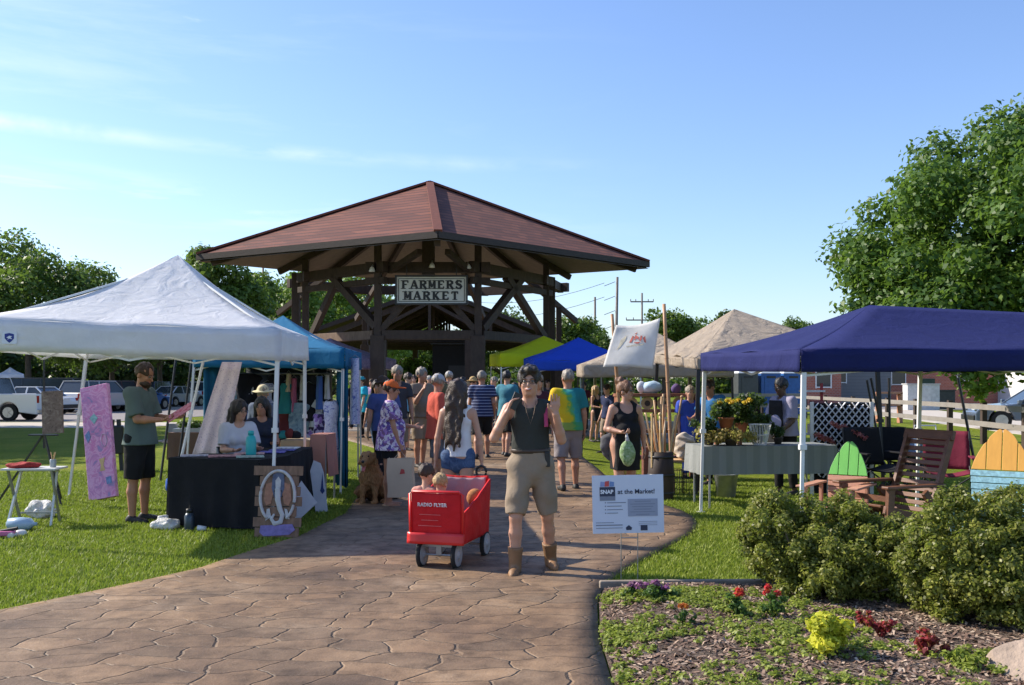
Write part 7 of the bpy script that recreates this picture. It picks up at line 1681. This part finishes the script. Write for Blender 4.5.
vw = at(390, 381, 12.6, label='woman in orange cap and purple floral top standing beside the dog with a paper bag', rot=PI / 2 + .15, vox=.011, female=True, w=1.12, skin=SKIN_TAN, armn=((-.10, -.15, -1), (.05, -.30, -1)), armp=((.1, -.3, -1), (-.1, -.9, -.1)), handn='grip', belly=.03,
    hair='short', hairc='brown', clothes=[dict(t='shirt', m=FLOR, sleeve=.7, hem=-.16, loose=.03, folds=.008), dict(t='shorts', len=.55, m=BLKC, loose=.014), dict(t='cap', m=C_('orange', (.68, .13, .03))), dict(t='sandals', m=M('sandal_tan', (.4, .27, .16)))], legp=((.03, -.05, -1), (0, .06, -1)), legn=((-.03, .06, -1), (0, .02, -1)))
J, wf = T_J[vw.name]; hw = wf(J['wri'][-1] + J['hdir'][-1] * .10)
bg_ = thing('paper_bag', 'large tan paper shopping bag with a small red mark held by the woman in orange', 'bag', (XA(401, 12.35), 12.35, P(0, 497, 12.35).z), -.12)
BAGT = M('kraft_paper', (.56, .42, .30), rough=.85, var=.08, nscale=4, bmp=.3, bscale=12, bdist=.01); m_ = MB(); bw, bh, bd = .33, .50, .13
for (a, b) in (((-bw / 2, -bd / 2), (bw / 2, -bd / 2)), ((bw / 2, -bd / 2), (bw / 2, bd / 2)), ((bw / 2, bd / 2), (-bw / 2, bd / 2)), ((-bw / 2, bd / 2), (-bw / 2, -bd / 2))):
    m_.sheet(lambda u, v, a=a, b=b: Vector((a[0] + (b[0] - a[0]) * u + .008 * math.sin(v * 7), (a[1] + (b[1] - a[1]) * u) * (1 + .1 * math.sin(v * 3)), bh * v + .006 * math.sin(u * 6) * v)), 6, 6)
m_.add([(-bw / 2, -bd / 2, 0), (bw / 2, -bd / 2, 0), (bw / 2, bd / 2, 0), (-bw / 2, bd / 2, 0)], [(0, 1, 2, 3)]); m_.build('bag_body', BAGT, bg_, solid=.003)
MB().add([(-.0, -bd / 2 - .012, .30), (.07, -bd / 2 - .012, .31), (.06, -bd / 2 - .012, .36), (.02, -bd / 2 - .012, .37)], [(0, 1, 2, 3)]).build('red_mark', M('mark_red', (.45, .06, .05), bmp=0), bg_)
hl = bg_.matrix_basis if False else None
lp = Matrix.Rotation(.12, 3, 'Z') @ (Vector(hw) - bg_.location); MB().path([(-.08, -.03, bh), lp, (.08, -.03, bh)], .004, 5).build('handle', BAGT, bg_)
K = lambda t, m, **k: dict(t=t, m=m, **k)
at(421, 368, 17.3, label='grey-haired man in tan shirt and khaki shorts raising a hand to his mouth', rot=.75, vox=.016, w=1.05, belly=.03, skin=SKIN_TAN, hair='short', hairc='grey', armp=((.1, -.2, -1), (-.1, -.6, -.5)), armn=((-.1, -.45, -.8), (.25, -.5, .9)), clothes=[K('shirt', C_('tan', (.20, .16, .12)), loose=.022), K('shorts', KHAKI, len=.95, loose=.02), K('shoes', SHOEB)])
at(437, 374.5, 14.3, label='man in grey cap and coral red shirt looking aside just left of the long-haired woman', rot=PI / 2 + .4, vox=.014, w=1.0, skin=SKIN_TAN, hair='short', hairc='grey', armn=((-.12, -.02, -1), (-.0, -.25, -1)), clothes=[K('shirt', C_('coral', (.50, .085, .055)), sleeve=1.6, loose=.028, hem=-.16, folds=.008), K('shorts', C_('greyshort', (.12, .12, .13)), len=.95, loose=.02), K('cap', C_('greycap', (.38, .38, .40))), K('shoes', SHOEB)])
at(482, 371, 18.6, label='man in navy striped shirt and black shorts walking away right of the long-haired woman', rot=PI, vox=.016, w=1.12, belly=.02, skin=SKIN_TAN, hair='short', hairc='grey', legn=((-.03, -.22, -1), (0, .02, -1)), legp=((.03, .1, -1), (0, .4, -1)), clothes=[K('shirt', NSTR, loose=.03, hem=-.1), K('shorts', BLKC, len=.95, loose=.02), K('shoes', SHOEB)])
at(473, 377, 21, label='person in pale shirt and straw hat left of the navy striped man', rot=PI - .5, vox=.018, hair='short', hairc='brown', clothes=[K('shirt', C_('palegrey', (.42, .40, .42)), loose=.02), K('shorts', KHAKI, len=.95), K('hat', C_('straw', (.42, .28, .12)), brim=.17), K('shoes', SHOEB)])
at(495, 377, 22, label='man in white shirt between the striped man and the teal-shirted man', rot=-.9, vox=.018, hair='short', hairc='grey', clothes=[K('shirt', WHT, loose=.02), K('shorts', C_('greyshort', (.12, .12, .13)), len=.95), K('shoes', SHOEW)], armp=((.1, -.1, -1), (0, -.8, -.4)))
at(507, 371, 19, label='man in teal blue shirt seen from behind, left of the phone caller', rot=PI - .6, vox=.016, hair='short', hairc='black', clothes=[K('shirt', C_('tealshirt', (.05, .19, .25)), loose=.03, hem=-.12), K('shorts', BLKC, len=.95, loose=.02), K('shoes', SHOEB)])
at(537, 374, 15.2, label='grey-haired bespectacled person directly behind the phone caller', rot=.2, vox=.014, female=True, hair='bob', hairc='grey', clothes=[K('shirt', C_('darkmaroon', (.06, .02, .03)), loose=.02), K('pants', BLKC, len=1.85), K('glasses', LENS, dark=True), K('shoes', SHOEB)])
TDY = tie()
at(568, 369.5, 14.4, label='man in yellow and teal tie-dye shirt and grey shorts walking away', rot=PI + .12, vox=.012, w=1.08, skin=SKIN_TAN, hair='crop', hairc='grey', legp=((.05, .15, -1), (0, .35, -1)), legn=((-.06, -.18, -1), (-.02, .05, -1)), armp=((.18, -.1, -1), (.05, -.5, -.6)), clothes=[K('shirt', TDY, sleeve=.75, loose=.03, hem=-.07, folds=.008), K('shorts', C_('ltgrey', (.24, .21, .21)), len=1.0, loose=.026, folds=.006), K('shoes', SHOEB)])
at(596, 386, 22.5, label='blonde woman in a black one-shoulder dress standing on the grass behind the banner stall', rot=.7, vox=.015, female=True, hair='bob', hairc='blond', armn=((-.15, -.1, -1), (.3, -.8, -.1)), armp=((.1, -.2, -1), (-.3, -.6, .3)), clothes=[K('dress', C_('blackdress', (.02, .02, .028)), hem=-.28, flare=.24), K('shoes', SHOEB)], legn=((-.05, .1, -1), (0, .2, -1)))
def leafbag(T, J): pass
bw_ = at(625, 382, 11.9, label='woman with hair in a bun wearing a short black dress and carrying a green bag', rot=.25, vox=.0105, female=True, w=1.22, belly=.035, skin=SKIN, head=(.75, 0), hair='bun', hairc='ginger', armn=((-.30, -.02, -1), (.45, -.75, -.12)), armp=((.28, .05, -1), (.05, -.05, -1)), handn='grip',
    clothes=[K('dress', BLKC, hem=-.36, loose=.014, flare=.20, folds=.007), K('glasses', LENS, dark=True), K('sandals', SHOEB)])
J, wf = T_J[bw_.name]; q = wf(J['wri'][-1] + J['hdir'][-1] * .07)
t = thing('produce_bag', 'clear bag full of green leaves held by the woman with a bun', 'bag', (q.x + .02, q.y - .05, q.z - .36)); lump('bag', blotch('leafy_green', [(.06, .14, .03), (.25, .36, .16), (.45, .52, .40)], 16), (0, 0, .13), (.085, .05, .15), 5, t, .006, .01, flat=False); MB().path([(0, 0, .26), (-.01, .03, .36)], [.03, .012], 8).build('twisted_top', BAGW, t, smooth=True)
t = thing('shoulder_bag', 'grey cloth bag hanging behind the hip of the woman in the black dress', 'bag', (XA(611, 12.0), 12.05, .66)); lump('bag', C_('greybag', (.10, .10, .105)), (0, 0, .17), (.11, .05, .17), 15, t, .012, .012, flat=False)
# crowd further back
at(397, 366, 16.6, label='grey-haired man behind the woman in the orange cap, taller than her', rot=.3, vox=.015, skin=SKIN_TAN, hair='short', hairc='grey', clothes=[K('shirt', C_('dkgrey', (.05, .05, .06))), K('shorts', KHAKI, len=.95), K('shoes', SHOEB)])
at(384, 377, 15.0, label='person in blue shirt with a brown hat just left of the orange cap', rot=PI + .5, vox=.015, hair='short', hairc='brown', clothes=[K('shirt', C_('dullblue', (.06, .09, .25)), loose=.03), K('pants', BLKC, len=1.85), K('hat', C_('brownhat', (.07, .045, .03)), brim=.12), K('shoes', SHOEB)])
at(366, 376, 22.5, label='person in bright turquoise top and head wrap leaning at a far table', rot=-1.0, lean=(0, -.25), vox=.018, female=True, hair='short', hairc='brown', clothes=[K('shirt', C_('turq', (.02, .38, .52)), loose=.04, hem=-.2), K('pants', BLKC, len=1.85), K('cap', C_('turqcap', (.03, .30, .36))), K('shoes', SHOEB)])
at(407, 373, 20, label='person in light cyan shirt left of the man raising a hand to his mouth', rot=1.2, vox=.018, hair='short', hairc='brown', clothes=[K('shirt', C_('cyan', (.20, .48, .62)), loose=.03), K('shorts', BLKC, len=.95), K('shoes', SHOEB)])
at(414, 375, 24, label='person in dark clothes far behind the man with a hand at his mouth', rot=.4, vox=.02, hair='short', hairc='brown', clothes=[K('shirt', C_('navyc', (.02, .03, .08))), K('pants', BLKC, len=1.85), K('shoes', SHOEB)])
at(449, 371.5, 21.5, label='person in grey cap and olive shirt behind the long-haired woman', rot=PI, vox=.018, hair='short', hairc='grey', clothes=[K('shirt', C_('olive', (.09, .085, .05))), K('pants', KHAKI, len=1.85), K('cap', C_('ltcap', (.42, .42, .42))), K('shoes', SHOEB)])
at(463, 377, 23.5, label='person in brown shirt deep in the crowd under the sign', rot=PI - .3, vox=.02, hair='short', hairc='dark', clothes=[K('shirt', C_('brownc', (.10, .055, .045))), K('pants', BLKC, len=1.85), K('shoes', SHOEB)])
at(429, 376, 25, label='pale-shirted person at the back of the crowd between the two grey-capped heads', rot=.9, vox=.02, hair='short', hairc='white', clothes=[K('shirt', C_('palegrey', (.42, .40, .42))), K('pants', BLKC, len=1.85), K('shoes', SHOEB)])
at(441, 379, 27, label='person in a dark red top at the pavilion edge, farthest of the crowd', rot=.2, vox=.02, hair='short', hairc='dark', clothes=[K('shirt', C_('coral2', (.22, .03, .03))), K('pants', BLKC, len=1.85), K('shoes', SHOEB)])
at(352, 380, 25, label='person in black at the left pavilion post behind the teal tent', rot=1.0, vox=.02, hair='short', hairc='dark', clothes=[K('shirt', BLKC), K('pants', BLKC, len=1.85), K('shoes', SHOEB)])
at(372, 379, 26, label='person in lilac shirt next to the front left pavilion post', rot=-.6, vox=.02, hair='short', hairc='brown', clothes=[K('shirt', C_('lilac', (.28, .20, .36))), K('pants', DENIM, len=1.85), K('shoes', SHOEB)])
at(521, 378, 24, label='person in dark blue under the yellow canopy', rot=.4, vox=.02, hair='short', hairc='dark', clothes=[K('shirt', C_('navyc', (.02, .03, .08))), K('pants', BLKC, len=1.85), K('shoes', SHOEB)])
at(548, 380, 25.5, label='vendor in grey shirt under the bright blue canopy', rot=.0, vox=.02, hair='short', hairc='brown', clothes=[K('shirt', C_('dkgrey', (.05, .05, .06))), K('pants', BLKC, len=1.85), K('shoes', SHOEB)])
at(584, 382, 26, label='vendor in dark red shirt under the right part of the bright blue canopy', rot=-.4, vox=.02, hair='short', hairc='dark', clothes=[K('shirt', C_('maroonc', (.12, .02, .03))), K('pants', BLKC, len=1.85), K('shoes', SHOEB)])
at(377, 380, 18, label='person in dark green shirt between the blue-shirted person and the pavilion post', rot=-.5, vox=.018, hair='bob', hairc='dark', female=True, clothes=[K('shirt', C_('dgreen', (.03, .07, .045))), K('pants', DENIM, len=1.85), K('shoes', SHOEB)])
at(402, 381, 25, label='short person in yellow top far behind the orange cap', rot=.5, vox=.02, hair='bob', hairc='brown', female=True, clothes=[K('shirt', C_('mustard', (.45, .30, .05))), K('shorts', DENIM, len=.8), K('shoes', SHOEW)])
at(468, 382, 26, label='small person in a white top far under the sign', rot=.2, vox=.02, hair='pony', hairc='blond', female=True, clothes=[K('shirt', WHT), K('shorts', DENIM, len=.6), K('shoes', SHOEW)])
at(515, 383, 21, label='person in pink top between the teal shirt and the phone caller', rot=-1.1, vox=.018, hair='long', hairc='dark', female=True, clothes=[K('shirt', C_('rose', (.45, .18, .22))), K('pants', BLKC, len=1.85), K('shoes', SHOEB)])
at(608, 384, 20, label='person in dark shirt beside the left banner pole, half hidden by the bun-haired woman', rot=-.9, vox=.018, hair='crop', hairc='dark', clothes=[K('shirt', C_('navyc', (.02, .03, .08))), K('shorts', KHAKI, len=.9), K('shoes', SHOEB)])
# left stall
bm = at(140, 362.5, 11.2, label='bearded man in grey-green polo shirt and black shorts reading a leaflet', rot=PI / 2 - .12, vox=.0095, w=1.06, skin=SKIN_TAN, head=(-.1, .38), hair='crop', hairc='brown', beard=True, armn=((-.05, -.28, -1), (.25, -1, -.02)), armp=((.05, -.28, -1), (-.25, -1, .05)), handn='grip', handp='grip',
    clothes=[K('shirt', C_('polo', (.10, .135, .125)), sleeve=.85, loose=.026, hem=-.10, folds=.007), K('shorts', BLKC, len=1.0, loose=.024), K('shoes', SHOEB)], legp=((.03, -.03, -1), (0, .03, -1)), legn=((-.03, .05, -1), (0, .03, -1)))
J, wf = T_J[bm.name]; q = wf(J['wri'][-1] + J['hdir'][-1] * .09)
t = thing('leaflet', 'red and pink folded leaflet held up by the bearded man', 'leaflet', (q.x, q.y, q.z)); R = Matrix.Rotation(-.55, 3, 'Y') @ Matrix.Rotation(.5, 3, 'X'); MB().box(R @ Vector((.14, .02, .01)), (.30, .20, .006), R).build('paper', blotch('leaflet_print', [(.45, .04, .08), (.60, .25, .30), (.5, .08, .12)], 12), t)
TY = 11.75
person('seated woman in white t-shirt and glasses with long dark wavy hair behind the black table', (XA(237, TY), TY, 0), rot=.55, h=1.66, vox=.0105, female=True, w=1.1, skin=SKIN, seat=.52, head=(.35, .12), hair='long', hairc='dark', legp=((.15, -1, -.05), (0, -.1, -1)), legn=((-.15, -1, -.05), (0, -.1, -1)), armp=((.1, -.35, -1), (-.2, -1, .05)), armn=((-.15, -.3, -1), (.3, -1, .02)), lean=(0, -.12),
    clothes=[K('shirt', C_('offwhite', (.50, .50, .55)), sleeve=.8, loose=.02), K('pants', DENIM, len=1.8), K('glasses', BLACKP), K('shoes', SHOEB)])
person('seated person in dark top beside the woman in the white t-shirt', (XA(262, 12.6), 12.6, 0), rot=.3, h=1.64, vox=.014, female=True, seat=.55, hair='bob', hairc='black', skin=SKIN_TAN, head=(-.3, .1), legp=((.1, -1, -.05), (0, -.1, -1)), legn=((-.1, -1, -.05), (0, -.1, -1)), armp=((.1, -.3, -1), (-.2, -1, .0)), clothes=[K('shirt', C_('darkblue', (.02, .025, .045))), K('pants', BLKC, len=1.8), K('shoes', SHOEB)])
for i, (x, y, lb) in enumerate([(XA(237, TY), TY, 'folding chair under the woman in the white t-shirt'), (XA(262, 12.6), 12.6, 'folding chair under the seated person in the dark top')]):
    t = thing('folding_chair', lb, 'chair', (x, y + .03, 0), .5, 'folding chairs behind the black tables'); MB().box((0, 0, .43), (.42, .42, .03)).build('seat', BLACKP, t, bevel=.01); MB().box((0, .24, .72), (.42, .03, .22)).build('backrest', BLACKP, t, bevel=.01)
    for s_ in (-1, 1): MB().tube((s_ * .2, -.2, 0), (s_ * .2, .24, .82), .012).build('leg', GREYM, t); MB().tube((s_ * .19, .24, 0), (s_ * .19, -.16, .42), .012).build('leg', GREYM, t)
at(263, 386, 13.9, label='visitor in a cream sun hat and blue-grey shirt seen from behind in the teal tent', rot=PI - .35, vox=.0125, female=True, w=1.15, hair='short', hairc='grey', clothes=[K('shirt', C_('bluegrey', (.10, .13, .19)), sleeve=.9, loose=.035, hem=-.18), K('pants', BLKC, len=1.85), K('hat', C_('creamhat', (.62, .54, .34)), brim=.165), K('shoes', SHOEB)])
# right stalls
at(716, 379, 15.2, label='dark-haired vendor in a blue shirt behind the yellow flowers', rot=-.7, vox=.013, lean=(-.12, -.1), head=(-.1, .35), hair='short', hairc='dark', skin=SKIN_TAN, armn=((-.1, -.5, -.9), (.2, -1, -.1)), clothes=[K('shirt', C_('royal', (.03, .15, .36)), loose=.025), K('pants', BLKC, len=1.85), K('shoes', SHOEB)])
at(690, 386, 16.2, label='person in royal blue clothes half hidden by the black canopy leg', rot=.2, vox=.015, hair='short', hairc='grey', clothes=[K('shirt', C_('royal2', (.04, .08, .42)), hem=-.25, loose=.04), K('pants', C_('royal2', (.04, .08, .42)), len=1.85), K('shoes', SHOEB)])
def apron(T, J):
    m_ = MB(); P0 = J['Pv']; m_.sheet(lambda u, v: Vector((P0[0] + (u - .5) * (.34 - .12 * max(0, v - .55)), P0[1] - .165 - .02 * math.cos((u - .5) * 2), P0[2] - .35 + .82 * v)), 8, 8); m_.build('apron', BLKC, T, smooth=True, solid=.006)
at(785, 378, 13.9, label='vendor in lavender shirt and black apron tending plants behind the wire basket', rot=-1.15, vox=.012, w=1.1, belly=.03, skin=SKIN_DARK, hair='short', hairc='black', lean=(0, -.06), head=(0, .25), armn=((-.1, -.35, -1), (.2, -.9, -.5)), armp=((.1, -.1, -1), (-.1, -.7, -.6)), clothes=[K('shirt', C_('lavender', (.30, .28, .36)), sleeve=.9, loose=.028), K('pants', BLKC, len=1.85), K('shoes', SHOEB)], extra=apron)
at(757, 392, 17.5, label='stooping person in dark clothes behind the dark plants of the plant table', rot=-1.2, lean=(0, -.3), vox=.016, hair='short', hairc='black', clothes=[K('shirt', BLKC), K('pants', BLKC, len=1.85), K('shoes', SHOEB)])

# ------------------------------------------------------------------ wagon with two toddlers
wg = thing('red_wagon', 'red folding fabric wagon with grey wheels carrying two toddlers', 'wagon', (-.545, 8.66, 0), -.27, scale=.96)
REDC = fabric('wagon_red', (.56, .014, .018), rough=.75, fold=.8, fs=6, fd=.02, var=.12); REDP = M('wagon_red_trim', (.62, .02, .02), rough=.35, var=.05, bmp=0); LINE = fabric('wagon_liner', (.42, .26, .28), fold=.3)
x0, y0, zb, zt = .235, .40, .235, .70
def wall(a, b, zlo, zhi_a, zhi_b, nm, mat, th=.018, bow=.02, flare=.02):
    a = Vector(a); b = Vector(b); out = Vector(((b - a).y, -(b - a).x, 0)).normalized()
    def fn(u, v): p = a.lerp(b, u) + out * (flare * v + bow * math.sin(PI * u) * math.sin(PI * v)); p.z = zlo + (zhi_a + (zhi_b - zhi_a) * u - zlo) * v - .012 * math.sin(PI * u) * v; p = p + out * (.0 if nm == 'rear_panel' else .006) * math.sin(u * 19 + 5 * v) * math.sin(v * 8 + 2 * u) * math.sin(PI * u); return p
    return MB().sheet(fn, 26, 18).build(nm, mat, wg, smooth=True, solid=th)
wall((-x0, -y0, 0), (x0, -y0, 0), zb, zt, zt, 'rear_panel', REDC); wall((x0, -y0, 0), (x0, y0, 0), zb, zt - .18, zt + .05, 'side_panel', REDC); wall((-x0, y0, 0), (-x0, -y0, 0), zb, zt + .05, zt - .10, 'side_panel', REDC); wall((x0, y0, 0), (-x0, y0, 0), zb, zt + .08, zt + .08, 'front_panel', REDC)
wall((x0 - .02, y0 - .035, 0), (-x0 + .02, y0 - .035, 0), zb + .1, zt + .065, zt + .065, 'liner', LINE, th=.01)
MB().box((0, 0, zb), (2 * x0, 2 * y0, .02)).build('floor', REDC, wg)
tr = MB(); tr.path([(-x0 - .01, -y0 - .02, zb), (-x0 - .02, -y0 - .025, zt - .02), (-x0 + .02, -y0 - .03, zt + .005), (x0 - .02, -y0 - .03, zt + .005), (x0 + .02, -y0 - .025, zt - .02), (x0 + .01, -y0 - .02, zb)], .012, 7); tr.build('rear_piping', REDP, wg, smooth=True)
fp = MB(); fp.sheet(lambda u, v: Vector(((u - .5) * (2 * x0 + .07), -y0 - .035 - .012 * v - .008 * math.sin(u * 9), zb + .10 - .10 * v)), 14, 4); fp.build('rear_flap', REDP, wg, smooth=True, solid=.012)
text3d('RADIO FLYER', .043, M('wagon_lettering', (.62, .55, .56), bmp=0), (-.165, -y0 - .058, zt - .125), (1, 0, 0), (0, 0, 1), 'lettering', wg, bold=.0014, spacing=1.08, depth=.004)
sm = MB(); [sm.box((-.05, -y0 - .052, z), (w, .003, .005)) for z, w in ((.50, .2), (.45, .16), (.40, .22))]; sm.build('small_print', M('faint_pink', (.55, .12, .12), bmp=0), wg)
fr_ = MB(); [fr_.beam((s * .19, -y0, zb - .025), (s * .19, y0, zb - .025), .022) for s in (-1, 1)]; [fr_.beam((-.19, y, zb - .027), (.19, y, zb - .027), .022) for y in (-.34, 0, .34)]; fr_.tube((-.15, -.34, .125), (.15, -.34, .125), .011); fr_.tube((-.23, .34, .125), (.23, .34, .125), .011)
for y in (-.34, .34): fr_.beam((0, y, zb - .02), (0, y, .125), .05, .03)
fr_.build('chassis', GREYM, wg)
for (x, y, lab) in ((-.165, -.34, 0), (.165, -.34, 0), (-.225, .34, 1), (.225, .34, 1)):
    wm = MB(); wm.lathe((0, 0, 0), [(.098, -.016), (.112, -.022), (.128, -.012), (.128, .012), (.112, .022), (.098, .016)], 26); w = wm.build('wheel', TYRE, wg, smooth=True)
    w.data.transform(Matrix.Translation((x, y, .128)) @ Matrix.Rotation(PI / 2, 4, 'Y'))
    rm = MB(); rm.lathe((0, 0, 0), [(.012, -.034), (.03, -.034), (.034, -.022), (.085, -.019), (.100, -.024), (.102, 0), (.100, .024), (.085, .019), (.034, .022), (.03, .034), (.012, .034)], 26); r2 = rm.build('rim', M('wheel_grey', (.36, .36, .37), rough=.4), w, smooth=True); r2.data.transform(Matrix.Translation((x, y, .128)) @ Matrix.Rotation(PI / 2, 4, 'Y'))
J, wf = T_J[wt_.name]; hh_ = wf(J['wri'][-1] + J['hdir'][-1] * .09); Mi = (Matrix.Translation(wg.location) @ Matrix.Rotation(-.27, 4, 'Z')).inverted(); hl = Mi @ Vector(hh_)
MB().path([(0, .42, .16), (0.0, .52, .20), hl + Vector((0, -.02, -.05))], .013, 8).build('tow_bar', BLACKM, wg, smooth=True)
lg = MB(); lg.path([hl + Vector((.055 * math.cos(a), 0, .06 * math.sin(a))) for a in np.linspace(0, 2 * PI, 22)], .013, 8); lg.build('tow_handle', BLACKP, wg, smooth=True)
KID = M('skin_child', (.56, .31, .21), rough=.5, var=.06, bmp=0, sss=.12)
sit = dict(legp=((.2, -1, .0), (.1, -1, -.1)), legn=((-.2, -1, .0), (-.1, -1, -.1)), armp=((.15, -.3, -1), (0, -1, .1)), armn=((-.15, -.3, -1), (0, -1, .1)))
person('toddler with brown hair sitting at the left inside the red wagon', (XA(425, 8.66), 8.66, 0), rot=PI - .3, h=1.04, hs=1.32, vox=.009, seat=.29, skin=KID, hair='short', hairc='brown', w=.8, clothes=[K('shirt', C_('peachtee', (.5, .25, .2)), sleeve=.5), K('shorts', DENIM, len=.7)], **sit)
person('smaller blond toddler sitting low beside the brown-haired one in the red wagon', (XA(440, 8.55), 8.52, 0), rot=PI + .1, h=.98, hs=1.32, vox=.009, seat=.25, skin=KID, hair='short', hairc='blond', w=.8, clothes=[K('shirt', C_('whitetee', (.5, .5, .5)), sleeve=.5), K('shorts', DENIM, len=.7)], **sit)
t = thing('stuffed_toy', 'orange-brown stuffed toy draped over the right side of the red wagon', 'soft toy', (XA(474, 8.8), 8.78, .50), -.3); lump('toy', M('toy_fur', (.42, .17, .06), rough=.95, var=.3, nscale=30, bmp=.8, bscale=60), (0, 0, .06), (.045, .10, .07), 91, t, .006, .01, flat=False)
# ------------------------------------------------------------------ dog
dg = thing('dog', 'shaggy brown and black dog sitting with its tongue out beside the woman in orange', 'dog', (XA(372, 12.9), 12.9, 0), -.18, scale=1.12)
def fur():
    m, n, l, b = nt('dog_fur'); v = coord(n, l); s = n.new('ShaderNodeSeparateXYZ'); l.new(v, s.inputs[0]); t = noise(n, l, v, 5, 4, .6, .5); t2 = noise(n, l, coord(n, l, (60, 60, 12)), 2, 3)
    f = mathn(n, l, 'ADD', mathn(n, l, 'MULTIPLY', s.outputs[1], 1.6), mathn(n, l, 'ADD', mathn(n, l, 'MULTIPLY', t.outputs['Fac'], .9), -.05)); c = ramp(n, l, f, [(.25, (.42, .22, .09)), (.42, (.24, .11, .045)), (.58, (.03, .018, .012))])
    c = mix(n, l, c, ramp(n, l, t2.outputs['Fac'], [(.3, (.6, .6, .6)), (.7, (1.3, 1.3, 1.3))]), 1, 'MULTIPLY'); l.new(c, b.inputs['Base Color']); b.inputs['Roughness'].default_value = .9; bump(n, l, b, t2.outputs['Fac'], 1, .02); return m
f = Fld((-.30, -.38, -.02), (.42, .50, .72), .011)
f.cone((0, .16, .17), (0, -.02, .34), .155, .125, .06); f.cone((0, -.04, .30), (0, -.08, .45), .12, .085, .05); f.ell((0, .2, .13), (.17, .16, .13), .05)          # trunk, chest, rump
f.cone((0, -.07, .44), (0, -.13, .52), .085, .075, .04)
f.ell((0, -.16, .56), (.085, .095, .08), .03); f.cone((0, -.21, .54), (0, -.31, .515), .045, .032, .02)     # skull, muzzle
f.cone((0, -.2, .50), (0, -.285, .47), .028, .02, .01)
for s_ in (-1, 1):
    f.cone((s_ * .07, -.13, .60), (s_ * .105, -.15, .50), .028, .030, .02, (1, 0, 0), 1.5)                      # ears
    f.cone((s_ * .075, -.07, .30), (s_ * .075, -.11, .15), .055, .035, .03); f.cone((s_ * .075, -.11, .15), (s_ * .075, -.12, .03), .033, .03, .01); f.ell((s_ * .075, -.15, .028), (.035, .055, .03), .015)
    f.cone((s_ * .13, .17, .15), (s_ * .16, .0, .14), .095, .06, .04); f.cone((s_ * .16, .0, .14), (s_ * .15, .09, .04), .05, .035, .02); f.cone((s_ * .15, .09, .035), (s_ * .16, -.06, .03), .034, .034, .01)
f.cone((.03, .30, .08), (.22, .38, .06), .05, .04, .03)
f.folds(.010, V3(60, 60, 45), 3); f.plane((0, 0, .003), (0, 0, -1)); f.mesh('body', fur(), dg)
m_ = MB(); m_.ball((0, -.335, .528), .019, 8); m_.build('nose', BLACKP, dg, smooth=True); m_ = MB(); [m_.ball((s_ * .036, -.235, .585), .011, 6) for s_ in (-1, 1)]; m_.build('eyes', PUPIL, dg, smooth=True)
MB().sheet(lambda u, v: Vector(((u - .5) * .045 * (1 - .3 * v), -.285 - .035 * math.sin(v * 1.6), .485 - .075 * v)), 6, 8).build('tongue', M('tongue', (.55, .14, .14), rough=.3, bmp=0), dg, smooth=True, solid=.006)
